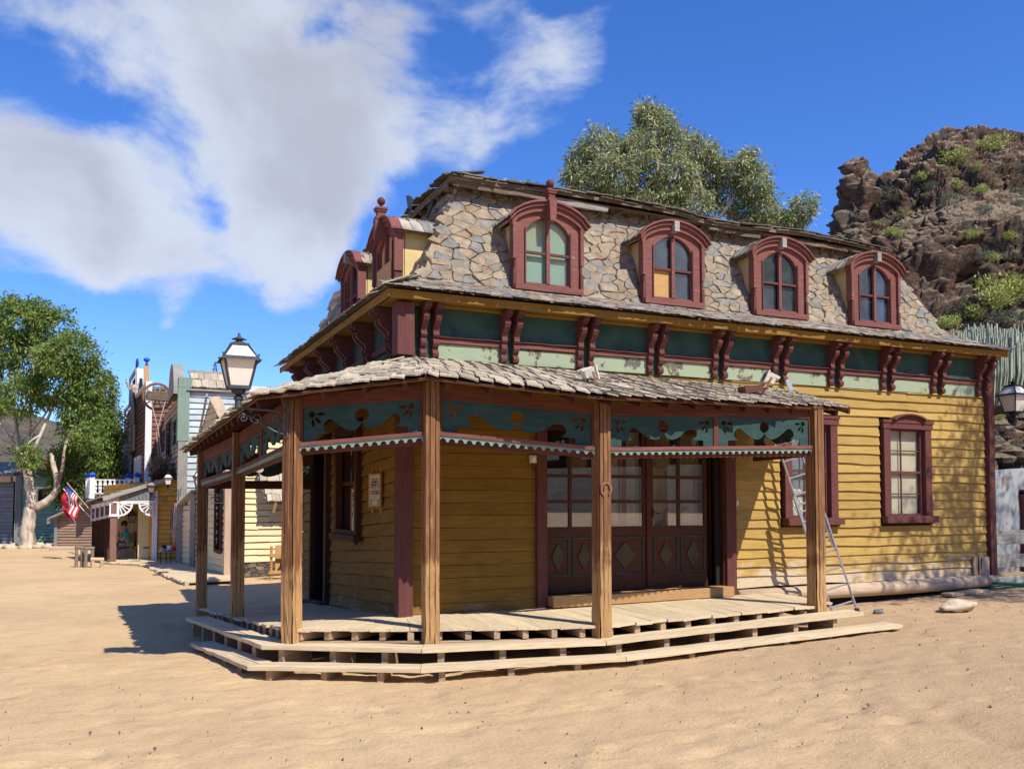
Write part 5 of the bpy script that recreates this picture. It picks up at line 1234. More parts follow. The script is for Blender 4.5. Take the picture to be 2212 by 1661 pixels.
calm = np.exp(-((Dg - 55) / 8) ** 2) * np.clip((Ug - .40) / .03, 0, 1); crag = crag * (1 - .8 * calm)
Z2 = Zg + (N1 * 1.6) * (Dg > 20); D2 = Dg + 0.
PX = FW.x * D2 + RT.x * Ug * D2; PY = FW.y * D2 + RT.y * Ug * D2
Pb = np.stack([PX, PY, Z2], -1); ga = np.gradient(Pb, axis=0); gb_ = np.gradient(Pb, axis=1); Nn = np.cross(ga, gb_); Nn /= np.linalg.norm(Nn, axis=-1)[..., None] + 1e-9; Nn *= np.sign((Nn * np.array([-FW.x, -FW.y, .8])).sum(-1))[..., None]
Pw = Pb + np.stack([vnoise3(Pb, .5, 1), vnoise3(Pb, .5, 2), vnoise3(Pb, .5, 3)], -1) * 2.2; Pw[..., 2] *= 1.5
wk = np.minimum(worley3(Pw, .24, 5), .45) * 3.2 + np.minimum(worley3(Pw, .8, 6), .4) * 1.1 + np.minimum(worley3(Pw, 2.1, 7), .35) * .35 - 1.5 + (vnoise3(Pb, .22, 9) - .5) * 2.5
sm = (vnoise3(Pb, .9, 11) - .5) * .7 + np.minimum(worley3(Pw, 1.3, 8), .3) * .9 - .3 + (vnoise3(Pb, 3.1, 12) - .5) * .2
amp = np.clip((Dg - 17) / 14, .12, 1) * np.where(Dg > 110, 0, 1)
Pb = Pb + Nn * ((crag * wk * 1.1 + (1 - crag * .6) * sm * (1 - .45 * calm)) * amp)[..., None]; PX, PY, Z2 = Pb[..., 0], Pb[..., 1], Pb[..., 2]; D2 = PX * FW.x + PY * FW.y
Z2[(PY < 14.3) | ((PX < 16.2) & (PY < 20.5))] = -2
put('hillside', grid_mesh(PX, PY, Z2, 'hillside', ROCK, False), Matrix(), None, kind='structure')
def hill_at(i, j): return V((PX[i, j], PY[i, j], Z2[i, j]))
ph = np.linspace(0, 2 * math.pi, 500); rg = np.concatenate([np.linspace(95, 150, 60), np.linspace(155, 260, 14)])
Ph, Rg = np.meshgrid(ph, rg); az = (Ph + math.pi) % (2 * math.pi) - math.pi      # angle to the right of the view direction
vt = .128 + .03 * np.sin(Ph * 7 + 1) + .02 * np.sin(Ph * 17) + np.where(np.abs(az) > 1.2, .03 + .05 * np.sin(Ph * 5), 0) + .05 * np.exp(-((az - .25) / .2) ** 2) - .03 * np.exp(-((az + .33) / .09) ** 2) + .018 * np.exp(-((az + .262) / .02) ** 2)
tt = np.clip((Rg - 100) / 48, 0, 1) ** .9; Zr = -.8 + tt * (2.8 + 148 * vt) - np.clip(Rg - 152, 0, 100) * .15
Xr, Yr = Rg * (FW.x * np.cos(Ph) + RT.x * np.sin(Ph)), Rg * (FW.y * np.cos(Ph) + RT.y * np.sin(Ph))
Zr += (smooth_noise(Xr, Yr, .06, 51, 5) - .5) * 7 * tt + (smooth_noise(Xr, Yr, .5, 52, 3) - .5) * 1.4 * tt
put('far_hills', grid_mesh(Xr, Yr, Zr, 'far_hills', SCREE, False), Matrix(), None, kind='structure')

rs = np.random.RandomState(3)
def bush_mesh(name, mat, r, h, n, L, w, droop=-.3):
    v = leaf_cloud(rs, [(rs.uniform(-.35, .35) * r, rs.uniform(-.35, .35) * r, h * .5 + rs.uniform(-.1, .15) * h, r * .6, r * .6, h * .45, n // 5) for _ in range(5)], L, w, droop, 8, .08 * r, .6)
    v[:, 2] = np.maximum(v[:, 2], -.05); return np_mesh(v, 4, name, MT[mat])
BM = {'y': [bush_mesh('shrub', 'leaf_bush', 1, .8, 1100, .16, .06) for _ in range(3)], 's': [bush_mesh('shrub', 'leaf_sage', 1, .8, 800, .16, .035) for _ in range(2)], 'g': [bush_mesh('tuft', 'leaf_dry', .8, .5, 420, .28, .03) for _ in range(2)]}
def shrub(kind, p, s, label, group, hz=1.):
    o = put('shrub' if kind != 'g' else 'grass_tuft', R.choice(BM[kind]), Matrix.Translation(V(p)) @ Matrix.Rotation(R.uniform(0, 6), 4, 'Z') @ Matrix.Diagonal((s, s, s * hz, 1)))
    tag(o, label, 'shrub' if kind != 'g' else 'grass', group); return o
def uv_to_hill(xd, yd, up=0):
    """nearest visible point of the slope behind a point of the level view plane"""
    u = (xd - 1106) / 1960; v = (1086 - yd) / 1960; j = int(np.argmin(abs(us - u)))
    vv = (Z2[:, j] - 2) / D2[:, j]; k = np.where((vv >= v) & (D2[:, j] > 19))[0]
    i = k[0] if len(k) else len(ds) // 2; return hill_at(i, j), D2[i, j]
for (x, y, s, lb) in ((2180, 655, 1.5, 'big yellow-green shrub highest above the cactus at the right edge'), (2140, 680, 1.1, 'round yellow-green shrub left of the big one above the cactus'), (2060, 712, .75, 'low yellow-green shrub just above the right end of the eave'), (2105, 690, .8, 'yellow-green shrub between the eave and the cliff foot'), (2085, 352, .9, 'pale green shrub on the shoulder left under the hilltop'), (2175, 318, .8, 'yellow shrub near the hilltop at the right edge')):
    p, d = uv_to_hill(x, y); shrub('y', p, s * d / 42, lb, None)
for k in range(95):
    x = R.uniform(1900, 2420); y = R.uniform(330, 640); y = max(y, 470 - (x - 1850) * .5)
    if x < 2100 and y > 520 and R.random() < .8: continue
    p, d = uv_to_hill(x, y); kd = R.choice('yyssggg'); s = R.uniform(.35, .85) * d / 50
    shrub(kd, p - V((0, 0, .1)), s, {'y': 'yellow-green shrub growing on the rocky hillside', 's': 'grey-green scrub growing on the rocky hillside', 'g': 'dry grass tuft on the rocky hillside'}[kd], {'y': 'yellow-green shrubs on the hillside', 's': 'grey-green scrub on the hillside', 'g': 'dry tufts on the hillside'}[kd])
for k in range(14):
    x = R.uniform(2040, 2400); y = R.uniform(668, 712); p, d = uv_to_hill(x, y); shrub('s', p, R.uniform(.6, 1.) * d / 42, 'grey-green scrub in the band above the cactus', 'scrub band above the cactus', .8)
for k in range(7):
    x = R.uniform(2145, 2230); y = R.uniform(890, 995); p, d = uv_to_hill(x, y); shrub('y', p, R.uniform(.1, .2), 'small green weed among the rubble above the pale wall', 'weeds above the pale wall')
fs = []     # scrub on the far ridge
for k in range(260):
    a = R.uniform(-.62, .1); i = R.randrange(8, 58); j = int((a % (2 * math.pi)) / (2 * math.pi) * 499); s = R.uniform(.7, 1.8); fs.append((Xr[i, j], Yr[i, j], Zr[i, j] + .3 * s, s, s, s * .6, 110))
o = put('far_scrub', np_mesh(leaf_cloud(np.random.RandomState(2), fs, .5, .16, -.3, 8, .15, .6), 4, 'scrub', MT['leaf_sage']), Matrix()); o['kind'] = 'stuff'; tag(o, 'grey-green scrub dotted over the far ridge', 'scrub')
# loose rocks on the bank above the pale wall
RB = MB()
for k in range(46):
    x = R.uniform(2130, 2330); y = R.uniform(880, 1000); p, d = uv_to_hill(x, y)
    q_ = boulder(p, R.uniform(.15, .42), (1, 1, .6), 'rock', k + 10, 8); RB.add(q_.v, q_.f)
o = RB.build('rubble', ROCK); o['kind'] = 'stuff'; tag(o, 'loose dark rubble on the bank above the pale wall', 'rubble')
# candelabra cactus
for (x, y, rx, hgt, n, lb) in ((2120, 868, 1.3, 1.9, 900, 'thicket of tall grey-green candelabra cactus stems at the right edge, above the lantern'), (2240, 860, 1.2, 1.9, 400, 'further thicket of candelabra cactus at the right edge')):
    p, d = uv_to_hill(x, y); c = thing('candelabra_cactus', lb, 'cactus', p); mb = MB()
    for k in range(n):
        a = R.uniform(0, 6.28); r = rx * math.sqrt(R.random()); bx_, by_ = r * math.cos(a), r * math.sin(a); h = hgt * (1.05 - .35 * (r / rx) ** 2) * R.uniform(.72, 1.05); l = .16
        mb.tube([(bx_, by_, -.3), (bx_ + l * math.cos(a) * r, by_ + l * math.sin(a) * r, h * .4), (bx_ + l * 1.1 * math.cos(a) * r, by_ + l * 1.1 * math.sin(a) * r, h)], [.02, .024, .018], 4)
    MT['cactus'] = MT.get('cactus') or plain('cactus_stem', (.40, .44, .33), .7, nz=.25, sc=4)
    put('stem', mb.mesh('stem', 'cactus'), Matrix.Translation(p), c, kind='stuff')
# ---------------------------------------------------------------- the street on the left
def lp(xd, yd, d):
    """point at depth d seen at (xd, yd) of the level view plane (display pixels of the 2212-wide picture)"""
    return FW * d + RT * ((xd - 1106) / 1960 * d) + UP * (2 + (1086 - yd) / 1960 * d)
def wallrun(par, A, B, z0, z1, pitch, mat, holes=(), top=None, joints=(), core='dark', nm='wall', thick=.12, **kw):
    """a clad wall from A to B (outside on the right-hand side when walking from A to B)"""
    A = V((A[0], A[1], 0)); B = V((B[0], B[1], 0)); u = (B - A); L = u.length; u.normalize(); n = V((u.y, -u.x, 0)); t = top or (lambda s: z1)
    X = n.cross(UP); sg = 1 if X.dot(u) > 0 else -1
    outline = [(0, z0), (L, z0)] + [(s, min(z1, t(s))) for s in np.linspace(L, 0, 13)]
    fr = frame3(A, u, UP); mb = fill2d([outline] + [rect(*h) for h in holes], thick)
    M = fr if fr.to_3x3().col[2].dot(n) > 0 else fr
    w = put(nm, mb.mesh(nm, core), fr @ Matrix.Translation((0, 0, (-1 if fr.to_3x3().col[2].dot(n) > 0 else 1) * thick / 2)), par)
    kw['th'] = kw.get('th', .03) + .012; siding(w, A + n * .002, u, n, 0, L, z0, z1, pitch, mat, [(a, b, c - .02, d + .02) for a, b, c, d in holes], top, joints=joints, gap=.012, **kw)
    return w, A, u, n
def framed(par, A, u, n, s0, s1, z0, z1, mat, pane='dark', w=.09, name='window', sill=True, cross=True, proud=.06):
    f = put(name, MB().mesh('e', None), Matrix.Translation(A + u * s0), par); bpy.data.objects[f.name].data = None if False else f.data
    mb = MB()
    for (a, b) in (((s0 - w / 2, z0), (s0 - w / 2, z1)), ((s1 + w / 2, z0), (s1 + w / 2, z1)), ((s0 - w, z1 + w / 2), (s1 + w, z1 + w / 2)), ((s0 - w, z0 - w / 2), (s1 + w, z0 - w / 2))):
        mb.bar(A + u * a[0] + n * proud / 2 + UP * a[1], A + u * b[0] + n * proud / 2 + UP * b[1], proud + .04, w, UP if a[1] == b[1] else u)
    bpy.data.objects.remove(f); f = put(name, mb.mesh(name, mat), Matrix(), par)
    c = A + n * -.03; q = MB().add([c + u * s0 + UP * z0, c + u * s1 + UP * z0, c + u * s1 + UP * z1, c + u * s0 + UP * z1], [(0, 1, 2, 3)]); put('pane', q.mesh('pane', pane), Matrix(), f)
    if cross:
        sm, zm = (s0 + s1) / 2, (z0 + z1) / 2; put('muntin', MB().bar(A + u * sm + UP * z0, A + u * sm + UP * z1, .03, .03, u).bar(A + u * s0 + UP * zm, A + u * s1 + UP * zm, .03, .03).mesh('m', mat), Matrix(), f)
    return f
# --- cream house
cr = thing('cream_house', 'cream clapboard house with a little gable, stone footing and shingle awning', 'house', (3.25, 25.3, 0))
A, B = (2.62, 30.6), (3.25, 25.3)
gt = lambda s: 4.0 if abs(s - 3.3) > 1.6 else 5.15 - .72 * abs(s - 3.3)
w, a, u, n = wallrun(cr, (2.78, 29.1), B, -.05, 5.2, .17, 'cream', holes=[(2.55, 3.2, .72, 2.42)], top=lambda s: 4.1 if s > 2.4 else 5.15 - .72 * abs(s - 1.75) if abs(s - 1.75) < 1.2 else 4.1, joints=(1.9,), wav=.008, th=.03, jj=.08, nm='facade')
framed(cr, a, u, n, 2.55, 3.2, .72, 2.42, 'darkbrown', 'dark', w=.08, cross=False)
wallrun(cr, (2.55, 31.0), (2.76, 29.15), -.05, 2.35, .17, 'cream', top=lambda s: 1.88 + .22 * s, wav=.01, th=.03, jj=.08, nm='lean_to')
beam('roof_edge', (2.45, 31.15, 1.9), (2.72, 28.95, 2.38), .25, .05, 'grey_wood', cr); beam('corner_post', (2.66, 29.1, -.05), (2.66, 29.1, 2.3), .14, .14, 'grey_wood', cr, up=(1, 0, 0))
beam('corner_post', (3.2, 25.24, -.05), (3.2, 25.24, 3.8), .17, .14, 'tan', cr, up=(0, 1, 0))
wallrun(cr, (3.3, 25.3), (10.5, 25.3), .42, 4.2, .17, 'cream', joints=(1.0, 3.4), wav=.01, th=.03, jj=.1, nm='end_wall')
fo = put('footing', MB().box(3.3, 10.5, 25.32, 25.5, -.2, .42).mesh('f', 'mortar'), Matrix(), cr)
rubble(fo, frame3((3.3, 25.31, -.1), (1, 0, 0), (0, 0, 1)), 3.2, .5, .2, .08, lambda x, y: 0 < y < .5 and x > 0, 'slate_old', 60)
MB().box(3.4, 10.4, 25.45, 30.9, 4.0, 4.1).box(3.5, 10.5, 25.2, 31, 4.1, 4.2).build('roof', 'grey_wood', cr)
beam('gable_plank', (3.0, 26.9, 5.0), (3.16, 25.3, 4.15), .30, .05, 'log', cr, up=(-.2, -1, 1.6), ends=.02); beam('gable_plank', (2.84, 27.3, 5.1), (2.78, 28.6, 4.1), .12, .05, 'grey_wood', cr, up=(-1, 0, .4))
aw = put('awning', MB().add([(3.9, 25.28, 2.9), (8.5, 25.28, 2.9), (8.5, 24.8, 2.02), (4.15, 24.8, 2.02)], [(0, 1, 2, 3)]).mesh('a', 'grey_wood'), Matrix(), cr)
pc = []; shingles(None, (4.15, 24.77, 2.05), (8.5, 24.77, 2.05), (8.5, 25.28, 2.94), (3.9, 25.28, 2.94), 5, .27, None, pieces=pc, wj=.2, lift=.03); lay_shingles(aw, pc, 'shingle', 'shingle', 120, .03)
beam('awning_brace', (4.4, 25.2, 1.75), (4.4, 24.85, 2.05), .06, .06, 'cream', cr)
t = thing('wooden_rack', 'orange timber rack with a black saddle hanging in it, seen between the porch posts', 'rack', (4.3, 24.2, 0))
for x in (4.18, 5.1): beam('leg', (x, 24.2, 0), (x, 24.2, .88), .06, .06, 'rack', t, up=(0, 1, 0))
for z in (.2, .64): beam('rail', (4.12, 24.15, z), (5.2, 24.15, z), .04, .09, 'rack', t)
beam('back_board', (4.42, 24.28, .15), (4.42, 24.28, .9), .26, .03, 'ply', t, up=(0, 1, 0)); mb = boulder((4.55, 24.12, .42), .15, (1, .6, 1.1), 'black', 7, 10); put('saddle', mb.mesh('s', 'black', True), Matrix(), t)
# --- boardwalk
bw = thing('boardwalk', 'pale plank boardwalk along the row of street houses', 'boardwalk', (1.6, 28, 0))
ey = [(23.8, 2.0), (27.2, 1.64), (30.6, 1.50), (31.4, 1.2), (32.8, .25), (36, -.1), (41, -1.0)]
y = 23.8
while y < 41:
    wd = .26 if y < 33 else .5; x0 = float(np.interp(y, [q[0] for q in ey], [q[1] for q in ey])) + R.uniform(-.05, .05); x1 = 3.3 if y < 25.3 else 3.2 - (y - 25.3) * .12
    beam('plank', (x0, y + wd / 2, .05 + R.uniform(-.006, .006)), (x1, y + wd / 2, .07), wd * .97, .05, 'deck', bw, seg=2, ends=.02); y += wd
for k in range(5): p, q = ey[k], ey[k + 1]; beam('edge_beam', (q[1] + .06, q[0], -.02), (p[1] + .06, p[0], -.02), .1, .14, 'log', bw, seg=4, jit=.015)
# --- grey-blue house
gh = thing('grey_blue_house', 'tall grey-blue clapboard house with rounded weathered false front and green corner trim', 'house', (2.55, 31, 0))
wallrun(gh, (2.55, 31.0), (8.5, 31.0), -.05, 5.62, .195, 'greyblue', wav=.006, th=.03, jj=.05, nm='end_wall')
H = [(10.4 - 4.4, 10.4 - 2.2, 4.05, 4.95), (10.4 - 7.2, 10.4 - 5.0, 3.75, 5.05), (10.4 - 10.2, 10.4 - 7.9, 4.1, 5.0)]
w, a, u, n = wallrun(gh, (2.55, 41.4), (2.55, 31.0), -.05, 5.62, .195, 'tan', holes=H + [(2.2, 5.4, -.1, 2.3)], wav=.012, th=.035, jj=.08, nm='facade')
framed(gh, a, u, n, *H[0], 'greentrim', w=.14); framed(gh, a, u, n, *H[1], 'maroon', w=.12, name='balcony_door', cross=False); framed(gh, a, u, n, *H[2], 'greentrim', w=.14)
framed(gh, a, u, n, 2.2, 5.4, -.1, 2.3, 'darkbrown', w=.12, name='shop_door', cross=False)
beam('corner_trim', (2.5, 30.93, 4.0), (2.5, 30.93, 5.72), .36, .14, 'greentrim', gh, up=(0, 1, 0)); beam('corner_trim', (2.47, 31.2, 4.0), (2.47, 31.2, 5.7), .3, .06, 'greentrim', gh, up=(1, 0, 0)); beam('corner_post', (2.5, 30.93, -.05), (2.5, 30.93, 3.98), .3, .12, 'grey_wood', gh, up=(0, 1, 0))
beam('top_block', (2.55, 31.05, 5.73), (2.55, 31.05, 6.05), .42, .35, 'greentrim', gh, up=(0, 1, 0)); beam('eave_board', (2.6, 30.9, 5.66), (8.5, 30.9, 5.68), .18, .05, 'grey_wood', gh, seg=8, jit=.01)
mb = MB(); n_ = 16
for x in (2.28, 2.62):
    for k in range(n_ + 1): q = math.pi * k / n_; mb.v.append((x, 33.3 - 1.25 * math.cos(q), 5.65 + 1.15 * math.sin(q)))
for k in range(n_): mb.f.append((k, k + 1, n_ + 2 + k, n_ + 1 + k))
mb.f += [tuple(range(n_ + 1)), tuple(range(n_ + 1, 2 * n_ + 2))]; mb.build('false_front', 'grey_wood', gh)
rg_ = put('shingle_roof', MB().add([(2.75, 31.1, 5.72), (4.6, 31.1, 5.72), (4.6, 31.9, 6.28), (2.75, 31.9, 6.28)], [(0, 1, 2, 3)]).mesh('r', 'grey_wood'), Matrix(), gh)
pc = []; shingles(None, (2.75, 31.0, 5.75), (3.95, 31.0, 5.75), (3.95, 31.8, 6.33), (2.75, 31.8, 6.33), 2, .24, None, pieces=pc, wj=.15, over=1.25); lay_shingles(rg_, pc, 'shingle', 'shingle', 60, .04)
beam('ridge_board', (2.7, 31.8, 6.38), (4.0, 31.8, 6.36), .14, .1, 'grey_wood', gh); beam('parapet_board', (3.95, 31.5, 5.85), (6.0, 31.5, 5.83), .05, .22, 'white', gh)
mb = MB().box(1.75, 2.5, 33.5, 36.8, 3.0, 3.1).box(1.9, 2.5, 33.9, 34.0, 2.7, 3.0).box(1.9, 2.5, 36, 36.1, 2.7, 3.0); mb.build('balcony', 'darkbrown', gh)
v = leaf_cloud(np.random.RandomState(8), [(2.08, 34.2 + k * .5, 3.3, .33, .3, .22, 500) for k in range(4)], .2, .012, 0, 6, .06, .7); put('straw_bed', np_mesh(v, 4, 'straw', MT['straw']), Matrix(), gh, kind='stuff')
boulder((2.1, 35, 3.25), .33, (.8, 2.6, .5), 'straw', 4, 10).build('nest_bale', 'straw', gh)
# --- saloon
sa = thing('brown_saloon', 'tall dark brown clapboard saloon with stepped false front, white trim and pale bottle-shaped board', 'saloon', (1.94, 40.9, 0))
S1, S0 = (1.45, 53.2), (1.94, 40.9); L_ = math.hypot(.49, 12.3)
def stt(s): s = L_ - s; return 8.2 if 4.95 < s < 9.0 else 6.92
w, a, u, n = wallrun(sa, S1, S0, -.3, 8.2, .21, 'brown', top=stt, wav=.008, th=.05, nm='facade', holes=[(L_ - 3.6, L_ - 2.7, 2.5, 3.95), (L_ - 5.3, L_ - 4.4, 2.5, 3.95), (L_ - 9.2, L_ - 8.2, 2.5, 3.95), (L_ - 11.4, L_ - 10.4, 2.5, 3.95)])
for s in (3.6, 5.3, 9.2, 11.4): framed(sa, a, u, n, L_ - s, L_ - s + .9, 2.5, 3.95, 'white', w=.16, proud=.12, cross=False)
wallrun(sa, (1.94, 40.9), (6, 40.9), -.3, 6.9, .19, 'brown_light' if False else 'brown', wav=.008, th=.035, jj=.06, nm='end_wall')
beam('corner_trim', (1.93, 40.82, 2.6), (1.93, 40.82, 7.1), .25, .2, 'white', sa, up=(0, 1, 0))
P = lambda s, z, o=.1: a + u * (L_ - s) + n * o + UP * z
for (s0, z0, s1, z1, wd) in ((0, 7.0, 5.1, 7.0, .3), (5.0, 7.0, 5.0, 8.3, .3), (5.0, 8.3, 9.05, 8.3, .3), (9.0, 7.0, 9.0, 8.3, .3), (9.0, 7.0, 12.3, 7.0, .3), (12.25, 2.6, 12.25, 7.0, .3)):
    beam('white_trim', P(s0, z0), P(s1, z1), wd * .4, .14, 'white', sa, up=n if s0 == s1 else UP, seg=2)
beam('tower_side', P(4.9, 7.1, -.02) , P(4.9, 8.3, -.02), .28, .1, 'white', sa, up=(0, 1, 0)); beam('tower_side_board', P(4.85, 7.1, -.3), P(4.85, 8.45, -.3), .22, .1, 'ply', sa, up=(0, 1, 0)); 
q = fill2d([[(-1.35, 0), (1.35, 0), (1.35, 1.25), (.95, 1.35), (.95, 1.8)] + [(.95 * math.cos(t), 1.8 + .75 * math.sin(t)) for t in np.linspace(.2, math.pi - .2, 9)] + [(-.95, 1.8), (-.95, 1.35), (-1.35, 1.25)]], .08)
fr = frame3(P(7.1, 4.5, .12), u, UP); put('bottle_board', q.mesh('b', 'log'), fr, sa); q.v = [(x * 1.08, y * 1.04 - .05, z) for x, y, z in q.v]; put('board_edge', q.mesh('b', 'iron'), frame3(P(7.1, 4.5, .05), u, UP), sa)
put('window_plate', MB().bar(P(8.0, 7.3), P(8.0, 7.85), .1, .5, u).mesh('p', 'white'), Matrix(), sa); beam('arrow_post', P(6.9, 2.4, .2), P(6.9, 4.3, .2), .16, .12, 'grey_wood', sa, up=n)
mb = MB().lathe([(.04, 0), (.09, .05), (.03, .15), (.08, .2), (.15, .28), (.15, .33), (.04, .4)], P(4.9, 8.45, -.3), 10); put('blue_finial', mb.mesh('f', 'blue', True), Matrix(), sa)
put('blue_scroll', MB().tube([P(5.3, 8.35), P(5.2, 8.6), P(5.05, 8.75), P(4.9, 8.6), P(4.9, 8.4)], .06, 6).mesh('s', 'navy'), Matrix(), sa)
put('antlers', MB().tube([P(4.6, 7.55, .1), P(4.5, 7.35, .2), P(4.5, 7.2, .3), P(4.45, 7.35, .5), P(4.4, 7.6, .6)], .05, 5).lathe([(.1, 0), (.16, .25), (.05, .4)], P(4.5, 7.1, .25), 7).mesh('a', 'leather'), Matrix(), sa)
# wheel, beam and ropes between the two houses
t = thing('wagon_wheel', 'old wagon wheel hung on a heavy beam between the saloon and the grey-blue house', 'wheel', (2.1, 38.2, 5.6))
put('rim', MB().tube([(2.12 + .52 * math.cos(q), 38.35, 6.2 + .52 * math.sin(q)) for q in np.linspace(0, 6.283, 25)], .05, 6).mesh('r', 'rust'), Matrix(), t)
for k in range(5): q = k * math.pi / 5; put('spoke', MB().tube([(2.12 + .5 * math.cos(q), 38.35, 6.2 + .5 * math.sin(q)), (2.12 - .5 * math.cos(q), 38.35, 6.2 - .5 * math.sin(q))], .028, 5).mesh('s', 'greentrim'), Matrix(), t)
tag(beam('hoist_beam', (1.72, 38.1, 6.2), (2.75, 38.2, 6.18), .3, .34, 'rot', jit=.01), 'heavy dark timber beam carrying the wagon wheel across the gap', 'beam')
t = thing('hoist_ropes', 'two pale ropes crossing in front of the brown end wall of the saloon', 'rope', (2.1, 38, 3.4))
put('rope', MB().tube([(1.85, 38.0, 6.1), (2.15, 38.0, 4.9), (2.32, 38.0, 3.6)], .022, 5).mesh('r', 'leather'), Matrix(), t); put('rope', MB().tube([(2.4, 38.05, 6.0), (2.1, 38.05, 4.7), (2.25, 38.05, 3.4)], .022, 5).mesh('r', 'leather'), Matrix(), t)
# --- amber shop with porch
sh = thing('amber_shop', 'low amber shop with a shingled porch, white sunburst brackets and a row of brown posts', 'shop', (1.8, 33, 0))
w, a, u, n = wallrun(sh, (.3, 42.2), (1.78, 33.05), 0, 2.75, .16, 'orange', nm='facade')
for s in (8.7, 7.6, 6.3, 5.2, 4.0, 2.8): beam('open_shutter', a + u * s + n * .2 + UP * .1, a + u * s + n * .2 + UP * 1.95, .36, .05, 'cream', sh, up=u)
wallrun(sh, (1.78, 33.0), (2.5, 33.0), 0, 2.8, .16, 'orange', nm='end_wall')
beam('corner_post', (1.81, 32.93, 0), (1.81, 32.93, 2.42), .16, .14, 'white', sh, up=(0, 1, 0))
ex = lambda y: .53 - .178 * (y - 32.8)
posts = [32.8, 33.7, 34.5, 35.3, 36.0]
for k, y in enumerate(posts):
    x = ex(y); z = 1.56 - .05 * k; beam('porch_post', (x, y, 0), (x, y, z), .2 if k == 0 else .17, .2, 'post_paint' if k == 0 else 'darkbrown', sh, up=(0, 1, 0), seg=2)
    zt = z + .48; c = put('capital', MB().box(x - .14, x + .14, y - .14, y + .14, z, z + .08).box(x - .14, x + .14, y - .14, y + .14, zt - .03, zt + .02).box(x - .13, x - .09, y - .13, y + .13, z + .08, zt - .03).box(x + .09, x + .13, y - .13, y + .13, z + .08, zt - .03).mesh('c', 'white'), Matrix(), sh)
    put('core', MB().box(x - .09, x + .09, y - .10, y + .10, z + .08, zt - .03).mesh('c', 'post_paint'), Matrix(), c)
ea, eb, wa_, wb_ = V((.32, 32.6, 2.18)), V((-.32, 36.2, 2.04)), V((2.35, 32.75, 2.86)), V((1.7, 36.2, 2.7))
ro = put('porch_roof', MB().add([ea - UP * .03, eb - UP * .03, wb_ - UP * .03, wa_ - UP * .03], [(0, 1, 2, 3)]).mesh('r', 'rot'), Matrix(), sh)
pc = []; shingles(None, eb, ea, wa_, wb_, 6, .4, None, pieces=pc, wj=.3); lay_shingles(ro, pc, 'grey_wood', 'shingle', 200, .02)
beam('verge', ea + V((-.12, -.06, -.05)), wa_ + V((0, -.06, .0)), .04, .13, 'grey_wood', sh, seg=4); beam('eave_beam', (.5, 32.7, 2.03), (-.12, 36.2, 1.86), .1, .14, 'white', sh)
for k in range(9): x = .75 + k * .12; beam('gable_plank', (x, 32.76, 2.09), (x, 32.76, 2.14 + (x - .4) * .33), .11, .03, 'slateblue', sh, up=(0, 1, 0), seg=1)
beam('tie_beam', (.45, 32.76, 2.04), (1.85, 32.76, 2.06), .06, .05, 'white', sh)
def sunburst(cx, sgn):
    c = (cx, 2.0); R0 = .44; arcp = [(cx + sgn * R0 * math.sin(q), 2.0 - R0 * math.cos(q)) for q in np.linspace(0, math.pi / 2, 9)]; arci = [(cx + sgn * (R0 - .06) * math.sin(q), 2.0 - (R0 - .06) * math.cos(q)) for q in np.linspace(0, math.pi / 2, 9)]
    f = put('sunburst_bracket', fill2d([arcp + arci[::-1]], .04).mesh('b', 'white'), frame3((0, 32.76, 0), (1, 0, 0), (0, 0, 1)), sh)
    for q in (.28, .65, 1.0, 1.35): put('ray', MB().bar((cx + sgn * .08 * math.sin(q), 32.76, 2.0 - .08 * math.cos(q)), (cx + sgn * (R0 - .05) * math.sin(q), 32.76, 2.0 - (R0 - .05) * math.cos(q)), .04, .045, (0, 1, 0)).mesh('r', 'white'), Matrix(), f)
    put('end_block', MB().box(cx - .02, cx + .02, 32.74, 32.78, 1.5, 2.0).box(min(cx, cx + sgn * .52), max(cx, cx + sgn * .52), 32.735, 32.785, 1.98, 2.02).mesh('e', 'white'), Matrix(), f)
sunburst(.68, 1); sunburst(1.72, -1)
# --- balcony over the saloon porch
bc = thing('white_balustrade', 'white balcony railing with turned balusters and blue-capped posts above the shop porch', 'balustrade', (0, 43.6, 2.35))
def run(p, q, n, z0=2.42, z1=3.02):
    p, q = V(p), V(q); beam('rail', p + UP * z1, q + UP * z1, .07, .05, 'white', bc, seg=1); beam('rail', p + UP * z0, q + UP * z0, .07, .05, 'white', bc, seg=1)
    for k in range(n):
        c = p.lerp(q, (k + .5) / n); h = z1 - z0; put('baluster', MB().lathe([(.03, .02), (.07, .06 * h), (.05, .2 * h), (.085, .35 * h), (.085, .42 * h), (.04, .5 * h), (.085, .58 * h), (.085, .66 * h), (.05, .82 * h), (.07, .94 * h), (.03, h - .02)], (c.x, c.y, z0), 6).mesh('b', 'white'), Matrix(), bc)
run((-.15, 43.8, 0), (1.62, 43.3, 0), 9); run((-.15, 43.8, 0), (-.38, 45.2, 0), 4)
for (x, y) in ((-.17, 43.78), (1.62, 43.28), (-.35, 45.0), (1.3, 44.6)): beam('post', (x, y, 2.2), (x, y, 3.14), .2, .2, 'white', bc, up=(0, 1, 0), seg=1); put('cap', MB().lathe([(.14, 0), (.08, .03), (.16, .1), (.01, .24)], (x, y, 3.14), 8).mesh('c', 'blue'), Matrix(), bc)
MB().box(-.25, 1.8, 43.9, 52, 2.28, 2.38).build('floor', 'log', bc)
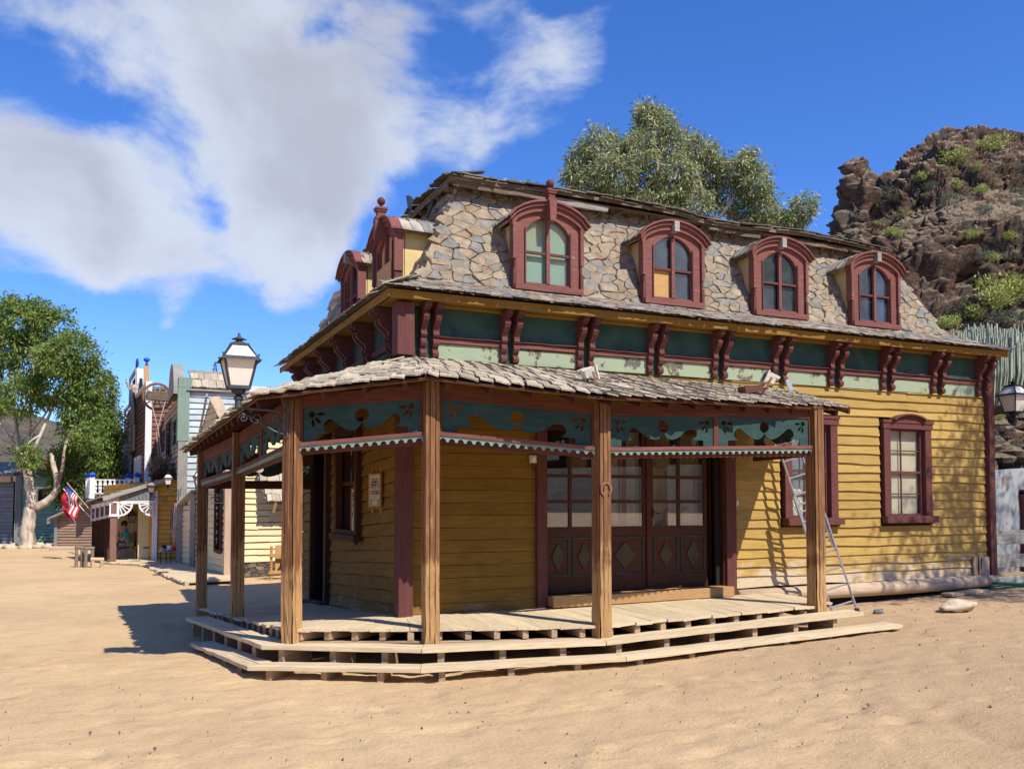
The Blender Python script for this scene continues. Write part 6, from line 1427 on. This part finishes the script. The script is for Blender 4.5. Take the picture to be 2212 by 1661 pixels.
# --- small things of the street
LS = 'wall lanterns on scrolled brackets'
lantern(Matrix.Translation((2.06, 30.75, 2.42)), 'street lantern with lit-looking white panes on the grey-blue house corner', LS, s=.64, reach=.6, mat='iron')
lantern(Matrix.Translation((1.62, 31.9, 2.18)), 'dark street lantern in front of the amber shop porch roof', LS, s=.66, reach=.75, mat='iron', gl='smoke')
lantern(Matrix.Translation((1.15, 34.4, 1.15)), 'lantern hanging from the ceiling of the amber shop porch', None, s=.72, hanging=True, mat='iron', gl='smoke')
t = thing('hat_table', 'low trestle table in front of the cream lean-to, loaded with hats', 'table', (2.1, 31.4, .05))
beam('top', (1.85, 31.1, .45), (2.42, 31.1, .45), .35, .03, 'grey_wood', t)
for x in (1.9, 2.06, 2.2, 2.37): beam('leg', (x, 30.98, .07), (x, 31.02, .43), .03, .04, 'darkbrown', t, up=(0, 1, 0), seg=1)
def hat(c, mat, lb, r=.14):
    o = put('hat', MB().lathe([(r, 0), (r * 1.02, .012), (r * .55, .02), (r * .5, .09), (r * .3, .115), (.01, .1)], n=12).mesh('hat', mat, True), Matrix.Translation(V(c))); tag(o, lb, 'hat', 'hats on the trestle table')
hat((1.93, 31.05, .47), 'leather', 'pale hat at the left end of the hat table'); hat((2.0, 31.15, .55), 'black', 'black hat on the pile at the left of the table'); hat((2.15, 31.1, .53), 'whitecloth', 'white hat in the middle of the hat table'); hat((2.28, 31.02, .49), 'red', 'red hat at the right end of the hat table', .17)
for (x, y, z1, lb) in ((2.38, 31.9, 1.85, 'pale leather belts hanging left on the shop front behind the hats'), (2.46, 31.25, 2.0, 'pale leather belts hanging right on the shop front above the red hat')):
    t = thing('hanging_belts', lb, 'belts', (x, y, .6), group='leather belts for sale')
    for k in range(7): p = V((x + R.uniform(-.16, .1), y - .25 + R.uniform(-.1, .1), z1)); put('belt', MB().tube([p, p + V((R.uniform(-.03, .03), 0, -.5)), p + V((R.uniform(-.06, .06), 0, -R.uniform(.9, 1.3)))], [.02, .025, .012], 4).mesh('b', R.choice(['leather', 'leather', 'whitecloth', 'rust'])), Matrix(), t)
    put('holster', MB().bar((x - .22, y - .3, z1 - .8), (x + .05, y - .3, z1 - .68), .03, .09).mesh('h', 'leather'), Matrix(), t)
def trestle(c, L, h, lb, mat='log'):
    t = thing('log_trestle', lb, 'trestle', c, group='log trestles by the shop porch'); put('crossbar', MB().tube([(c[0] - L / 2, c[1], h), (c[0] + L / 2, c[1] + .05, h - .02)], [.055, .06], 8).mesh('c', mat), Matrix(), t)
    for s in (-.33, .33): put('leg', MB().tube([(c[0] + s * L, c[1], -.05), (c[0] + s * L, c[1], h - .05)], .05, 8).mesh('l', mat), Matrix(), t)
trestle((-.45, 31.5, 0), .24, .62, 'upright log trestle standing leftmost before the shop porch', 'oldlog'); trestle((-.17, 31.3, 0), .28, .6, 'upright log trestle just left of the brown porch post', 'oldlog'); trestle((.06, 31.2, 0), .38, .26, 'low log bench with a pale sawn end below the porch post')
def bench(c, lb):
    t = thing('porch_bench', lb, 'bench', c, group='dark benches on the shop porch'); x, y, z = c
    beam('seat', (x - .3, y, z + .42), (x + .3, y, z + .42), .4, .04, 'darkbrown', t); beam('backrest', (x - .1, y + .2, z + .75), (x + .35, y + .2, z + .75), .03, .3, 'rack', t)
    for s in (-.27, .27): beam('leg', (x + s, y, z), (x + s, y, z + .4), .05, .3, 'darkbrown', t, up=(0, 1, 0), seg=1); beam('back_post', (x + s, y + .2, z + .4), (x + s, y + .22, z + .95), .04, .04, 'darkbrown', t, up=(0, 1, 0), seg=1)
bench((1.0, 34.0, .06), 'dark bench under the seated person'); bench((1.5, 33.75, .06), 'dark bench with an orange backrest right of the seated person')
# seated person (one skinned body, shirt and hair as children)
def skin(name, joints, edges, mat, M, parent=None, sub=1):
    me = bpy.data.meshes.new(name); me.from_pydata([j[0] for j in joints], edges, []); o = bpy.data.objects.new(name, me); COL.objects.link(o)
    md = o.modifiers.new('s', 'SKIN'); sd = me.skin_vertices[0].data
    for i, j in enumerate(joints): r = j[1]; sd[i].radius = (r, r) if not isinstance(r, tuple) else r; sd[i].use_root = i == 0
    s2 = o.modifiers.new('u', 'SUBSURF'); s2.levels = sub; s2.render_levels = sub
    dg = bpy.context.evaluated_depsgraph_get(); m2 = bpy.data.meshes.new_from_object(o.evaluated_get(dg)); bpy.data.objects.remove(o)
    m2.materials.clear(); m2.materials.append(MT[mat]); m2.shade_smooth(); return put(name, m2, M, parent)
Mp = Matrix.Translation((.98, 33.95, .06)) @ Matrix.Rotation(rad(95), 4, 'Z')     # local +y is forward (towards the left)
J = [((0, 0, .52), (.15, .12)), ((0, .0, .75), (.14, .10)), ((0, .03, .95), (.15, .10)), ((0, .05, 1.06), .055), ((0, .09, 1.16), .085), ((0, .10, 1.26), .09),
     ((-.1, .05, .5), .085), ((-.11, .42, .5), .065), ((-.11, .48, .1), .045), ((-.11, .6, .05), .04), ((.1, .05, .5), .085), ((.11, .42, .5), .065), ((.11, .48, .1), .045), ((.11, .6, .05), .04),
     ((-.19, .05, .95), .055), ((-.22, .14, .72), .042), ((-.12, .36, .8), .032), ((-.08, .42, .84), .03), ((.19, .05, .95), .055), ((.22, .14, .72), .042), ((.1, .36, .82), .032), ((.06, .42, .86), .03)]
Eg = [(0, 1), (1, 2), (2, 3), (3, 4), (4, 5), (0, 6), (6, 7), (7, 8), (8, 9), (0, 10), (10, 11), (11, 12), (12, 13), (2, 14), (14, 15), (15, 16), (16, 17), (2, 18), (18, 19), (19, 20), (20, 21)]
pe = skin('person', J, Eg, 'skin', Mp, None); tag(pe, 'seated person in a teal shirt and dark trousers on the shop porch bench', 'person')
skin('shirt', [((0, 0, .5), (.175, .15)), ((0, 0, .75), (.165, .13)), ((0, .03, .96), (.175, .12)), ((-.19, .05, .95), .075), ((-.22, .12, .78), .065), ((.19, .05, .95), .075), ((.22, .12, .78), .065)], [(0, 1), (1, 2), (2, 3), (3, 4), (2, 5), (5, 6)], 'tealcloth', Mp, pe)
skin('trousers', [((0, 0, .5), (.18, .13)), ((-.11, .2, .5), .1), ((-.11, .42, .5), .085), ((-.11, .48, .14), .06), ((.11, .2, .5), .1), ((.11, .42, .5), .085), ((.11, .48, .14), .06)], [(0, 1), (1, 2), (2, 3), (0, 4), (4, 5), (5, 6)], 'black', Mp, pe)
put('hair', MB().ball((0, .085, 1.24), .112, 10, (1, 1, 1)).mesh('hair', 'black', True), Mp, pe); put('nose', MB().ball((0, .205, 1.19), .02, 6).mesh('n', 'skin', True), Mp, pe)
for s in (-1, 1):
    put('ear', MB().ball((s * .095, .1, 1.2), .022, 6).mesh('e', 'skin', True), Mp, pe)
    for k in range(5): put('finger', MB().tube([(s * .07 - s * k * .014, .43, .85), (s * .06 - s * k * .014, .48, .85 - .004 * k), (s * .05 - s * k * .012, .49, .82)], .008, 5).mesh('f', 'skin'), Mp, pe)
# flags
def flag(base, tip, kind, lb):
    t = thing('flag', lb, 'flag', base, group='flags on the shop porch'); b_, e = V(base), V(tip); put('pole', MB().tube([b_, e], .016, 6).mesh('p', 'whitecloth' if kind else 'leather'), Matrix(), t)
    ax = (b_ - e).normalized()
    def S(a, c): # a along the pole from the tip 0..1, c out from the pole 0..1 (cloth hangs down)
        p = e + ax * (a * .62); w_ = .05 * math.sin(c * 9 + a * 3); return p + V((-.05 * c + w_ * .7, .04 * c + w_, -.62 * c - .05 * c * c - .1 * a * c)) + V((.10 * math.sin(a * 7) * c, .05 * math.cos(a * 8) * c, 0))
    def strip(a0, a1, c0, c1, mat, nm, off=0.):
        mb = MB(); n = 10
        for k in range(n + 1):
            c = c0 + (c1 - c0) * k / n
            for a in (a0, (a0 + a1) / 2, a1): mb.v.append(tuple(S(a, c) + V((off, -off, 0))))
        for k in range(n):
            for j in range(2): o = 3 * k + j; mb.f.append((o, o + 1, o + 4, o + 3))
        put(nm, mb.mesh(nm, mat, True), Matrix(), t)
    if kind == 0:
        for k in range(13): strip(k / 13, (k + 1) / 13, .42 if k < 7 else 0, 1, 'red' if k % 2 == 0 else 'whitecloth', 'stripe')
        strip(0, 7 / 13, 0, .42, 'navy', 'canton')
        for i in range(5):
            for j in range(4): strip(.05 + i * .1, .08 + i * .1, .05 + j * .1, .08 + j * .1, 'whitecloth', 'star', -.006)
    else:
        strip(0, 1, 0, 1, 'red', 'cloth')
        for s in (0, 1):
            for (hw, mat, off) in ((.10, 'whitecloth', -.006), (.07, 'navy', -.012)):
                mb = MB(); n = 12
                for k in range(n + 1):
                    c = k / n; a = c if s == 0 else 1 - c
                    for d_ in (-hw, hw): mb.v.append(tuple(S(min(1, max(0, a + d_)), c) + V((off, off, 0))))
                for k in range(n): o = 2 * k; mb.f.append((o, o + 1, o + 3, o + 2))
                put('saltire', mb.mesh('x', mat, True), Matrix(), t)
flag((.05, 35.3, 1.45), (-.95, 35.6, 2.72), 0, 'furled striped red and white flag with blue starry canton, the upper of the two'); flag((-.1, 36.0, 1.4), (-1.08, 36.2, 2.52), 1, 'red flag with a blue saltire hanging below the striped one')
# --- far end of the street
shd = thing('brown_shed', 'low brown board shed with a sloping roof at the end of the street', 'shed', (-1.6, 45.4, 0))
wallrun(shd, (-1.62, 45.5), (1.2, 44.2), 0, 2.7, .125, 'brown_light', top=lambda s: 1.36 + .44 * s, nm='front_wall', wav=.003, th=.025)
beam('roof_edge', (-1.85, 45.35, 1.30), (1.2, 43.95, 2.78), .5, .07, 'grey_wood', shd); beam('corner_post', (-1.62, 45.42, -.05), (-1.62, 45.42, 1.35), .14, .1, 'slateblue', shd, up=(0, 1, 0)); put('lamp_box', MB().bar((-1.98, 45.3, 1.18), (-1.85, 45.3, 1.2), .14, .16).mesh('l', 'plastic'), Matrix(), shd)
pl = thing('plank_platform', 'low pale plank platform in front of the brown shed', 'platform', (-1.2, 43.6, 0))
for k in range(4): beam('plank', (-1.75, 43.4 + k * .32, .1), (-.2, 42.9 + k * .32, .1), .3, .05, 'deck', pl, seg=2)
beam('front_board', (-1.75, 43.22, .03), (-.2, 42.72, .03), .04, .14, 'log', pl)
gr = thing('green_house', 'pale green clapboard house with two dark windows behind the big tree', 'house', (-3.4, 49.9, 0))
GH = [(.98, 1.42, 1.98, 2.68), (2.02, 2.5, 1.75, 2.62)]
w, a, u, n = wallrun(gr, (-3.42, 49.6), (2.5, 46.9), -.1, 3.3, .145, 'mint', holes=GH, nm='front_wall', wav=.003, th=.025)
for h in GH: framed(gr, a, u, n, *h, 'white', w=.11, cross=False)
beam('corner_trim', (-3.40, 49.5, -.1), (-3.40, 49.5, 3.3), .26, .12, 'slateblue', gr, up=(0, 1, 0)); MB().add([(-3.6, 49.3, 3.3), (2.6, 46.6, 3.3), (3.6, 49.4, 4.3), (-2.4, 52.1, 4.3)], [(0, 1, 2, 3)]).build('roof', 'terracotta', gr)
b2 = thing('grey_barn', 'dark blue-grey clapboard barn with an old tiled roof at the left edge', 'barn', (-5, 50, 0))
wallrun(b2, (-13, 54.0), (-3.62, 49.75), -.1, 3.05, .17, 'slateblue', nm='front_wall', wav=.003, th=.025)
beam('eave_log', (-9, 52.0, 3.15), (-3.7, 49.6, 3.12), .25, .25, 'log', b2, seg=8, jit=.03); r2 = put('roof', MB().add([(-13, 53.8, 3.3), (-3.6, 49.5, 3.3), (-2.8, 51.4, 4.0), (-12, 55.6, 4.0)], [(0, 1, 2, 3)]).mesh('r', 'grey_wood'), Matrix(), b2)
pc = []; shingles(None, (-9, 51.9, 3.32), (-3.6, 49.45, 3.32), (-2.8, 51.3, 4.02), (-8.2, 53.8, 4.02), 5, .3, None, pieces=pc, wj=.2); lay_shingles(r2, pc, 'grey_wood', 'tile', 150, .05)
tag(MB().box(-4.9, -4.5, 49.75, 49.82, 3.35, 3.62).build('teal_sign', 'teal_light'), 'small teal sign board on the roof edge of the grey barn', 'sign')
ch = thing('white_chimney', 'white plastered chimney with a wide flared foot right of the green house', 'chimney', lp(180, 1160, 46)); c = lp(180, 1180, 46)
put('shaft', MB().lathe([(.75, 1.8), (.72, 2.6), (.5, 3.4), (.32, 4.2), (.2, 4.8), (.18, 5.6), (.24, 5.65), (.24, 5.75)], (c.x, c.y, -.3), 12).mesh('s', 'white', True), Matrix(), ch); put('foot', MB().box(c.x - .9, c.x + .7, c.y - .6, c.y + .6, -.3, 1.5).mesh('f', 'white'), Matrix(), ch)
# pylon on the far ridge
t = thing('lattice_pylon', 'tiny steel lattice pylon on the skyline left of the big lantern', 'pylon', lp(461, 816, 148)); c = lp(461, 822, 148); mb = MB()
for s in (-1, 1):
    for q in (-1, 1): mb.bar(c + V((s * .45, q * .45, 0)), c + V((s * .06, q * .06, 3.2)), .07, .07)
for k in range(6): z = k * .5; r = .45 * (1 - z / 3.4); mb.bar(c + V((-r, -r, z)), c + V((r * .85, -r * .85, z + .5)), .05, .05); mb.bar(c + V((r, -r, z)), c + V((-r * .85, -r * .85, z + .5)), .05, .05)
for z in (2.0, 2.6): mb.bar(c + V((-.6, 0, z)), c + V((.6, 0, z)), .06, .06)
put('lattice', mb.mesh('p', 'iron_grey'), Matrix(), t)
# ---------------------------------------------------------------- trees
def bark_mat(name, cols):
    m, g, b = newmat(name); P = g.node('ShaderNodeTexCoord').outputs['Object']
    n = g.noise(g.vscale(P, (1, 1, .35)), 2.2, 5, .6, dist=.6); n2 = g.noise(g.vscale(P, (1, 1, .3)), 7, 5, .65)
    c = g.ramp(g.m('ADD', g.m('MULTIPLY', n, .7), g.m('MULTIPLY', n2, .3)), [(.36, cols[0]), (.46, cols[1]), (.53, cols[2]), (.62, cols[3])])
    g.l.new(c, b.inputs['Base Color']); b.inputs['Roughness'].default_value = .85; bump(g, b, g.m('ADD', n, n2), .7, .03); MT[name] = m
bark_mat('gum_bark', [(.2, .13, .11), (.42, .32, .25), (.58, .5, .39), (.45, .4, .34)]); bark_mat('dark_bark', [(.06, .045, .035), (.11, .085, .06), (.18, .14, .1), (.14, .11, .08)])
def curve(pts, n=6):
    pts = [V(p) for p in pts]; out = []
    for i in range(len(pts) - 1):
        p0, p1, p2, p3 = pts[max(i - 1, 0)], pts[i], pts[i + 1], pts[min(i + 2, len(pts) - 1)]
        for k in range(n): t = k / n; out.append(.5 * ((2 * p1) + (-p0 + p2) * t + (2 * p0 - 5 * p1 + 4 * p2 - p3) * t * t + (-p0 + 3 * p1 - 3 * p2 + p3) * t ** 3))
    return out + [pts[-1]]
def tree(label, base, limbs, blobs, leaf, L, Wd, seed, bark='gum_bark', twigs=5, group=None, spread=.28, per=14, droop=.5, name='gum_tree', shell=.5):
    t = thing(name, label, 'tree', base, group=group); rs = np.random.RandomState(seed); mb = MB(); b = V(base); tips = []
    for i, (pts, r0, r1) in enumerate(limbs):
        c = curve(pts); n = len(c); rr = [r0 + (r1 - r0) * (k / (n - 1)) ** .8 for k in range(n)]
        if i == 0: rr = [r * (1 + .45 * math.exp(-k * .9)) for k, r in enumerate(rr)]
        lump = [p + V((rs.uniform(-1, 1), rs.uniform(-1, 1), 0)) * rr[k] * .12 for k, p in enumerate(c)]
        m = MB().tube(lump, rr, 10 if r0 > .15 else 7); o = put('trunk' if i == 0 else 'limb', m.mesh('limb', bark, True), Matrix(), t); tips += [(lump[k], rr[k]) for k in range(n // 2, n)]
    for (cx, cy, cz, rx, ry, rz, n) in blobs:     # twigs reach from the nearest limb into each clump
        c = V((cx, cy, cz)); s, rr = min(tips, key=lambda q: (q[0] - c).length)
        mid = s.lerp(c, .5) + V((rs.uniform(-.2, .2), rs.uniform(-.2, .2), -.15)); mb.tube(curve([s, mid, c], 4), [min(rr, .07)] * 5 + [.035] * 3 + [.02], 5)
        for k in range(twigs):
            d = V(tuple(rs.normal(size=3))).normalized(); e = c + V((d.x * rx, d.y * ry, abs(d.z) * rz * .9 if rs.rand() < .7 else d.z * rz)) * .85; mb.tube([c, c.lerp(e, .5) + V((0, 0, .08)), e], [.022, .015, .007], 4)
    put('twigs', mb.mesh('twigs', bark, True), Matrix(), t, kind='stuff')
    v = leaf_cloud(rs, blobs, L, Wd, droop, per, spread, shell); put('crown', np_mesh(v, 4, 'crown', MT[leaf]), Matrix(), t, kind='stuff'); return t
def blob(xd, yd, d, rx, ry, n, dd=0):
    p = lp(xd, yd, d + dd); k = d / 1960; return (p.x, p.y, p.z, rx * k, (rx + ry) / 2 * k, ry * k, n)
B1 = [(40, 690, 48, 42, 0), (105, 705, 48, 45, .5), (160, 765, 45, 48, -.3), (65, 770, 55, 50, .8), (-15, 745, 55, 60, 0), (125, 830, 55, 48, 0), (35, 850, 52, 42, -.6), (-45, 850, 60, 60, .5), (185, 820, 32, 38, 0), (175, 880, 40, 38, .3), (160, 925, 30, 24, .5), (60, 985, 20, 22, -1.0), (-60, 700, 60, 60, .3), (20, 655, 20, 20, 0), (75, 665, 24, 22, 0), (190, 945, 30, 30, -.6), (118, 770, 40, 40, -1), (-100, 800, 60, 70, 0)]
d1_ = 41.; bs = [blob(x, y, d1_, rx, ry, int(rx * ry * 1.0) + 300, dd * 1.2) for x, y, rx, ry, dd in B1]
q = lambda x, y, dd=0.: lp(x, y, d1_ + dd)
limbs = [([q(64, 1182), q(62, 1140), q(68, 1100), q(72, 1088)], .33, .25), ([q(70, 1100), q(66, 1060), q(58, 1020), q(56, 1002)], .22, .17), ([q(72, 1098), q(96, 1086), q(116, 1068), q(124, 1046), q(116, 1010, .3), q(110, 980, .5)], .20, .10),
         ([q(58, 1010), q(46, 985), q(36, 950, .5), q(30, 900, .8), q(20, 840, .5), q(10, 760)], .12, .05), ([q(57, 1008), q(58, 970), q(60, 920), q(62, 860), q(66, 790), q(70, 700)], .12, .04), ([q(58, 1006), q(70, 975, -.5), q(84, 940, -.5), q(110, 880), q(135, 820), q(150, 770)], .11, .04),
         ([q(57, 1008), q(52, 985, .5), q(54, 950, 1), q(90, 900, 1), q(120, 850, 1)], .09, .03), ([q(50, 990), q(30, 960), q(0, 920), q(-40, 860)], .08, .04), ([q(84, 940, -.5), q(74, 945, -.7), q(60, 955, -.9)], .06, .03), ([q(124, 1046), q(134, 1010), q(140, 960), q(160, 910)], .11, .04)]
tree('big smooth-barked gum tree with forked trunk at the left edge, ringed with stones', q(64, 1182), limbs, bs, 'leaf_green', .22, .07, 5, spread=.17, per=22, shell=.62)
B2 = [(222, 846, 20, 30, 0), (200, 880, 30, 32, .4), (236, 905, 22, 30, 0), (190, 930, 36, 34, -.4), (225, 950, 30, 36, .4), (200, 990, 36, 34, 0), (160, 985, 32, 30, .2), (232, 1000, 24, 30, 0), (165, 1035, 30, 24, -.3), (212, 1030, 32, 22, .2), (130, 1050, 24, 18, -.5), (246, 935, 12, 24, 0), (120, 1000, 24, 28, .2), (145, 1075, 20, 14, -.4), (224, 818, 10, 16, 0), (242, 975, 16, 24, .3)]
d2_ = 43.5; q = lambda x, y, dd=0.: lp(x, y, d2_ + dd)
tree('dense darker gum tree between the big tree and the saloon', q(165, 1178), [([q(166, 1178), q(170, 1120), q(180, 1060), q(190, 1000)], .2, .1), ([q(190, 1000), q(205, 940), q(230, 870)], .1, .04), ([q(180, 1050), q(220, 1010), q(245, 960)], .08, .03), ([q(170, 1100), q(150, 1050), q(135, 1010)], .08, .03)],
     [blob(x, y, d2_, rx, ry, int(rx * ry * 1.2) + 300, dd) for x, y, rx, ry, dd in B2], 'leaf_green', .22, .065, 6, spread=.17, per=22, shell=.62)
for k in range(15):
    a = 2 * math.pi * k / 15; p = lp(64, 1182, 41) + V((1.25 * math.cos(a), .9 * math.sin(a), .05)); o = boulder(p, R.uniform(.16, .26), (1.2, .9, .6), 'x', k + 60, 8).build('edging_stone', 'palestone', smooth=True); tag(o, 'pale rounded stone in the ring round the big gum tree', 'stone', 'ring of stones round the gum tree')
d3 = 32.; q = lambda x, y, dd=0.: lp(x, y, d3 + dd)
B3 = [(1418, 262, 42, 42, 0), (1402, 232, 24, 22, 0), (1455, 300, 42, 38, .6), (1385, 310, 40, 38, -.6), (1300, 305, 44, 38, 0), (1262, 345, 36, 38, .4), (1330, 360, 45, 42, -.8), (1280, 395, 48, 36, 0), (1400, 380, 50, 45, .3), (1465, 370, 44, 42, -.5), (1515, 315, 36, 32, 0), (1540, 360, 44, 42, .5), (1600, 355, 40, 34, 0), (1640, 385, 32, 38, -.3), (1585, 410, 50, 40, .5), (1500, 430, 55, 36, 0), (1430, 435, 55, 32, -.4), (1350, 430, 50, 30, .4), (1650, 440, 34, 34, 0), (1625, 470, 46, 24, .3), (1742, 438, 24, 26, 0), (1722, 472, 26, 18, .3), (1690, 466, 26, 16, 0), (1625, 330, 14, 16, 0), (1248, 375, 26, 26, 0)]
limbs = [([q(1470, 1100), q(1460, 800), q(1450, 560), q(1445, 450)], .35, .16), ([q(1447, 480), q(1430, 400), q(1422, 320), q(1410, 240)], .14, .04), ([q(1450, 520), q(1380, 440), q(1320, 380), q(1290, 320)], .13, .04), ([q(1448, 470), q(1500, 410), q(1530, 350), q(1600, 340)], .12, .04),
         ([q(1455, 600), q(1560, 500), q(1640, 460), q(1740, 450)], .13, .03), ([q(1452, 560), q(1560, 460), q(1600, 400)], .1, .04)]
tree('large grey-green flowering gum tree rising behind the stone mansard roof', q(1470, 1110), limbs, [blob(x, y, d3, rx, ry, int(rx * ry * 1.05) + 300, dd * 1.2) for x, y, rx, ry, dd in B3], 'leaf_grey', .19, .05, 7, spread=.14, per=22, shell=.6)
q = lambda x, y, dd=0.: lp(x, y, 36 + dd)
tree('small tuft of gum crown peeping over the roof left of the first ball finial', q(1118, 1110), [([q(1118, 1110), q(1116, 800), q(1118, 430)], .15, .05)], [blob(1118, 404, 36, 34, 18, 1500), blob(1090, 412, 36, 22, 14, 700), blob(1148, 414, 36, 24, 12, 700)], 'leaf_grey', .19, .05, 8, spread=.13)
# tree outside the right edge of the picture: it throws the dappled shade on the right end of the house
T_ = SUN / SUN.z * 1.25
bl = []; rs_ = random.Random(4)
for (x, y, z, t_, r, n) in ((14.9, 11.7, 3.3, 5.6, .75, 900), (14.2, 11.7, 2.2, 6.0, .55, 600), (13.4, 11.7, 1.0, 6.4, .75, 800), (15.0, 11.2, .8, 5.5, .9, 1100), (16.0, 11.0, .4, 5.8, 1.1, 1600), (14.2, 11.4, .4, 6.2, .8, 900), (17.0, 13, 2, 7, 1.2, 1500), (18.2, 13.3, 1.0, 6.2, 1.3, 1500), (14.6, 11.7, 1.7, 6.6, .55, 600), (15.4, 11.5, 4.4, 6, .6, 700), (12.6, 11.7, .7, 6.5, .5, 300), (14.0, 10.9, .35, 6.3, .6, 500), (16.5, 11.0, 3, 6, 1., 900)):
    p = V((x, y, z)) + V((.38, -1, 1.25)) * t_; bl.append((p.x, p.y, p.z, r * 1.1, r, r, int(n * .6)))
b0 = V((18.6, 4.6, ground_z(18, 4.6)))
tree('gum tree beside the yard whose crown shades the right end of the house', b0, [([b0, (18.4, 4.7, 2.5), (18.1, 4.9, 5)], .28, .18), ([(18.1, 4.9, 5), (17.6, 5.2, 7), (17.0, 5.6, 9.5)], .16, .05), ([(18.2, 4.9, 4.5), (18.6, 5.3, 7), (19.5, 6, 9)], .14, .05), ([(18.1, 4.9, 5), (17, 4.9, 7), (16.2, 5.0, 8.6)], .12, .05)], bl, 'leaf_grey', .19, .05, 12, spread=.3)
# fan palm behind the balustrade
c = lp(244, 1040, 52); t = thing('fan_palm', 'small fan palm behind the white balustrade', 'palm', (c.x, c.y, 0)); put('trunk', MB().tube([(c.x, c.y, -.5), (c.x, c.y, c.z + .3)], [.2, .16], 8).mesh('t', 'dark_bark', True), Matrix(), t)
rs2 = random.Random(2)
for k in range(22):
    a = rs2.uniform(0, 6.28); el = rs2.uniform(-.3, 1.1); d = V((math.cos(a) * math.cos(el), math.sin(a) * math.cos(el), math.sin(el))); o = V((c.x, c.y, c.z + .3)); e = o + d * .75; mb = MB().tube([o, e], .015, 4); s = d.cross(UP).normalized(); w_ = s.cross(d)
    for j in range(15):
        an = -1.5 + 3 * j / 14; q_ = (d * math.cos(an) + s * math.sin(an)).normalized(); tip = e + q_ * .75 - UP * .12; m_ = e + q_ * .4; n_ = q_.cross(w_).normalized() * .03; mb.add([e, m_ + n_, tip, m_ - n_], [(0, 1, 2, 3)])
    put('frond', mb.mesh('f', 'palm_leaf'), Matrix(), t)
